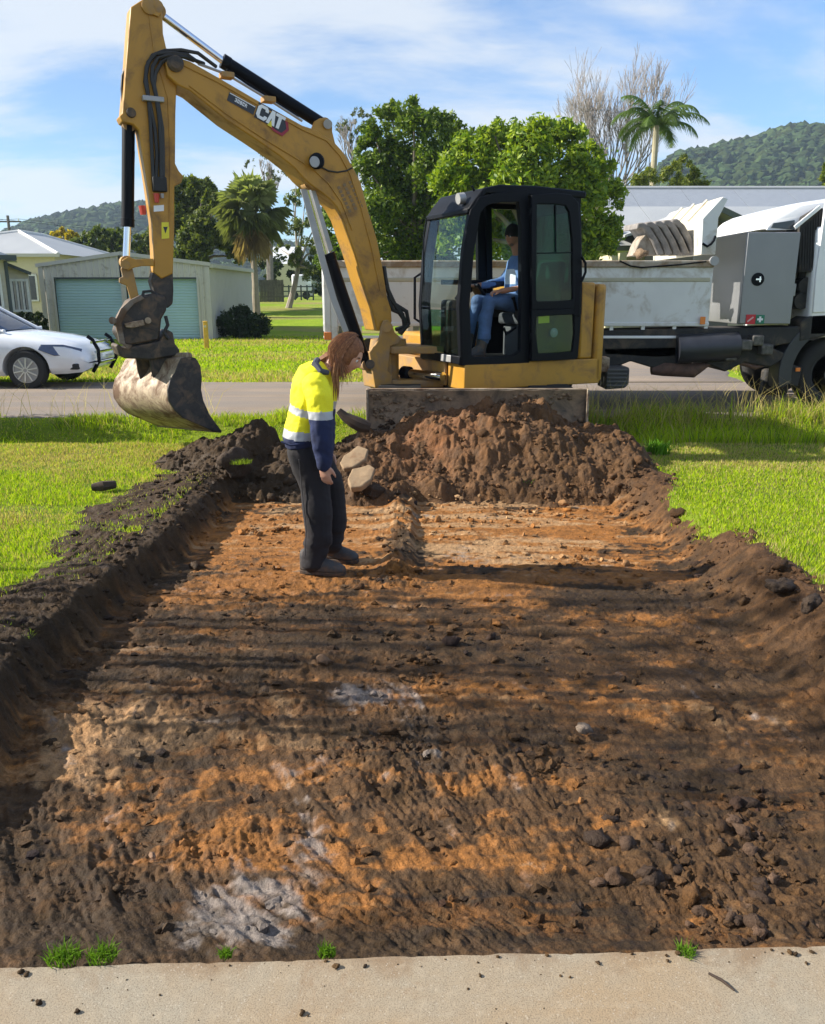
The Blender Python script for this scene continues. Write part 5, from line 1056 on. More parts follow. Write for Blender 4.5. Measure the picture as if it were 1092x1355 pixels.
def cb(u, v, Y=13.86): return atY(u, v, Y)
for s_ in (-1, 1):
    f = lambda x_, y, z: c0 + Vector((x_, s_ * y, z))
    MB().hull2([f(1.72, .82, .66), f(1.76, .81, .745), f(2.08, .72, .735), f(2.30, .58, .66), f(2.28, .60, .57), f(1.95, .80, .57)], [f(1.70, .905, .665), f(1.75, .895, .75), f(2.08, .80, .745), f(2.345, .655, .665), f(2.325, .715, .565), f(1.95, .88, .565)]).build('headlight', mat('lamp_glass', (.03, .05, .12), .08, var=.3, scale=30, spec=.9), car, .01)
    MB().bar(f(.55, .915, .52), f(-1.0, .92, .52), .012, .03).build('rub_strip', BLK, car)
    MB().hull2([f(.45, .84, .93), f(.45, 1.0, .95), f(.45, 1.0, 1.06), f(.45, .86, 1.04)], [f(.57, .85, .94), f(.55, .98, .96), f(.55, .98, 1.05), f(.57, .87, 1.03)]).build('door_mirror', CARW, car, .02)
    MB().box(f(2.13, .62, .38), (.34, .34, .10)).build('bumper_vent', BLK_M, car, .02)
    MB().tube([f(.60, .905, .30), f(.62, .915, .6), f(.60, .88, .82), f(.62, .82, .93)], .006, 4).build('door_seam', BLK, car)
bbx = [(2.40, .26), (2.52, .45), (2.52, .64), (2.44, .80), (2.36, .86)]
for y in (-.42, .42): MB().tube([c0 + Vector((a, y, b)) for a, b in bbx], .032, 10).build('bull_bar_hoop', BLK, car, smooth=True)
for z_, a in ((.42, 2.51), (.60, 2.51), (.76, 2.45)): MB().tube([c0 + Vector((a - .02, -.46, z_)), c0 + Vector((a, -.3, z_)), c0 + Vector((a, .3, z_)), c0 + Vector((a - .02, .46, z_))], .024, 8).build('bull_bar_rail', CHROME, car, smooth=True)
# ================================================================== PEOPLE
def fuse(mb, name, m, parent, voxel, it=3, folds=None):
    o = mb.build(name, m, parent)
    r_ = o.modifiers.new('remesh', 'REMESH'); r_.mode = 'VOXEL'; r_.voxel_size = voxel; r_.use_smooth_shade = True
    if it: s_ = o.modifiers.new('smooth', 'SMOOTH'); s_.factor = .5; s_.iterations = it
    bpy.context.view_layer.update(); me = bake(o)
    if folds:
        n = len(me.vertices); co = np.empty(n * 3); me.vertices.foreach_get('co', co); co = co.reshape(-1, 3); no = np.empty(n * 3); me.vertices.foreach_get('normal', no); no = no.reshape(-1, 3)
        co = co + no * folds(co)[:, None]; me.vertices.foreach_set('co', co.ravel()); me.update()
    me.polygons.foreach_set('use_smooth', [True] * len(me.polygons)); return o
def paint(o, mats, fn):
    """choose a material per face from the face centre (world space)"""
    me = o.data; me.materials.clear()
    for x in mats: me.materials.append(x)
    n = len(me.polygons); c = np.empty(n * 3); me.polygons.foreach_get('center', c); c = c.reshape(-1, 3) + np.array((wm(o).translation if o.name in WM else (0, 0, 0)))
    me.polygons.foreach_set('material_index', fn(c).astype(np.int32)); me.update()
def ering(c, e1, r1, e2, r2, n=18): return [Vector(c) + Vector(e1) * (r1 * math.cos(2 * math.pi * k / n)) + Vector(e2) * (r2 * math.sin(2 * math.pi * k / n)) for k in range(n)]
def limb(mb, pts, rad, seg=12):
    mb.tube(pts, rad, seg)
    for p, r_ in zip(pts, rad): mb.ball(p, r_ * .985, 12, 8)
def head_mesh(mb, c, fw, up, k=1.0):
    fw = Vector(fw).normalized(); up = Vector(up); up = (up - fw * up.dot(fw)).normalized(); lf = up.cross(fw); vs = []; fs = []; A, B = 48, 36
    def g(d, t, s): return math.exp(-((Vector(d) - Vector(t)).length / s) ** 2)
    for i in range(B + 1):
        th = math.pi * i / B
        for j in range(A):
            ph = 2 * math.pi * j / A; d = (math.sin(th) * math.cos(ph), math.sin(th) * math.sin(ph), math.cos(th)); x, y, z = d
            px, py, pz = x * .095, y * .075, z * .115
            if z < -.15: t = (-.15 - z) / .85; py *= 1 - .38 * t; px = px * (1 - .12 * t) + .022 * t * (x > -.3)
            if x < 0: px *= 1.05
            b = .026 * g(d, (.985, 0, -.14), .15) + .012 * g(d, (.99, 0, .02), .12) + .006 * g(d, (.94, .28, .22), .2) + .006 * g(d, (.94, -.28, .22), .2) - .011 * g(d, (.93, .33, .05), .15) - .011 * g(d, (.93, -.33, .05), .15) + .007 * g(d, (.9, 0, -.42), .13) + .014 * g(d, (.66, 0, -.75), .2) + .005 * g(d, (.75, .6, -.2), .25) + .005 * g(d, (.75, -.6, -.2), .25) - .004 * g(d, (.86, 0, -.55), .08)
            px += b * (x if x > .5 else .5); pz += -.004 * g(d, (.985, 0, -.2), .15)
            vs.append(Vector(c) + (fw * px + lf * py + up * pz) * k)
    fs = [(i * A + j, i * A + (j + 1) % A, (i + 1) * A + (j + 1) % A, (i + 1) * A + j) for i in range(B) for j in range(A)]
    mb.add(vs, fs)
    for s_ in (-1, 1):
        e = Vector(c) + (fw * -.005 + lf * (s_ * .074) + up * -.008) * k
        mb.tube([e + (fw * .010 + up * -.03) * k, e + (fw * -.004 + lf * s_ * .006 + up * -.005) * k, e + (fw * -.008 + lf * s_ * .008 + up * .022) * k, e + (fw * .008 + up * .03) * k], [.008 * k, .012 * k, .013 * k, .008 * k], 8)
    return fw, lf, up
def hand(mb, wrist, d, n, side, k=1.0, curl=.5):
    """wrist point, hand direction d, palm normal n (the side the fingers close to), side: thumb direction sign along d x n"""
    d = Vector(d).normalized(); n = Vector(n); n = (n - d * n.dot(d)).normalized(); t = d.cross(n) * side; W_ = Vector(wrist)
    rings = [ering(W_ + d * a * k, t, b * k, n, c_ * k, 12) for a, b, c_ in ((-.02, .026, .02), (.02, .032, .018), (.055, .040, .016), (.085, .039, .014), (.097, .033, .011))]
    mb.loft(rings)
    for i, (o_, ln) in enumerate(((.029, .068), (.010, .078), (-.010, .072), (-.029, .056))):
        b0 = W_ + (d * .088 + t * o_) * k; pts = [b0 - d * .02 * k]; a = 0; q = b0
        for s_, f in ((.45, curl * .6), (.32, curl * 1.0), (.23, curl * .8)):
            pts.append(q); a += f; q = q + (d * math.cos(a) + n * math.sin(a)) * ln * s_ * k
        pts.append(q); mb.tube(pts, [.0095 * k, .0095 * k, .0088 * k, .0082 * k, .0062 * k], 8); mb.ball(q, .0062 * k, 8, 6)
    b0 = W_ + (d * .025 + t * .026) * k; b1 = b0 + (d * .028 + t * .022 + n * .010) * k; b2 = b1 + (d * .03 + t * .006 + n * .012) * k; b3 = b2 + (d * .022 + n * .010) * k
    mb.tube([W_ + d * .01 * k, b0, b1, b2, b3], [.014 * k, .0145 * k, .0115 * k, .0105 * k, .0075 * k], 8); mb.ball(b3, .0075 * k, 8, 6)
def face_bits(c, fw, lf, up, parent, k=1.0, eyec=(.08, .05, .03)):
    for s_ in (-1, 1):
        p = Vector(c) + (fw * .0785 + lf * (s_ * .030) + up * .006) * k
        e = MB().ball(p, .0115 * k, 12, 8).build('eye', mat('eye_white', (.6, .58, .55), .3), parent, smooth=True)
        MB().ball(p + fw * .0085 * k, .0052 * k, 10, 6).build('iris', mat('iris_dark', eyec, .2), e, smooth=True)
        MB().tube([Vector(c) + (fw * .083 + lf * s_ * .014 + up * .027) * k, Vector(c) + (fw * .086 + lf * s_ * .030 + up * .031) * k, Vector(c) + (fw * .078 + lf * s_ * .048 + up * .026) * k], [.003 * k, .0042 * k, .002 * k], 6).build('eyebrow', mat('brow_hair', (.06, .035, .02), .8), parent, smooth=True)
    MB().tube([Vector(c) + (fw * .083 + lf * .022 + up * -.047) * k, Vector(c) + (fw * .0945 + up * -.045) * k, Vector(c) + (fw * .083 + lf * -.022 + up * -.047) * k], [.003 * k, .0055 * k, .003 * k], 6).build('lips', mat('lip_skin', (.36, .13, .10), .5), parent, smooth=True)
def skin(nm, col):
    t = NT(nm); c = t.coord('Object'); z = t.noise(c, 30, 4, .6)
    t.bsdf(t.mix(z, sc(col, .85), sc(col, 1.15)), .55, 0, t.bump(t.noise(c, 300, 3), .15, .002), .4, Subsurface_Weight=.12, Subsurface_Scale=.02, Subsurface_Radius=(1, .35, .2)); return t.m
SKIN_A = skin('skin_fair', (.50, .27, .185)); SKIN_B = skin('skin_tanned', (.40, .20, .125))
HIVIS = mat('hivis_yellow', (.80, .74, .012), .8, var=.06, scale=12, bump=.25, bscale=120)
TAPE = mat('reflective_tape', (.36, .37, .39), .45, var=.06, bump=.1)
NAVY = mat('navy_fleece', (.012, .02, .065), .9, var=.25, scale=12, bump=.3, bscale=120)
PANTS = mat('charcoal_trackpants', (.012, .010, .012), .9, var=.35, scale=14, bump=.3, bscale=140)
BOOT = mat('grey_boot', (.04, .04, .041), .7, var=.3, scale=20, bump=.3, bscale=60, dirt=(.12, .07, .04), dirt_amt=.3, dirt_scale=12)
SOLE = mat('boot_sole', (.02, .018, .016), .9, var=.3, dirt=(.10, .055, .03), dirt_amt=.4, dirt_scale=15)
HAIR = mat('brown_hair', (.19, .080, .034), .6, var=.4, scale=60, spec=.25); HAIR2 = mat('light_hair', (.28, .135, .058), .6, var=.35, scale=60, spec=.25); HAIR3 = mat('dark_hair', (.12, .052, .024), .6, var=.3, spec=.4)

# ---- worker standing on the bed, seen from the right side
YW = 5.14; YAX = Vector((0, 1, 0))
def wp(u, v, dy=0.): return atY(u, v, YW) + Vector((0, dy, 0))
gz = float(ground_h(np.array([-.62]), np.array([5.1]))[0][0])
wk = empty('person', (-.62, YW, gz), 'person with long brown hair in yellow and navy work hoodie looking down at the soil', 'person')
pxm = (atY(420, 560, YW) - atY(421, 560, YW)).length
def wring(u, v, hw, dy, tu, tv, yoff=0.):
    """ring across a path heading (tu,tv) in the picture plane; hw half width in pixels"""
    p = wp(u, v, yoff); t = (wp(u + tu, v + tv) - wp(u, v)).normalized(); e1 = t.cross(YAX).normalized(); return ering(p, e1, hw * pxm, YAX, dy)
hc = wp(459, 468.5); hf = Vector((.80, -.16, -.58)); hu = Vector((.58, .0, .80))
body = MB(); fw_, lf_, up_ = head_mesh(body, hc, hf, hu, .98)
limb(body, [wp(424, 503), wp(437, 488), hc + up_ * -.03 - fw_ * .035], [.075, .055, .055])
body.loft([wring(431, 487, 12, .07, -10, 14), wring(417, 503, 22, .16, -6, 15), wring(411, 530, 22, .14, -4, 17), wring(406, 560, 21, .13, -3, 17), wring(405, 590, 17, .12, 2, 17)])
nsh, fsh = -.20, .20
limb(body, [wp(424, 506, nsh), wp(430, 556, nsh - .03), wp(432, 606, nsh - .01)], [.05, .04, .027]); limb(body, [wp(424, 506, fsh), wp(425, 556, fsh + .03), wp(428, 603, fsh)], [.05, .04, .027])
limb(body, [wp(406, 598, -.09), wp(420, 668, -.10), wp(414, 738, -.10)], [.075, .055, .04]); limb(body, [wp(408, 598, .09), wp(440, 665, .10), wp(440, 722, .12)], [.085, .055, .04])
hand(body, wp(432, 604, nsh - .012), (.16, .05, -1), (.35, .9, .1), 1, .95, .35); hand(body, wp(428, 603, fsh), (.1, .0, -1), (0, -1, 0), -1, .95, .4)
bo = fuse(body, 'body', SKIN_A, wk, .0068, 2)
face_bits(hc, fw_, lf_, up_, bo, .98)
# hoodie
hd = MB()
hd.loft([wring(433, 485, 13, .075, -12, 12), wring(428, 490, 18, .12, -12, 12), wring(418.5, 499, 25.5, .195, -9, 14), wring(414.5, 512, 27.5, .205, -5, 16), wring(411.5, 526, 27, .195, -4, 16), wring(408.5, 540, 25, .18, -4, 16), wring(405, 555, 25, .18, -3, 17), wring(402, 568, 26, .19, -2, 17), wring(401, 577, 26, .19, 1, 17), wring(401.5, 588, 23, .175, 3, 17)])
def fold_h(co): return .007 * fbm(co[:, 0] * 9 + co[:, 2] * 4, co[:, 2] * 13 + co[:, 1] * 7, 801, 4) + .004 * fbm(co[:, 0] * 24, co[:, 2] * 30 + co[:, 1] * 18, 805, 3)
hoodie = fuse(hd, 'hoodie', HIVIS, wk, .008, 3, fold_h)
zt1 = [wp(395, v).z for v in (533, 543)]; zt2 = [wp(395, v).z for v in (565, 576)]; zs_ = [wp(432, v).z for v in (536, 547)]
def hood_paint(c):
    tz = c[:, 2] + (c[:, 0] - wp(390, 540).x) * .26        # tape runs a little downhill towards the front
    out = np.zeros(len(c)); out[(tz < zt1[0]) & (tz > zt1[1])] = 1; t2 = c[:, 2] + (c[:, 0] - wp(390, 540).x) * .08; out[(t2 < zt2[0]) & (t2 > zt2[1])] = 1; out[t2 <= zt2[1]] = 2; return out
paint(hoodie, [HIVIS, TAPE, NAVY], hood_paint)
def sleeve_paint(c): out = np.zeros(len(c)); out[(c[:, 2] < zs_[0]) & (c[:, 2] > zs_[1])] = 1; out[c[:, 2] <= zs_[1]] = 2; return out
for y0, ex, wx in ((nsh, 431, 433), (fsh, 425, 428)):
    sv_ = MB(); limb(sv_, [wp(422, 507, y0 * .85), wp(428, 520, y0 * 1.05), wp(ex - 1, 545, y0 * 1.12), wp(ex, 562, y0 * 1.15), wp(ex + 1, 580, y0 * 1.1), wp(wx, 598, y0 * 1.06), wp(wx + .5, 606, y0 * 1.05)], [.088, .084, .076, .072, .066, .056, .046], 14)
    paint(fuse(sv_, 'sleeve', HIVIS, wk, .008, 3, fold_h), [HIVIS, TAPE, NAVY], sleeve_paint)
MB().tube([wp(421, 476, -.03), wp(419, 480, -.09), wp(427, 489, -.12), wp(437, 491, -.10)], [.02, .024, .022, .015], 8).build('collar', mat('collar_grey', (.06, .065, .09), .9, var=.2), hoodie, smooth=True)
for y_ in (-.17,): MB().tube([wp(378, 578, y_), wp(390, 582, y_ - .02), wp(408, 580, y_ - .01)], .008, 6).build('hem_cord', NAVY, hoodie, smooth=True)
# trackpants
pt = MB()
pt.loft([wring(402, 582, 22, .165, 2, 17), wring(404, 595, 24, .18, 3, 17), wring(409, 612, 24, .18, 5, 17), wring(415, 628, 20, .15, 4, 17)])
limb(pt, [wp(406, 603, -.075), wp(419, 640, -.09), wp(423, 672, -.10), wp(424, 702, -.10), wp(420, 722, -.10), wp(416, 737, -.10)], [.105, .098, .094, .088, .082, .074], 16)
limb(pt, [wp(414, 603, .075), wp(434, 640, .08), wp(439, 672, .10), wp(441, 700, .11), wp(438, 716, .12), wp(436, 726, .12)], [.10, .092, .085, .084, .078, .07], 16)
def fold_p(co): return .010 * fbm(co[:, 0] * 6 + co[:, 2] * 2, co[:, 2] * 11 + co[:, 1] * 5, 811, 4) + .012 * fbm(co[:, 1] * 9, co[:, 2] * 28, 815, 2) * sstep(-.02 + gz + .42 - gz, .10, co[:, 2])
fuse(pt, 'trackpants', PANTS, wk, .009, 3, fold_p)
MB().tube([wp(401, 600, -.19), wp(404, 640, -.17), wp(410, 690, -.185), wp(408, 725, -.175)], .004, 6).build('side_seam', mat('seam_grey', (.06, .055, .055), .9), wk, smooth=True)
def boot(parent, ankle, heel, toe, wd, soleh=.028):
    """sole along heel-toe, upper as a loft of sections"""
    H = Vector(heel); T = Vector(toe); d = (T - H); Ln = d.length; d.normalize(); s_ = Vector((0, 0, 1)).cross(d).normalized()
    out = []
    for f, w0 in ((0, .62), (.12, .85), (.3, .86), (.5, .9), (.72, 1.0), (.88, .86), (1, .45)): out.append((f, w0))
    lo = [H + d * (f * Ln) + s_ * (w0 * wd / 2) for f, w0 in out] + [H + d * (f * Ln) - s_ * (w0 * wd / 2) for f, w0 in out[::-1]]
    MB().hull2(lo, [p + Vector((0, 0, soleh)) for p in lo]).build('sole', SOLE, parent, .006)
    mb = MB(); hts = [.13, .13, .125, .085, .065, .05, .03]; rings = []
    for (f, w0), h_ in zip(out, hts):
        c = H + d * (f * Ln) + Vector((0, 0, soleh)); r_ = []
        for k in range(14): a = math.pi * k / 13; r_.append(c + s_ * (math.cos(a) * w0 * wd / 2 * .97) + Vector((0, 0, abs(math.sin(a)) ** .7 * h_)))
        rings.append(r_)
    mb.loft(rings); mb.tube([H + d * (.2 * Ln) + Vector((0, 0, .06)), Vector(ankle)], [.055, .058], 14)
    o = fuse(mb, 'boot', BOOT, parent, .007, 2); return o
def gnd_at(u, v): p = atZ(u, v, gz + .004); return Vector((p.x, p.y, float(ground_h(np.array([p.x]), np.array([p.y]))[0][0]) + .004))
bh1 = gnd_at(399, 757); t1 = gnd_at(457, 762); boot(wk, bh1 + (t1 - bh1) * .25 + Vector((0, 0, .16)), bh1, t1, .105)
bh2 = gnd_at(430, 741); t2 = gnd_at(474, 745); boot(wk, bh2 + (t2 - bh2) * .25 + Vector((0, 0, .15)), bh2, t2, .10)
# hair: a cap over the skull and hanging locks
rgh = np.random.default_rng(5); hair = {0: MB(), 1: MB(), 2: MB()}
cap = MB(); vs = []; A, B = 36, 20
for i in range(B + 1):
    th = math.pi * .62 * i / B
    for j in range(A):
        ph = 2 * math.pi * j / A; x, y, z = math.sin(th) * math.cos(ph), math.sin(th) * math.sin(ph), math.cos(th)
        k = 1 + .05 * math.sin(ph * 9 + z * 3) * math.sin(th)
        if x > .62: k *= 1 - .22 * (x - .62) / .38 if z < .55 else 1
        vs.append(hc + (fw_ * (x * .102 - .006) + lf_ * y * .083 + up_ * z * .122) * k)
cap.add(vs, [(i * A + j, i * A + (j + 1) % A, (i + 1) * A + (j + 1) % A, (i + 1) * A + j) for i in range(B) for j in range(A)])
hairo = cap.build('hair', HAIR, wk, smooth=True)
for q in range(1700):
    az = rgh.uniform(-2.9, 2.9) if q % 3 else rgh.uniform(-2.4, -.7); th0 = rgh.uniform(.15, .9)
    pts = []; drop = rgh.uniform(.05, .15) * (1.5 if rgh.uniform() < .12 else 1)
    if abs(az) < 1.5: continue
    if abs(az) < 1.5: drop *= .12
    r0 = rgh.uniform(1.0, 1.10)
    for s_ in np.linspace(0, 1, 5):
        th = th0 + (1.75 - th0) * s_; d_ = (math.sin(th) * math.cos(az), math.sin(th) * math.sin(az), math.cos(th)); pts.append(hc + fw_ * (d_[0] * .106 - .008) * r0 + lf_ * d_[1] * .088 * r0 + up_ * d_[2] * .126 * r0)
    e = pts[-1]; jit = Vector((rgh.normal(0, .016), rgh.normal(0, .014), 0))
    for s_ in (.35, .7, 1.): pts.append(e + Vector((.012 * s_, 0, -drop * s_)) + jit * s_)
    hair[q % 3].tube(pts, [.0013, .0017, .0018, .0018, .0018, .0016, .0012, .0006], 3)
for y_, u0 in ((-.09, 444), (-.085, 446), (-.10, 442), (-.08, 448), (-.095, 447)):
    hair[1].tube([wp(u0 + 3, 478, y_), wp(u0 + 1, 495, y_ - .01), wp(u0 + 2, 512, y_ - .015), wp(u0 + 1.5, 527 + 40 * (y_ + .1), y_ - .01)], [.006, .007, .005, .001], 5)
hair[0].tube([wp(437, 470, 0), wp(426, 476, -.01), wp(417, 482, 0), wp(409, 492, .0)], [.03, .025, .016, .003], 6)
for k_, nm in enumerate(('hair_lock', 'hair_lock', 'hair_lock')): hair[k_].build(nm, (HAIR, HAIR2, HAIR3)[k_], hairo, smooth=True, kind='stuff')

# ---- operator on the seat
op = empty('person', tuple(U(-.2, .48, .89)), 'person in dark beanie, blue shirt and jeans sitting in the excavator cab', 'person')
def cp(u, v, l): return on(l, (u, v))[0]
SHIRT = mat('blue_shirt', (.10, .19, .40), .85, var=.15, scale=10, bump=.3, bscale=90); SHIRTD = mat('navy_shirt', (.010, .014, .035), .85, var=.2); SHIRTW = mat('white_panel', (.62, .68, .75), .8, var=.08)
JEAN = mat('blue_jeans', (.060, .115, .24), .85, var=.3, scale=9, bump=.3, bscale=120); BEAN = mat('black_beanie', (.009, .009, .010), .95, var=.3, bump=.5, bscale=80)
oh = cp(679, 312, .48); ofw = ff * .93 + ll * .28 - ZU * .22
ob = MB(); f2, l2, u2 = head_mesh(ob, oh, ofw, ZU + ff * .2, 1.0)
limb(ob, [cp(690, 350, .48), cp(685, 334, .48), oh - u2 * .05 - f2 * .02], [.08, .06, .06])
ob.loft([ering(cp(u, v, .48), ff, a, ll, b) for u, v, a, b in ((688, 345, .09, .17), (687, 360, .10, .16), (685, 380, .10, .14), (684, 402, .11, .15))])
NL, FL = .72, .24
limb(ob, [cp(689, 350, NL), cp(695, 380, NL + .05), cp(664, 385, NL - .05)], [.05, .042, .03]); limb(ob, [cp(683, 347, FL), cp(667, 372, FL - .03), cp(632, 378, FL + .06)], [.05, .042, .03])
limb(ob, [cp(682, 400, .58), cp(648, 398, .62), cp(640, 448, .64)], [.085, .06, .045]); limb(ob, [cp(680, 400, .38), cp(632, 398, .36), cp(624, 440, .34)], [.085, .06, .045])
hand(ob, cp(664, 385, NL - .05), cp(650, 386, NL - .06) - cp(664, 385, NL - .05), -ZU + ff * .2, 1, 1.05, .75); hand(ob, cp(632, 378, FL + .06), cp(620, 378, FL + .05) - cp(632, 378, FL + .06), -ZU, -1, 1.05, .8)
obo = fuse(ob, 'body', SKIN_B, op, .0075, 2); face_bits(oh, f2, l2, u2, obo)
MB().ball(oh + f2 * .05 - u2 * .075, (.035, .035, .028), 12, 8).build('beard', mat('grey_stubble', (.16, .11, .085), .9, var=.4, scale=60), obo, smooth=True)
sh_ = MB(); sh_.loft([ering(cp(u, v, .48), ff, a, ll, b) for u, v, a, b in ((686, 338, .075, .085), (688, 346, .11, .20), (687, 360, .135, .205), (685, 380, .135, .185), (683, 398, .14, .18))])
limb(sh_, [cp(689, 349, NL - .02), cp(693, 366, NL + .03), cp(696, 380, NL + .05), cp(688, 383, NL + .02)], [.078, .07, .062, .055]); limb(sh_, [cp(684, 347, FL + .02), cp(674, 362, FL - .02), cp(666, 372, FL - .03), cp(650, 376, FL + .02), cp(637, 378, FL + .05)], [.078, .068, .06, .05, .042])
shirt = fuse(sh_, 'shirt', SHIRT, op, .009, 3, fold_h)
s0_ = np.array(S0); fN, lN = np.array(ff), np.array(ll); f_ch = UF(cp(686, 360, .48))[0]
def shp(c):
    d = c - s0_; f = d @ fN; l = d @ lN; z = c[:, 2]; out = np.zeros(len(c))
    out[(l > .56) & (f < f_ch + .085)] = 1; out[(f < f_ch - .02)] = 1; out[(l > .40) & (l < .60) & (f > f_ch + .03) & (z < UF(cp(680, 356, .48))[2]) & (z > UF(cp(680, 376, .48))[2])] = 2
    out[(l < .30) & (z < UF(cp(660, 372, .2))[2])] = 1
    return out
paint(shirt, [SHIRT, SHIRTD, SHIRTW], shp)
jn = MB(); jn.loft([ering(cp(u, v, .48), ff, a, ll, b) for u, v, a, b in ((684, 390, .14, .18), (684, 400, .15, .2), (683, 408, .13, .19))])
limb(jn, [cp(681, 401, .60), cp(664, 398, .62), cp(648, 399, .63), cp(643, 420, .64), cp(640, 449, .65)], [.105, .095, .082, .075, .068], 14); limb(jn, [cp(680, 401, .37), cp(655, 398, .36), cp(632, 399, .36), cp(627, 420, .35), cp(624, 440, .34)], [.105, .095, .082, .072, .066], 14)
fuse(jn, 'jeans', JEAN, op, .009, 3, fold_p)
for (a, h_, t_2, l0) in ((cp(640, 449, .65), cp(641, 467, .65), cp(616, 468, .68), .65), (cp(624, 440, .34), cp(626, 465, .34), cp(606, 466, .34), .34)):
    zf = U(0, 0, .892).z; hh_ = Vector((h_.x, h_.y, zf)); tt_ = Vector((t_2.x, t_2.y, zf)); tt_ = hh_ + (tt_ - hh_).normalized() * .29; boot(op, a, hh_, tt_, .105)
bn = MB(); vs = []
for i in range(15):
    th = math.pi * .56 * i / 14
    for j in range(28):
        ph = 2 * math.pi * j / 28; vs.append(oh + f2 * (math.sin(th) * math.cos(ph) * .104 - .008) + l2 * math.sin(th) * math.sin(ph) * .085 + u2 * (math.cos(th) * .130 + (.03 * math.cos(ph) if i > 10 else 0)))
bn.add(vs, [(i * 28 + j, i * 28 + (j + 1) % 28, (i + 1) * 28 + (j + 1) % 28, (i + 1) * 28 + j) for i in range(14) for j in range(28)])
b_ = bn.build('beanie', BEAN, op, smooth=True); so = b_.modifiers.new('thick', 'SOLIDIFY'); so.thickness = .008
# ================================================================== BUILDINGS
RIBM = mat('shed_sheet', (.50, .475, .41), .6, var=.06, scale=1.2, dirt=(.28, .25, .2), dirt_amt=.15)
RIBS = mat('shed_side_sheet', (.46, .45, .42), .6, var=.06, scale=1.2)
DOORM = mat('roller_door_teal', (.34, .50, .50), .55, var=.06, scale=1.0)
TRIMM = mat('shed_trim', (.46, .44, .38), .55, var=.05)
ROOFG = mat('roof_metal', (.36, .375, .38), .5, .15, var=.08, scale=.6)
ROOFD = mat('roof_dark', (.12, .15, .18), .5, .2, var=.1)
BOARD = mat('weatherboard_cream', (.52, .48, .36), .6, var=.06)
CREAMW = mat('cream_wall', (.55, .49, .33), .7, var=.05)
GUTT = mat('gutter_dark', (.035, .05, .05), .5, var=.1)
WING = mat('house_window', (.03, .035, .04), .1, var=.3, scale=4, spec=.7); WFR = mat('window_frame_white', (.6, .6, .57), .5); CURT = mat('curtain_pale', (.40, .37, .32), .9, var=.2, scale=8)
def ribbed(p0, p1, z0, z1, pitch, dep, out, nm, m, parent, top=None):
    """vertical ribbed cladding from p0 to p1; top(fraction) optionally gives the upper edge"""
    p0 = Vector(p0); p1 = Vector(p1); Ln = (p1 - p0).length; d = (p1 - p0) / Ln; o = Vector(out); n = max(2, int(Ln / pitch)); pr = []
    for i in range(n):
        for f, h_ in ((0, 0), (.62, 0), (.72, dep), (.90, dep)): pr.append(((i + f) / n, h_))
    pr.append((1, 0)); mb = MB(); V = []
    for f, h_ in pr:
        q = p0 + d * (f * Ln) + o * h_; zt_ = z1 if top is None else top(f); V += [Vector((q.x, q.y, z0)), Vector((q.x, q.y, zt_))]
    mb.add(V, [(2 * i, 2 * i + 2, 2 * i + 3, 2 * i + 1) for i in range(len(pr) - 1)]); return mb.build(nm, m, parent)
# shed
SX0, SX1, SY0, SY1 = -12.62, -6.88, 29.0, 36.4
shed = empty('garage_shed', ((SX0 + SX1) / 2, SY0, 0), 'pale ribbed steel shed with two teal roller doors across the road', 'shed')
apx = atY(160, 336, SY0); ze0, ze1 = 2.42, 2.46; fa_ = (apx.x - SX0) / (SX1 - SX0)
topf = lambda f: ze0 + (apx.z - ze0) * f / fa_ if f < fa_ else apx.z + (ze1 - apx.z) * (f - fa_) / (1 - fa_)
DX0, DXm, DX1, dzt = -12.18, -9.82, -7.28, 2.06
def part_wall(a, b, z0, nm):
    f0, f1 = (a - SX0) / (SX1 - SX0), (b - SX0) / (SX1 - SX0)
    ribbed((a, SY0, 0), (b, SY0, 0), z0, 2.5, .20, .025, (0, -1, 0), nm, RIBM, shed, lambda f: topf(f0 + (f1 - f0) * f))
part_wall(SX0, DX0, 0, 'wall'); part_wall(DX1, SX1, 0, 'wall'); part_wall(DX0, DX1, dzt, 'wall'); part_wall(DXm - .09, DXm + .09, 0, 'wall')
ribbed((SX1, SY0, 0), (SX1, SY1, 0), 0, 2.46, .22, .022, (1, 0, 0), 'side_wall', RIBS, shed); ribbed((SX0, SY1, 0), (SX0, SY0, 0), 0, 2.42, .22, .022, (-1, 0, 0), 'side_wall', RIBS, shed)
MB().box(((SX0 + SX1) / 2, SY1, 1.2), (SX1 - SX0, .05, 2.4)).build('back_wall', RIBS, shed)
for a, b in ((DX0, DXm - .09), (DXm + .09, DX1)):
    d_ = MB().box(((a + b) / 2, SY0 + .16, dzt / 2), (b - a, .03, dzt)).build('roller_door', DOORM, shed)
    mb = [None]
    for i in range(22):
        z_ = .05 + i * (dzt - .05) / 22; MB().hull2([Vector((a, SY0 + .145, z_)), Vector((a, SY0 + .133, z_ + .028)), Vector((a, SY0 + .145, z_ + .082))], [Vector((b, SY0 + .145, z_)), Vector((b, SY0 + .133, z_ + .028)), Vector((b, SY0 + .145, z_ + .082))]).build('slat', DOORM, d_)
    MB().box(((a + b) / 2, SY0 + .05, dzt - .03), (b - a, .12, .06)).build('door_head', GUTT, d_)
for x_ in (SX0, SX1): MB().box((x_ + (.06 if x_ < -10 else -.06), SY0 - .035, 1.2), (.16, .03, 2.4)).build('corner_trim', TRIMM, shed)
for x_ in (DX0, DX1): MB().box((x_, SY0 - .03, dzt / 2), (.07, .03, dzt)).build('door_jamb', TRIMM, shed)
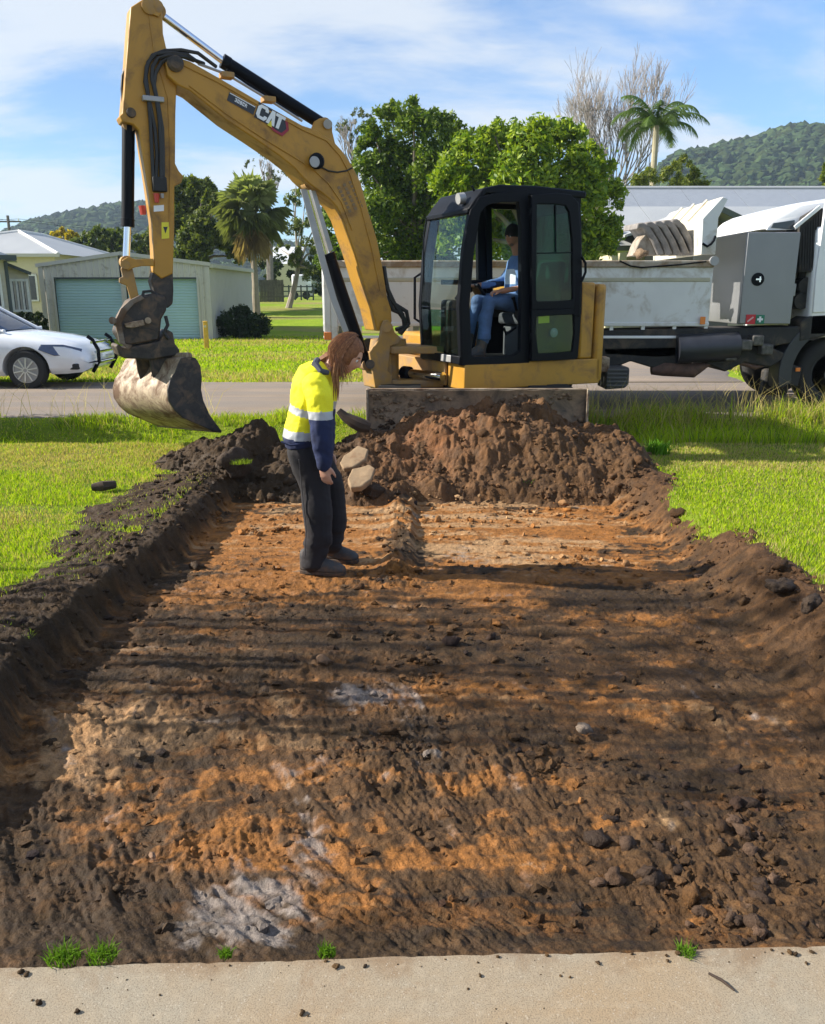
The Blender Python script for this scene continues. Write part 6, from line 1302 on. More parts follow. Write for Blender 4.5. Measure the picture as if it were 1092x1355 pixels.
for (xa, za, xb, zb_) in ((SX0 - .08, ze0, apx.x, apx.z), (apx.x, apx.z, SX1 + .08, ze1)):
    MB().bar((xa, SY0 - .06, za + .02), (xb, SY0 - .06, zb_ + .02), .06, .12).build('barge_board', TRIMM, shed)
    MB().hull2([Vector((xa, SY0 - .08, za + .03)), Vector((xb, SY0 - .08, zb_ + .03)), Vector((xb, SY1 + .1, zb_ + .03)), Vector((xa, SY1 + .1, za + .03))], [Vector((xa, SY0 - .08, za + .08)), Vector((xb, SY0 - .08, zb_ + .08)), Vector((xb, SY1 + .1, zb_ + .08)), Vector((xa, SY1 + .1, za + .08))]).build('roof', ROOFG, shed)
MB().box((SX1 + .09, (SY0 + SY1) / 2, ze1 - .03), (.12, SY1 - SY0 + .1, .12)).build('gutter', TRIMM, shed)

def windowp(parent, x0, x1, z0, z1, y, panes=2, curtain=False, nm='window'):
    w_ = MB().box(((x0 + x1) / 2, y + .02, (z0 + z1) / 2), (x1 - x0, .05, z1 - z0)).build(nm, WING, parent)
    for a in (x0, x1): MB().box((a, y - .02, (z0 + z1) / 2), (.07, .05, z1 - z0 + .07)).build('frame', WFR, w_)
    for b in (z0, z1): MB().box(((x0 + x1) / 2, y - .02, b), (x1 - x0 + .07, .055, .07)).build('frame', WFR, w_)
    for k in range(1, panes): MB().box((x0 + (x1 - x0) * k / panes, y - .015, (z0 + z1) / 2), (.05, .04, z1 - z0)).build('mullion', WFR, w_)
    if curtain:
        for k in range(panes): a = x0 + (x1 - x0) * (k + .6) / panes; MB().box((a, y - .008, (z0 + z1) / 2), ((x1 - x0) / panes * .4, .01, (z1 - z0) * .94)).build('curtain', CURT, w_)
def boards(parent, x0, x1, z0, z1, y, n):
    h_ = (z1 - z0) / n
    for i in range(n):
        z_ = z0 + i * h_; MB().hull2([Vector((x0, y, z_)), Vector((x0, y - .035, z_)), Vector((x0, y - .008, z_ + h_ + .01)), Vector((x0, y, z_ + h_ + .01))], [Vector((x1, y, z_)), Vector((x1, y - .035, z_)), Vector((x1, y - .008, z_ + h_ + .01)), Vector((x1, y, z_ + h_ + .01))]).build('board', BOARD, parent)
# cottage at the far left: front block and rear wing
K = Vector((-11.87, 25, 0)); ha = empty('cottage', tuple(K), 'cream weatherboard cottage with dark gutters at the far left edge', 'house')
def kp(x, y, z): return K + Vector((x, y, z))
MB().box(kp(-3.6, 2.1, 1.27), (7.2, 4.0, 2.52)).build('wall', BOARD, ha); boards(ha, K.x - 7.2, K.x, .05, 2.5, K.y + .09, 13)
windowp(ha, K.x - 1.6, K.x - .17, 1.15, 2.05, K.y + .04, 3, True)
MB().hull2([kp(-7.6, -.4, 2.55), kp(.3, -.4, 2.55), kp(.3, 4.6, 2.55), kp(-7.6, 4.6, 2.55)], [kp(-7.6, 2.0, 3.5), kp(-2.0, 2.0, 3.5), kp(-2.0, 2.2, 3.5), kp(-7.6, 2.2, 3.5)]).build('roof', ROOFD, ha)
MB().box(kp(-3.6, -.42, 2.54), (7.9, .12, .13)).build('gutter', GUTT, ha); MB().cyl(kp(.03, .05, 2.45), kp(.03, .05, .1), .05, 8).build('downpipe', GUTT, ha)
yw = K.y + 1.2; MB().prism([kp(-1, 1.2, 0), kp(.60, 1.2, 0), kp(.60, 1.2, 2.12), kp(-.1, 1.2, 2.42), kp(-1, 1.2, 2.6)], (0, 2.6, 0)).build('wing_wall', BOARD, ha)
MB().bar(kp(-.2, 1.1, 2.50), kp(.68, 1.1, 2.12), .3, .09).build('wing_gutter', GUTT, ha)
boards(ha, K.x - .05, K.x + .60, .05, 2.1, yw - .01, 11); windowp(ha, K.x + .09, K.x + .54, 1.02, 1.93, yw - .07, 3, True)
ha.rotation_euler = (0, 0, R(24))
# hip roofed house behind
hb_ = empty('hip_roof_house', (-20, 40, 0), 'cream house with a pale grey hip roof behind the shed and cottage', 'house')
C1 = atY(77, 336, 38); ap = atY(25, 306, 42.5); zc = C1.z
MB().box((C1.x - 4.6, 43.4, zc / 2), (8.6, 10.2, zc)).build('wall', CREAMW, hb_)
bkR = Vector((C1.x, 49, zc)); bkL = Vector((C1.x - 9.2, 49, zc)); frL = Vector((C1.x - 9.2, 38, zc)); rb = Vector((ap.x, 45, ap.z))
MB().add([C1, frL, bkL, bkR, ap, rb], [(1, 0, 4), (0, 3, 5, 4), (3, 2, 5), (2, 1, 4, 5), (0, 1, 2, 3)]).build('roof', ROOFG, hb_)
for a, b in ((ap, C1), (ap, frL), (ap, rb), (rb, bkR)): MB().tube([a, b], .09, 6).build('ridge_cap', WFR, hb_)
MB().bar((C1.x + .05, 38, zc - .05), (C1.x - 9.2, 38, zc - .05), .12, .14).build('gutter', TRIMM, hb_); windowp(hb_, C1.x - 2.6, C1.x - 1.2, 1.2, 2.3, 38.25, 2)
# long metal roofed house on the right, behind the truck
hr = empty('metal_roof_house', (14, 30, 0), 'low house with a long pale metal roof behind the tipper', 'house')
def eave(u, v, Y): return atY(u, v, Y)
e0_ = eave(806, 327, 28); xr0 = e0_.x; xr1 = xr0 + 22
zr_e = e0_.z; zr_m = atY(950, 275, 32.2).z; zr_r = atY(950, 251, 34).z
MB().box(((xr0 + xr1) / 2 + .3, 32.6, zr_e / 2 - .05), (xr1 - xr0 - 1, 7.6, zr_e - .1)).build('wall', CREAMW, hr)
for i in range(11):
    xa, xb = xr0 + 2. * i, xr0 + 2. * (i + 1)
    sk = lambda x, f: x + f * (.55 if i == 0 and x == xr0 else 0)
    MB().hull2([Vector((sk(xa, 0), 28, zr_e)), Vector((xb, 28, zr_e)), Vector((xb, 32.2, zr_m)), Vector((sk(xa, 1), 32.2, zr_m))], [p + Vector((0, 0, .05)) for p in (Vector((sk(xa, 0), 28, zr_e)), Vector((xb - .015, 28, zr_e)), Vector((xb - .015, 32.2, zr_m)), Vector((sk(xa, 1), 32.2, zr_m)))]).build('roof_sheet', ROOFG, hr)
    MB().hull2([Vector((sk(xa, 1), 32.2, zr_m)), Vector((xb, 32.2, zr_m)), Vector((xb, 34, zr_r)), Vector((sk(xa, 1.4), 34, zr_r))], [p + Vector((0, 0, .05)) for p in (Vector((sk(xa, 1), 32.2, zr_m)), Vector((xb - .015, 32.2, zr_m)), Vector((xb - .015, 34, zr_r)), Vector((sk(xa, 1.4), 34, zr_r)))]).build('roof_sheet', mat('roof_upper_shade', (.25, .275, .31), .55, .15, var=.08), hr)  # upper slope's weaker light put into a darker, bluer colour
MB().hull2([Vector((xr0 + .8, 34, zr_r)), Vector((xr1, 34, zr_r)), Vector((xr1, 38, zr_e)), Vector((xr0, 38, zr_e))], [p + Vector((0, 0, .05)) for p in (Vector((xr0 + .8, 34, zr_r)), Vector((xr1, 34, zr_r)), Vector((xr1, 38, zr_e)), Vector((xr0, 38, zr_e)))]).build('rear_roof', ROOFG, hr)
MB().tube([(xr0 + .8, 34, zr_r + .05), (xr1, 34, zr_r + .05)], .09, 6).build('ridge_cap', ROOFG, hr); MB().box(((xr0 + xr1) / 2, 27.95, zr_e - .03), (xr1 - xr0, .14, .16)).build('gutter', mat('gutter_olive', (.12, .14, .10), .5), hr)
# projecting gable
ga = atY(945, 272, 25.6); gl_2 = atY(853, 307, 25.6); gr_2 = atY(1008, 302, 25.6); gb_ = 30.5
for q in (gl_2, gr_2): MB().hull2([ga, q, Vector((q.x, gb_, q.z)), Vector((ga.x, gb_, ga.z))], [p + Vector((0, 0, .07)) for p in (ga, q, Vector((q.x, gb_, q.z)), Vector((ga.x, gb_, ga.z)))]).build('gable_roof', ROOFG, hr); MB().bar(ga + Vector((0, -.03, 0)), q + Vector((0, -.03, 0)), .05, .16, (0, 0, 1)).build('barge_board', mat('barge_olive', (.06, .075, .06), .5), hr)
MB().prism([Vector((ga.x, 26.6, ga.z - .12)), Vector((gl_2.x + .35, 26.6, gl_2.z + .02)), Vector((gl_2.x + .35, 26.6, 0)), Vector((gr_2.x - .35, 26.6, 0)), Vector((gr_2.x - .35, 26.6, gr_2.z + .02))], (0, .1, 0)).build('gable_wall', mat('gable_shade', (.12, .11, .09), .8), hr)  # wall colour darkened for the shade under the gable
# distant house and van between the trees
hd_ = empty('distant_house', (-14, 75, .9), 'small distant house with a pale roof seen between the palm and the gum tree', 'house')
a_ = atY(352, 349, 75); b_2 = atY(402, 349, 75); zt_ = atY(370, 326, 77).z
MB().box(((a_.x + b_2.x) / 2, 78, (a_.z + .9) / 2), (b_2.x - a_.x, 6, a_.z - .9)).build('wall', CREAMW, hd_)
MB().hull2([a_, b_2, b_2 + Vector((0, 6, 0)), a_ + Vector((0, 6, 0))], [Vector((a_.x + .3, 77.6, zt_)), Vector((b_2.x - .3, 77.6, zt_)), Vector((b_2.x - .3, 78, zt_)), Vector((a_.x + .3, 78, zt_))]).build('roof', mat('roof_pale', (.6, .62, .64), .5), hd_)
cv = empty('caravan', tuple(atY(397, 396, 58)), 'white caravan parked far back beyond the fence', 'caravan'); p_ = atY(397, 377, 58)
MB().box(p_ + Vector((0, 1, .12)), (1.1, 2.2, 1.15)).build('body', WHITE_C, cv, .12); 
for s_ in (-.4, .4): MB().cyl(p_ + Vector((s_, -.05, -.68)), p_ + Vector((s_, .15, -.68)), .26, 14).build('wheel', RUB, cv)
fn = empty('paling_fence', tuple(atY(350, 405, 50)), 'short grey paling fence beyond the fan palm', 'fence')
for i in range(17):
    q = atY(345 + i * 1.9, 404, 50); q.z = 1.0; MB().box((q.x, 50 + .01 * (i % 2), 1.0 + .62), (.078, .02, 1.25 + .03 * math.sin(i * 2.1))).build('paling', mat('weathered_paling', (.10, .095, .08), .9, var=.3), fn)
for z_ in (1.3, 1.95): MB().box((atY(360, 400, 50).x, 50.04, z_), (1.5, .05, .08)).build('rail', mat('weathered_paling', (.1, .1, .1)), fn)
fn2 = empty('rail_fence', tuple(atY(390, 403, 56)), 'low dark rail fence in front of the caravan', 'fence')
for i in range(6): q = atY(375 + i * 8, 400, 56); MB().box((q.x, 56, 1.5), (.09, .09, 1.0)).build('post', GUTT, fn2)
for z_ in (1.3, 1.6, 1.9): MB().box((atY(395, 400, 56).x, 56, z_), (2.1, .04, .07)).build('rail', GUTT, fn2)
# power pole
pp = empty('power_pole', tuple(atY(10, 380, 75)), 'grey timber power pole above the hip roofed house', 'power pole'); q = atY(10, 285, 75)
MB().cyl((q.x, 75, 1), (q.x, 75, q.z), .16, 8, .12).build('pole', mat('pole_grey', (.12, .10, .09), .9), pp); MB().box((q.x, 75, q.z - .5), (2.2, .1, .12)).build('crossarm', mat('pole_grey', (.1, .1, .1)), pp)
for s_ in (-.9, 0, .9): MB().cyl((q.x + s_, 75, q.z - .44), (q.x + s_, 75, q.z - .25), .06, 6).build('insulator', WFR, pp)
for s_ in (-.9, .9): MB().tube([(q.x + s_, 75, q.z - .28), (q.x - 14 + s_, 76, q.z - .9), (q.x - 30, 77, q.z - .2)], .02, 4).build('wire', GUTT, pp); MB().tube([(q.x + s_, 75, q.z - .28), (q.x + 12 + s_, 88, q.z - 1.1), (q.x + 22, 100, q.z - .5)], .02, 4).build('wire', GUTT, pp)
# yellow marker post
q = atZ(274, 462, 0); yp = empty('marker_post', (q.x, q.y, 0), 'short yellow timber marker post in front of the shed', 'post'); tz_ = atY(273, 426, q.y).z
YP = mat('post_yellow', (.62, .36, .04), .7, var=.2, scale=8)
MB().hull2([Vector((q.x + a, q.y + b, -.1)) for a, b in ((-.06, -.06), (.06, -.06), (.06, .06), (-.06, .06))], [Vector((q.x + a, q.y + b, tz_)) for a, b in ((-.055, -.055), (.055, -.055), (.055, .055), (-.055, .055))]).build('timber', YP, yp, .008); MB().box((q.x, q.y, tz_ + .01), (.125, .125, .03)).build('post_cap', YP, yp, .01)
MB().box((q.x, q.y - .062, tz_ - .12), (.08, .01, .06)).build('reflector', mat('reflector_pale', (.6, .5, .3), .3), yp)

# ================================================================== PLANTS
t_ = NT('leaf'); lc = t_.attr('blade_colour', True)
df = t_.n('BsdfPrincipled'); t_.put(df.inputs['Base Color'], lc); df.inputs['Roughness'].default_value = .5; df.inputs['Specular IOR Level'].default_value = .3
tl = t_.n('BsdfTranslucent'); t_.put(tl.inputs[0], t_.mix(1., lc, (1.25, 1.3, .55), 'MULTIPLY')); ms = t_.n('MixShader'); ms.inputs[0].default_value = .35
t_.t.links.new(df.outputs[0], ms.inputs[1]); t_.t.links.new(tl.outputs[0], ms.inputs[2]); t_.t.links.new(ms.outputs[0], t_.out.inputs[0]); M_LEAF = t_.m
BARK = mat('bark_grey', (.16, .13, .105), .9, var=.3, scale=4, bump=.6, bscale=12); BARKP = mat('bark_pale', (.30, .26, .22), .9, var=.2, scale=4); TWIG = mat('twig_grey', (.21, .185, .17), .9, var=.2)
def foliage(name, blobs, n, size, c0, c1, parent, seed, clump=.30, droop=.0, aspect=.5, gaps=.25, kind=None):
    """leaf quads gathered in clumps over the outside of overlapping ellipsoids"""
    rg = np.random.default_rng(seed); P = []; B = [(Vector(c), r_) for c, r_ in blobs]; tot = sum(r_ ** 2 for _, r_ in B)
    for c, r_ in B:
        k = max(8, int(n * r_ * r_ / tot)); nc = max(6, int(k / 55)); d = rg.normal(size=(nc, 3)); d /= np.linalg.norm(d, axis=1)[:, None]; d[:, 2] = np.where(d[:, 2] < -.55, -d[:, 2] * .5, d[:, 2])
        cc = np.array(c) + d * (r_ * rg.uniform(.55, 1.08, (nc, 1))) * np.array([1, 1, 1.0]); cr = r_ * clump * rg.uniform(.5, 1.3, nc); on_ = rg.uniform(0, 1, nc) > gaps * .5
        w_ = np.where(on_, 1., .15); idx = rg.choice(nc, k, p=w_ / w_.sum()); g_ = rg.normal(size=(k, 3)); g_ /= np.linalg.norm(g_, axis=1)[:, None]
        P.append(cc[idx] + g_ * (cr[idx] * rg.uniform(.2, 1, k) ** .6)[:, None])
    P = np.concatenate(P); n = len(P); ax = rg.normal(size=(n, 3)); ax[:, 2] -= droop; ax /= np.linalg.norm(ax, axis=1)[:, None]; b = np.cross(ax, rg.normal(size=(n, 3))); b /= np.linalg.norm(b, axis=1)[:, None]
    L_ = (size * rg.uniform(.6, 1.3, n))[:, None]; V = np.stack([P - ax * L_ * .5, P + b * L_ * aspect * .5, P + ax * L_ * .5, P - b * L_ * aspect * .5], 1).reshape(-1, 3)
    if parent is not None: V = V - np.array(wm(parent).translation)
    a = rg.uniform(0, 1, (n, 1)) ** 1.3; col = np.array(c0) * (1 - a) + np.array(c1) * a
    o = link_mesh(name, np_mesh(name, V, np.arange(4 * n).reshape(-1, 4), False, {'blade_colour': np.repeat(col, 4, 0)}), M_LEAF, parent, kind); return o
def pxb(lst, Y, dy=1.2, seed=0):
    rg = np.random.default_rng(seed); out = []
    for u, v, r_ in lst: y_ = Y + rg.uniform(-dy, dy); p = atY(u, v, y_); out.append((p, r_ * (atY(u, v, y_) - atY(u + 1, v, y_)).length))
    return out
def limbs(mb, base, tips, r0, seed=0):
    rg = random.Random(seed); b = Vector(base)
    for t in tips:
        t = Vector(t); m1 = b.lerp(t, .4) + Vector((rg.uniform(-.1, .1), rg.uniform(-.1, .1), .12)) * (t - b).length * .6; mb.tube([b, m1, t], [r0, r0 * .6, r0 * .18], 6)
def tree(name, base, blobs, n, size, c0, c1, label, cat='tree', group=None, bark=BARK, r0=.16, seed=1, **kw):
    e = empty(name, tuple(base), label, cat, group); tr_ = MB(); b = Vector(base); top = sum((Vector(c) for c, _ in blobs), Vector()) / len(blobs)
    fork = b.lerp(top, .55); tr_.tube([b - Vector((0, 0, .15)), b.lerp(fork, .5) + Vector((.06, 0, 0)), fork], [r0 * 1.25, r0, r0 * .75], 8); limbs(tr_, fork, [c for c, _ in blobs], r0 * .6, seed); tr_.build('trunk', bark, e, smooth=True)
    foliage('crown', blobs, n, size, c0, c1, e, seed, **kw); return e
GR1, GR2 = (.030, .058, .010), (.115, .165, .022)
tree('dense_tree', (0.0, 30, 0), pxb([(497, 182, 22), (520, 160, 22), (548, 168, 30), (580, 168, 26), (603, 192, 24), (492, 230, 30), (530, 225, 38), (575, 225, 42), (605, 245, 28), (490, 285, 36), (535, 285, 48), (590, 290, 40), (505, 335, 36), (560, 340, 44)], 30, 1.1, 1), 52000, .16, (.04, .085, .010), (.21, .28, .026), 'tall dense dark green tree behind the cab and boom', seed=3, clump=.34, gaps=.3, r0=.2)
tree('broad_tree', (4.0, 26, 0), pxb([(598, 232, 30), (630, 205, 30), (668, 195, 32), (705, 192, 32), (742, 190, 30), (748, 172, 14), (655, 180, 12), (712, 172, 13), (778, 225, 32), (800, 262, 26), (625, 262, 44), (690, 250, 52), (755, 262, 46), (805, 300, 20), (790, 318, 30), (610, 308, 38), (670, 320, 52), (740, 325, 48), (765, 345, 30)], 26.5, 1.2, 2), 60000, .185, (.075, .15, .012), (.34, .42, .028), 'broad bright green tree directly behind the cab', seed=4, clump=.34, gaps=.35, aspect=.42, r0=.2)
tree('green_tree', (-2.9, 33, .1), pxb([(440, 262, 18), (455, 248, 16), (445, 300, 26), (470, 300, 22), (450, 345, 30), (480, 345, 24), (430, 330, 16)], 33, .9, 3), 9000, .17, (.05, .10, .012), (.17, .25, .025), 'mid green tree seen between the boom and its cylinder', seed=5, r0=.12)
tree('dark_tree', (-11.3, 43, .7), pxb([(243, 252, 20), (268, 250, 17), (252, 275, 24), (285, 272, 18), (240, 305, 26), (272, 308, 26), (300, 318, 24), (255, 335, 24), (320, 338, 18)], 43, 1.6, 4), 22000, .27, (.045, .07, .015), (.18, .21, .04), 'dark olive tree behind the shed beside the raised arm', seed=6, r0=.18)
gum = tree('gum_tree', (-6.6, 45, .8), pxb([(392, 232, 14), (404, 262, 18), (424, 285, 20), (398, 300, 18), (430, 325, 22), (405, 340, 20), (388, 268, 12), (420, 362, 18), (440, 370, 16), (372, 330, 10)], 45, 1.5, 5), 8500, .22, (.06, .09, .02), (.20, .23, .06), 'sparse grey trunked gum tree right of the fan palm', bark=BARKP, seed=7, gaps=.6, droop=.8, aspect=.3, r0=.14)
def bare(mb, p, d, ln, r_, depth, rg, up=.25, spread=.5, seg=5):
    q = p + d * ln; m_ = p.lerp(q, .5) + Vector((rg.uniform(-.04, .04), rg.uniform(-.04, .04), 0)) * ln; mb.tube([p, m_, q], [r_, r_ * .85, r_ * .68], seg if depth > 2 else 3, cap=False)
    if depth == 0: return
    for k in range(rg.choice((2, 3, 3)) if depth < 6 else 3):
        nd = (d + Vector((rg.uniform(-spread, spread), rg.uniform(-spread, spread), rg.uniform(-spread * .3, spread) + up))).normalized(); bare(mb, m_.lerp(q, rg.uniform(.3, 1)) if k else q, nd, ln * rg.uniform(.62, .86), max(.014, r_ * rg.uniform(.55, .7)), depth - 1, rg, up, spread, seg)
for (u0, v0, Y, hpx, dep_, lab, seed, sp) in ((812, 262, 60, 74, 6, 'tall leafless grey tree behind the feather palm', 3, .55), (470, 215, 50, 32, 5, 'small leafless gum top showing left of the dense dark tree', 8, .6), (352, 262, 52, 24, 5, 'thin leafless twigs rising above the fan palm', 9, .6)):
    b = atY(u0, v0, Y); e = empty('bare_tree', (b.x, Y, .9), lab, 'tree', 'leafless trees'); mb = MB(); rg_ = random.Random(seed); u1 = (atY(u0, v0, Y) - atY(u0 + 1, v0, Y)).length
    mb.tube([(b.x, Y, .8), (b.x + .1, Y, b.z * .6), tuple(b)], [.24, .2, .15], 6)
    for k in range(17 if dep_ == 6 else 5): bare(mb, Vector((b.x, Y, b.z - (k % 5) * .25)), Vector(((-.85 + 1.7 * k / 16) if dep_ == 6 else rg_.uniform(-.55, .55), rg_.uniform(-.5, .5), 1)).normalized(), hpx * u1 * (.72 if dep_ == 5 else rg_.uniform(.5, .8)), .075 if dep_ == 6 else .06, dep_ - 1, rg_, .28, sp)
    mb.build('trunk', TWIG, e)
    if dep_ == 5: foliage('leaf_spray', pxb([(u0 + rg_.uniform(-22, 22), v0 - rg_.uniform(20, 75), 9) for _ in range(10)], Y, 1, seed), 700, .22, (.06, .08, .03), (.16, .17, .07), e, seed, gaps=.6, droop=.6, aspect=.3, kind='stuff')
for k_, (u0, l_, lab) in enumerate(((118, [(112, 318, 14), (128, 312, 13), (125, 330, 15), (110, 332, 12)], 'olive green tree above the left end of the shed roof'), (155, [(146, 318, 14), (158, 326, 15), (150, 338, 15), (165, 312, 11)], 'olive green tree over the shed, left of the raised arm'), (202, [(190, 320, 15), (206, 316, 15), (216, 328, 15), (195, 338, 16)], 'olive green tree over the shed roof, partly behind the raised arm'))):
    tree('small_tree', (atY(u0, 350, 56 + k_).x, 56 + k_, 1), pxb(l_, 56 + k_, 1.0, 6 + k_), 3200, .33, (.05, .08, .015), (.16, .19, .03), lab, group='olive trees behind the shed', seed=12 + 40 * k_, r0=.14)
tree('flowering_bush', (-28, 62, 1), pxb([(72, 313, 8), (84, 311, 9), (97, 314, 8), (88, 320, 10)], 60, 1, 7), 2200, .32, (.24, .19, .015), (.60, .45, .02), 'bush covered in yellow flowers above the hip roofed house', 'bush', seed=13, r0=.08)
tree('shrub', tuple(atY(318, 448, 29.6)), pxb([(298, 432, 14), (318, 426, 17), (340, 430, 15), (326, 416, 9), (306, 440, 13), (345, 440, 12), (322, 440, 15)], 29.9, .5, 8), 7000, .12, (.010, .024, .006), (.03, .055, .012), 'round dark green shrub at the right corner of the shed', 'shrub', seed=14, r0=.05, clump=.5)
for k_, (l_, lab) in enumerate((([(6, 432, 10), (14, 427, 10), (20, 436, 11)], 'low dark shrub against the cottage wall, behind the car windscreen'), ([(33, 420, 11), (30, 432, 11), (40, 434, 11)], 'taller dark shrub against the cottage below its rear window'), ([(50, 425, 11), (57, 434, 8), (50, 436, 10)], 'dark shrub between the cottage and the shed'))):
    tree('shrub', tuple(atY(l_[1][0], 440, 24)), pxb(l_, 24, .3, 9 + k_), 1700, .11, (.016, .03, .008), (.06, .08, .02), lab, 'shrub', 'shrubs along the cottage', seed=15 + 30 * k_, r0=.05)
for k_, (l_, lab) in enumerate((([(352, 355, 14), (362, 370, 13), (372, 350, 14)], 'dark shrub behind the paling fence'), ([(392, 352, 14), (384, 368, 12), (400, 362, 10)], 'dark shrub below the distant house roof'), ([(412, 360, 16), (428, 372, 14), (420, 384, 10)], 'dark shrub right of the caravan'))):
    tree('shrub', tuple(atY(l_[1][0], 402, 63 + k_)), pxb(l_, 63 + k_, 1, 10 + k_), 1700, .28, (.014, .028, .008), (.055, .085, .018), lab, 'shrub', 'shrubs at the back of the yard', seed=16 + 50 * k_, r0=.06)
for k_, (l_, lab) in enumerate((([(845, 240, 12), (860, 236, 12), (850, 250, 12)], 'yellow green leafy plant left of the feather palm trunk'), ([(888, 232, 14), (905, 220, 12), (895, 246, 13)], 'yellow green leafy plant right of the feather palm trunk'), ([(920, 236, 12), (930, 247, 9), (914, 250, 10)], 'yellowish leafy plant near the hill, rightmost of those by the palm'))):
    tree('tree_fern', tuple(atY(l_[1][0], 262, 43 + k_)), pxb(l_, 43 + k_, .6, 11 + k_), 2000, .34, (.08, .12, .02), (.28, .30, .05), lab, 'plant', 'leafy plants round the feather palm', seed=17 + 60 * k_, droop=.7, aspect=.22, r0=.08)
tree('small_tree', tuple(atY(1096, 260, 40)), pxb([(1094, 236, 12), (1104, 228, 14), (1100, 250, 14)], 40, .5, 12), 1800, .25, (.07, .11, .012), (.22, .25, .03), 'yellow green foliage at the right edge above the metal roof', seed=18, r0=.08)
# feather palm
fp = empty('feather_palm', (atY(868, 250, 45).x, 45, .9), 'feather palm with arching fronds and a pale slim trunk above the metal roof', 'palm'); pc = atY(869, 166, 45)
MB().tube([(pc.x - .05, 45, .8), (pc.x + .03, 45, pc.z * .5), (pc.x, 45, pc.z - .5), (pc.x, 45, pc.z + .1)], [.2, .16, .15, .12], 10).build('trunk', mat('palm_trunk', (.34, .30, .20), .8, var=.2, scale=3), fp, smooth=True)
def frond(name, c, az, el, ln, parent, seed, drop=1.5, wl=.5):
    rg = np.random.default_rng(seed); c = Vector(c) - wm(parent).translation; h_ = Vector((math.cos(az), math.sin(az), 0)); V = []; Fq = []; pts = []; a = el; p = c.copy(); n = 34
    for i in range(n): pts.append(p.copy()); p = p + (h_ * math.cos(a) + ZU * math.sin(a)) * ln / n; a -= drop / n * (.4 + 1.3 * i / n)
    sd = h_.cross(ZU)
    for i in range(2, n):
        t = (pts[i] - pts[i - 1]).normalized(); lw = wl * math.sin(math.pi * min(1, (i + 1) / n * .92 + .06)) ** .7
        for s_ in (-1, 1):
            for q in (0, .5):
                b0 = pts[i - 1].lerp(pts[i], q); tip = b0 + (sd * s_ * .62 + t * .45 + ZU * (-.55 + rg.uniform(-.15, .25))) * lw; k = len(V); V += [b0 - t * .03, b0 + t * .03, tip]; Fq.append((k, k + 1, k + 2))
    for i in range(n - 1): k = len(V); w_ = sd * (.022 * (1 - i / n) + .004); V += [pts[i] - w_, pts[i] + w_, pts[i + 1] + w_ * .9, ]; Fq.append((k, k + 1, k + 2)); V += [pts[i] - w_, pts[i + 1] + w_ * .9, pts[i + 1] - w_ * .9]; Fq.append((k + 3, k + 4, k + 5))
    col = np.repeat(np.array([[.075, .125, .02]]) * rg.uniform(.7, 1.5), len(V), 0); return link_mesh(name, np_mesh(name, np.array([tuple(v) for v in V]), np.array(Fq), False, {'blade_colour': col}), M_LEAF, parent)
rgp = random.Random(4)
for i in range(17): frond('frond', pc, i * 2.4 + rgp.uniform(-.2, .2), rgp.uniform(.25, 1.35), rgp.uniform(2.2, 3.0), fp, 40 + i, rgp.uniform(1.6, 2.4), .8)
# fan palm
fan = empty('fan_palm', (atY(338, 410, 40).x, 40, .68), 'fan palm with a thick shaggy crown right of the shed', 'palm'); pc = atY(332, 282, 40)
MB().tube([(atY(339, 410, 40).x, 40, .5), (atY(338, 380, 40).x, 40, atY(338, 380, 40).z), (atY(336, 340, 40).x, 40, atY(336, 340, 40).z), tuple(pc)], [.21, .15, .14, .2], 10).build('trunk', mat('fan_trunk', (.25, .21, .16), .9, var=.25, scale=4, bump=.5), fan, smooth=True)
def fanleaf(parent, c, d, size, seed, dead=False):
    rg = np.random.default_rng(seed); d = Vector(d).normalized(); s_ = d.cross(ZU); s_ = s_.normalized() if s_.length > .05 else Vector((1, 0, 0)); u_ = s_.cross(d); c = Vector(c) - wm(parent).translation; hub = c + d * size * .75; V = []; Fq = []
    k = 0; V += [c - s_ * .02, c + s_ * .02, hub]; Fq.append((0, 1, 2)); nn = 26
    for i in range(nn):
        a = -2.1 + 4.2 * i / (nn - 1); r_ = size * (.95 + .15 * math.cos(a)) * rg.uniform(.85, 1.08); dr = (d * math.cos(a) + s_ * math.sin(a)); w_ = (s_ * math.cos(a) - d * math.sin(a)) * size * .075; mid = hub + dr * r_ * .6 + u_ * (.08 * size); tip = hub + dr * r_ - ZU * size * rg.uniform(.10, .5) * (1 if not dead else 1.6)
        k = len(V); V += [hub, mid - w_, tip, mid + w_]; Fq.append((k, k + 1, k + 2)); Fq.append((k, k + 2, k + 3))
    base = np.array([.30, .22, .11]) if dead else np.array([.15, .17, .055]) * (1 + .9 * max(0, d.z)); col = np.repeat(base[None] * rg.uniform(.7, 1.35), len(V), 0); me = np_mesh('frond', np.array([tuple(v) for v in V]), np.array(Fq), False, {'blade_colour': col}); return link_mesh('frond', me, M_LEAF, parent)
for i in range(64):
    el = rgp.uniform(-.75, 1.45); az = i * 2.39996; d = (math.cos(az) * math.cos(el), math.sin(az) * math.cos(el), math.sin(el)); fanleaf(fan, pc + Vector(d) * .25, d, rgp.uniform(.78, 1.0), 100 + i)
for i in range(16): az = i * 2.4; fanleaf(fan, pc + Vector((0, 0, -.35)), (math.cos(az) * .55, math.sin(az) * .55, -1), rgp.uniform(.7, .9), 200 + i, True)
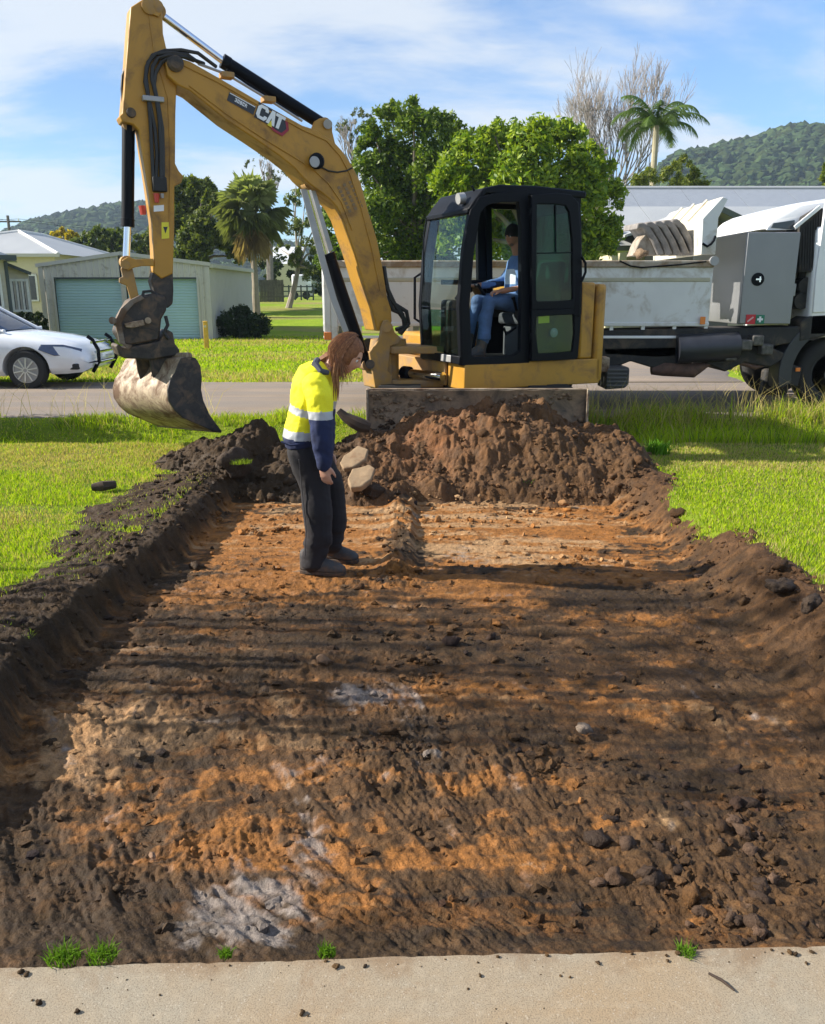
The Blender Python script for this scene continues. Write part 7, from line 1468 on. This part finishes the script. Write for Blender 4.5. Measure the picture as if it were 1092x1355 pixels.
# hills
t_ = NT('hill'); c_ = t_.coord('World'); t_.bsdf(t_.mix(t_.noise(c_, .05, 6, .7), (.018, .032, .012), (.05, .07, .022)), .95, 0, t_.bump(t_.noise(c_, .12, 6, .7), 1., 3.), .1); M_HILL = t_.m
t_ = NT('hill_leaf'); t_.bsdf(t_.attr('soil_colour', True), .95, 0, None, .05); M_HL = t_.m
def hill(crest, Yc, Y0, lab, seed, n):
    us = np.linspace(crest[0][0], crest[-1][0], 160); vs_2 = np.interp(us, [c[0] for c in crest], [c[1] for c in crest]); C = np.array([tuple(atY(u, v, Yc)) for u, v in zip(us, vs_2)]); m_ = 24; rows = []
    for i in range(m_ + 8):
        f = i / (m_ - 1)
        if i < m_: y_ = Y0 + (Yc - Y0) * f; z_ = C[:, 2] * (1 - (1 - f) ** 1.5) ; x_ = C[:, 0] * (.75 + .25 * f)
        else: g = (i - m_ + 1) / 8; y_ = Yc + 160 * g; z_ = C[:, 2] * (1 - g * g); x_ = C[:, 0]
        z_ = z_ + (6 * fbm(x_ * .02, x_ * 0 + y_ * .02, seed, 3) * min(1, f * 2) if i < m_ else 0)
        rows.append(np.stack([x_, np.full(160, y_), z_ - 1.], 1))
    V = np.concatenate(rows); gi = np.arange(len(V)).reshape(-1, 160); o = link_mesh('hill', np_mesh('hill', V, np.stack([gi[:-1, :-1], gi[:-1, 1:], gi[1:, 1:], gi[1:, :-1]], -1).reshape(-1, 4), True), M_HILL, None, 'structure'); tag(o, lab)
    rg = np.random.default_rng(seed); a = rg.uniform(.0, m_ - 1.01, n) ; a = (m_ - 1.01) * (a / (m_ - 1.01)) ** .55; b = rg.uniform(0, 158.9, n); ia, ib = a.astype(int), b.astype(int); fa, fb = (a - ia)[:, None], (b - ib)[:, None]; G = V.reshape(-1, 160, 3)
    P = (G[ia, ib] * (1 - fa) + G[ia + 1, ib] * fa) * (1 - fb) + (G[ia, ib + 1] * (1 - fa) + G[ia + 1, ib + 1] * fa) * fb; S = rg.uniform(1.5, 3.9, n); P[:, 2] += S * .6
    cl_ = np.array([.022, .038, .014]) * rg.uniform(.4, 2.0, (n, 1)) * np.array([1, 1, 1]) + np.array([.012, .008, .0]) * rg.uniform(0, 1, (n, 1)); t2 = clods('forest', P, S, cl_, False, 'stuff', M_HL, seed); tag(t2, 'eucalypt forest covering ' + lab)
hill([(780, 285), (840, 245), (880, 216), (905, 207), (950, 200), (1000, 192), (1040, 184), (1092, 178), (1160, 170), (1260, 170), (1380, 190)], 560, 330, 'the wooded hill on the right', 31, 6500)
hill([(-330, 340), (-200, 332), (-60, 322), (0, 316), (60, 301), (110, 289), (150, 281), (200, 276), (240, 281), (300, 297), (380, 320), (450, 342)], 620, 380, 'the wooded ridge on the left', 33, 5000)
# air
hz = MB().box((20, 340, 74), (1500, 1080, 156)).build('haze', None, None, kind='stuff') if False else None
hm = MB().box((10, 370, 66), (1700, 1120, 138)); ho = hm.build('haze', None, None, kind='stuff'); t_ = NT('air'); vol = t_.n('VolumePrincipled'); vol.inputs['Color'].default_value = (.62, .80, 1, 1); vol.inputs['Density'].default_value = .0003; vol.inputs['Anisotropy'].default_value = .2
t_.t.links.new(vol.outputs[0], t_.out.inputs['Volume']); ho.data.materials.append(t_.m); tag(ho, 'thin pale air haze in front of the wooded hills')
# ================================================================== SMALL THINGS
def rockblock(nm, pts_top, thick, m, label, cat, group=None, seed=1, bevel=.012):
    rg = np.random.default_rng(seed); top = [Vector(p) for p in pts_top]; c = sum(top, Vector()) / len(top); nrm = (top[1] - top[0]).cross(top[2] - top[0]).normalized()
    if nrm.z < -.3 or (abs(nrm.z) <= .3 and nrm.y > 0): nrm = -nrm
    low = [p + (p - c) * rg.uniform(-.12, .05) - nrm * thick * rg.uniform(.75, 1.1) for p in top]; e = MB().hull2(top, low).build(nm, m, None, bevel); sb = e.modifiers.new('sub', 'SUBSURF'); sb.subdivision_type = 'SIMPLE'; sb.levels = 3; sb.render_levels = 3
    tx = bpy.data.textures.new('rough_' + nm, 'CLOUDS'); tx.noise_scale = .09; d_ = e.modifiers.new('rough', 'DISPLACE'); d_.texture = tx; d_.strength = .012; d_.texture_coords = 'GLOBAL'
    return tag(e, label, cat, group)
PALEC = mat('pale_concrete', (.27, .185, .105), .9, var=.2, scale=10, bump=.6, bscale=45, dirt=(.20, .11, .055), dirt_amt=.22, dirt_scale=8)
def rp(pts, Y0, dy): return [atY(u, v, Y0 + dy * (615 - v) / 40) for u, v in pts]
rockblock('concrete_chunk', rp([(449, 612), (455, 602), (474, 589), (488, 594), (484, 607), (468, 618), (455, 620)], 7.15, .35), .06, PALEC, 'upper of two pale broken concrete pieces in the soil beside the worker', 'concrete chunk', 'broken concrete beside the worker', 3)
rockblock('concrete_chunk', rp([(460, 633), (466, 620), (489, 614), (497, 620), (492, 634), (478, 644), (464, 645)], 6.95, .3), .07, PALEC, 'lower of two pale broken concrete pieces in the soil beside the worker', 'concrete chunk', 'broken concrete beside the worker', 5)
rockblock('concrete_chunk', [atY(u, v, 11.75) for u, v in ((838, 338), (847, 318), (856, 308), (868, 299), (880, 303), (888, 318), (893, 338))], .4, CONC, 'pale broken concrete chunk at the left end of the tipper load', 'concrete chunk', None, 9)
DK = mat('clod_dark', (.030, .020, .014), .95, var=.4, scale=20, bump=.9, bscale=30)
for k, (u, v, Y, r_, lab) in enumerate(((496, 650, 6.85, .075, 'big dark clod below the pale concrete pieces'), (312, 612, 7.1, .16, 'grassy sod lump on top of the left bank'), (285, 598, 7.6, .10, 'smaller sod lump behind the grassy one on the left bank'), (1075, 800, 3.95, .07, 'dark clod at the right edge on the right bank'), (1035, 775, 4.2, .08, 'dark clod on top of the right bank'))):
    p = atY(u, v, Y); o = clods('soil_clod', np.array([list(p)]), np.array([r_]), np.array([[.045, .03, .02]]), True, None, M_SOIL, 61 + k); sb = o.modifiers.new('sub', 'SUBSURF'); sb.levels = 2; sb.render_levels = 2
    tx = bpy.data.textures.new('clod%d' % k, 'CLOUDS'); tx.noise_scale = .05; d_ = o.modifiers.new('rough', 'DISPLACE'); d_.texture = tx; d_.strength = .05; tag(o, lab, 'soil clod')
tag(clods('stone', np.array([list(atZ(429, 873, -.13))]), np.array([.045]), np.array([[.20, .12, .07]]), True, None, M_SOIL, 71), 'small brown stone on the bed below the worker', 'stone')
tag(clods('stone', np.array([list(atZ(773, 964, -.13))]), np.array([.035]), np.array([[.22, .17, .13]]), True, None, M_SOIL, 72), 'pale grey stone on the right half of the bed', 'stone')
WOODD = mat('dark_wood', (.045, .028, .018), .9, var=.4, scale=12, bump=.7, bscale=30)
rt = MB().tube(rp([(448, 543), (456, 551), (466, 557), (478, 563), (490, 566)], 7.7, .0), [.03, .045, .06, .07, .05], 9).build('tree_root', WOODD, None, smooth=True); tag(rt, 'dark root stub poking out of the soil behind the worker', 'root')
lg = MB().tube([atZ(122, 645, .04), atZ(136, 643, .05), atZ(152, 641, .045)], [.03, .042, .034], 10).build('log', WOODD, None, smooth=True); tag(lg, 'short dark log lying on the grass beside the left bank', 'log')
sk = MB().tube([atZ(206, 612, .05), atZ(235, 609, .09), atZ(272, 605, .12)], [.010, .014, .008], 7).build('stick', WOODD, None, smooth=True); tag(sk, 'thin stick lying across the left bank', 'stick')
sk = MB().tube([atZ(938, 1288, .006), atZ(955, 1297, .007), atZ(972, 1311, .005)], [.003, .004, .002], 6).build('twig', WOODD, None, smooth=True); tag(sk, 'small twig on the concrete path', 'twig')
def tuft(nm, p, n, h_, sp, cols, label, cat, seed, wd=.004, lean=1.2):
    rg = np.random.default_rng(seed); a = rg.uniform(0, 6.28, n); r_ = sp * rg.uniform(0, 1, n) ** .7; o = blades(nm, p[0] + np.cos(a) * r_, p[1] + np.sin(a) * r_ * .8, np.full(n, p[2]), h_ * rg.uniform(.4, 1.1, n), wd * rg.uniform(.6, 1.3, n), np.array(cols)[None] * rg.uniform(.6, 1.6, (n, 1)), lean, rg)
    del o['kind']; return tag(o, label, cat)
tl_ = [(85, 1268, .022, 'bright grass tuft at the path edge, leftmost'), (135, 1266, .02, 'second bright grass tuft at the path edge, close to the leftmost one'), (299, 1264, .008, 'tiny green sprout at the path edge below the grey clay'), (433, 1261, .012, 'small green sprout at the path edge near the middle of the bed'), (908, 1263, .013, 'small green weed growing on the concrete path at its right half')]
for i, (u, v, sp, lab) in enumerate(tl_):
    p = atZ(u, v, -.004); tuft('grass_tuft', p, int(40 + sp * 8000), .015 + sp * .65, sp * 1.9, (.10, .19, .018), lab, 'grass tuft', 80 + i, .0035)
for (u, v, Y, n, h_, sp, lab) in ((838, 612, 7.75, 260, .10, .13, 'leafy green weed on the right flank of the soil heap'), (812, 622, 7.5, 150, .07, .09, 'second green weed lower on the right flank of the soil heap'), (692, 640, 7.25, 160, .06, .10, 'small patch of grass on the front foot of the soil heap'), (870, 600, 8.2, 200, .14, .12, 'green weed at the edge of the lawn behind the soil heap')):
    p = atY(u, v, Y); tuft('weed', p, n, h_, sp, (.10, .22, .02), lab, 'weed', 90 + u, .014, .9)
for k, (u, v, Y, n) in enumerate(((318, 612, 7.0, 220), (15, 848, 3.62, 420))):
    p = atY(u, v, Y); tuft('turf_piece', p, n, .04, .10, (.19, .26, .03), ('turf still growing on the sod lump of the left bank', 'green turf tuft hanging on the near left bank', 'thin turf on the left bank close to the worker')[k], 'turf', 300 + k, .006)
# a shrub added for its shadow, and the tree that streaks the bed, both unseen
tree('shrub', (-7.3, 10.2, 0), [(Vector((-7.3, 10.0, .8)), .75), (Vector((-6.7, 10.2, 1.05)), .75), (Vector((-8.0, 10.1, 1.0)), .9), (Vector((-7.2, 9.8, 1.4)), .6), (Vector((-6.6, 9.9, .7)), .7)], 18000, .09, (.03, .05, .01), (.10, .14, .02), 'unseen leafy shrub left of the frame, added to shade the ditch', 'shrub', seed=51, clump=.5, gaps=0, r0=.05)
e = empty('stemmy_tree', (-6.2, 4.6, 0), 'thin many stemmed tree left of the frame, streaking the bed with shade', 'tree'); mb = MB(); rg_ = random.Random(17); tips = []
for k in range(11):
    y0 = 3.1 + k * .165 + rg_.uniform(-.06, .06); b = Vector((-6.2 + rg_.uniform(-.4, .4), 4.6 + (y0 - 4.6) * .55, -.1)); top = Vector((-6.0 + rg_.uniform(-.5, .6), y0 + .25, rg_.uniform(4.3, 5.6))); r0 = rg_.choice((.014, .02, .028, .04))
    m_ = b.lerp(top, .5) + Vector((rg_.uniform(-.1, .1), (y0 - b.y) * .3, 0)); mb.tube([b, b.lerp(m_, .5), m_, top], [r0 * 1.2, r0, r0 * .85, r0 * .4], 7); tips.append((top, rg_.uniform(.25, .4)))
    for q in range(3): c_ = m_.lerp(top, rg_.uniform(.1, .9)); t2 = c_ + Vector((rg_.uniform(-.3, .3), rg_.uniform(-.25, .25), rg_.uniform(.4, .9))); mb.tube([c_, t2], [r0 * .5, r0 * .2], 5); tips.append((t2, .22))
mb.build('trunk', BARK, e, smooth=True)
foliage('crown', tips, 700, .11, (.05, .08, .015), (.14, .18, .03), e, 55, clump=.5, gaps=.4)
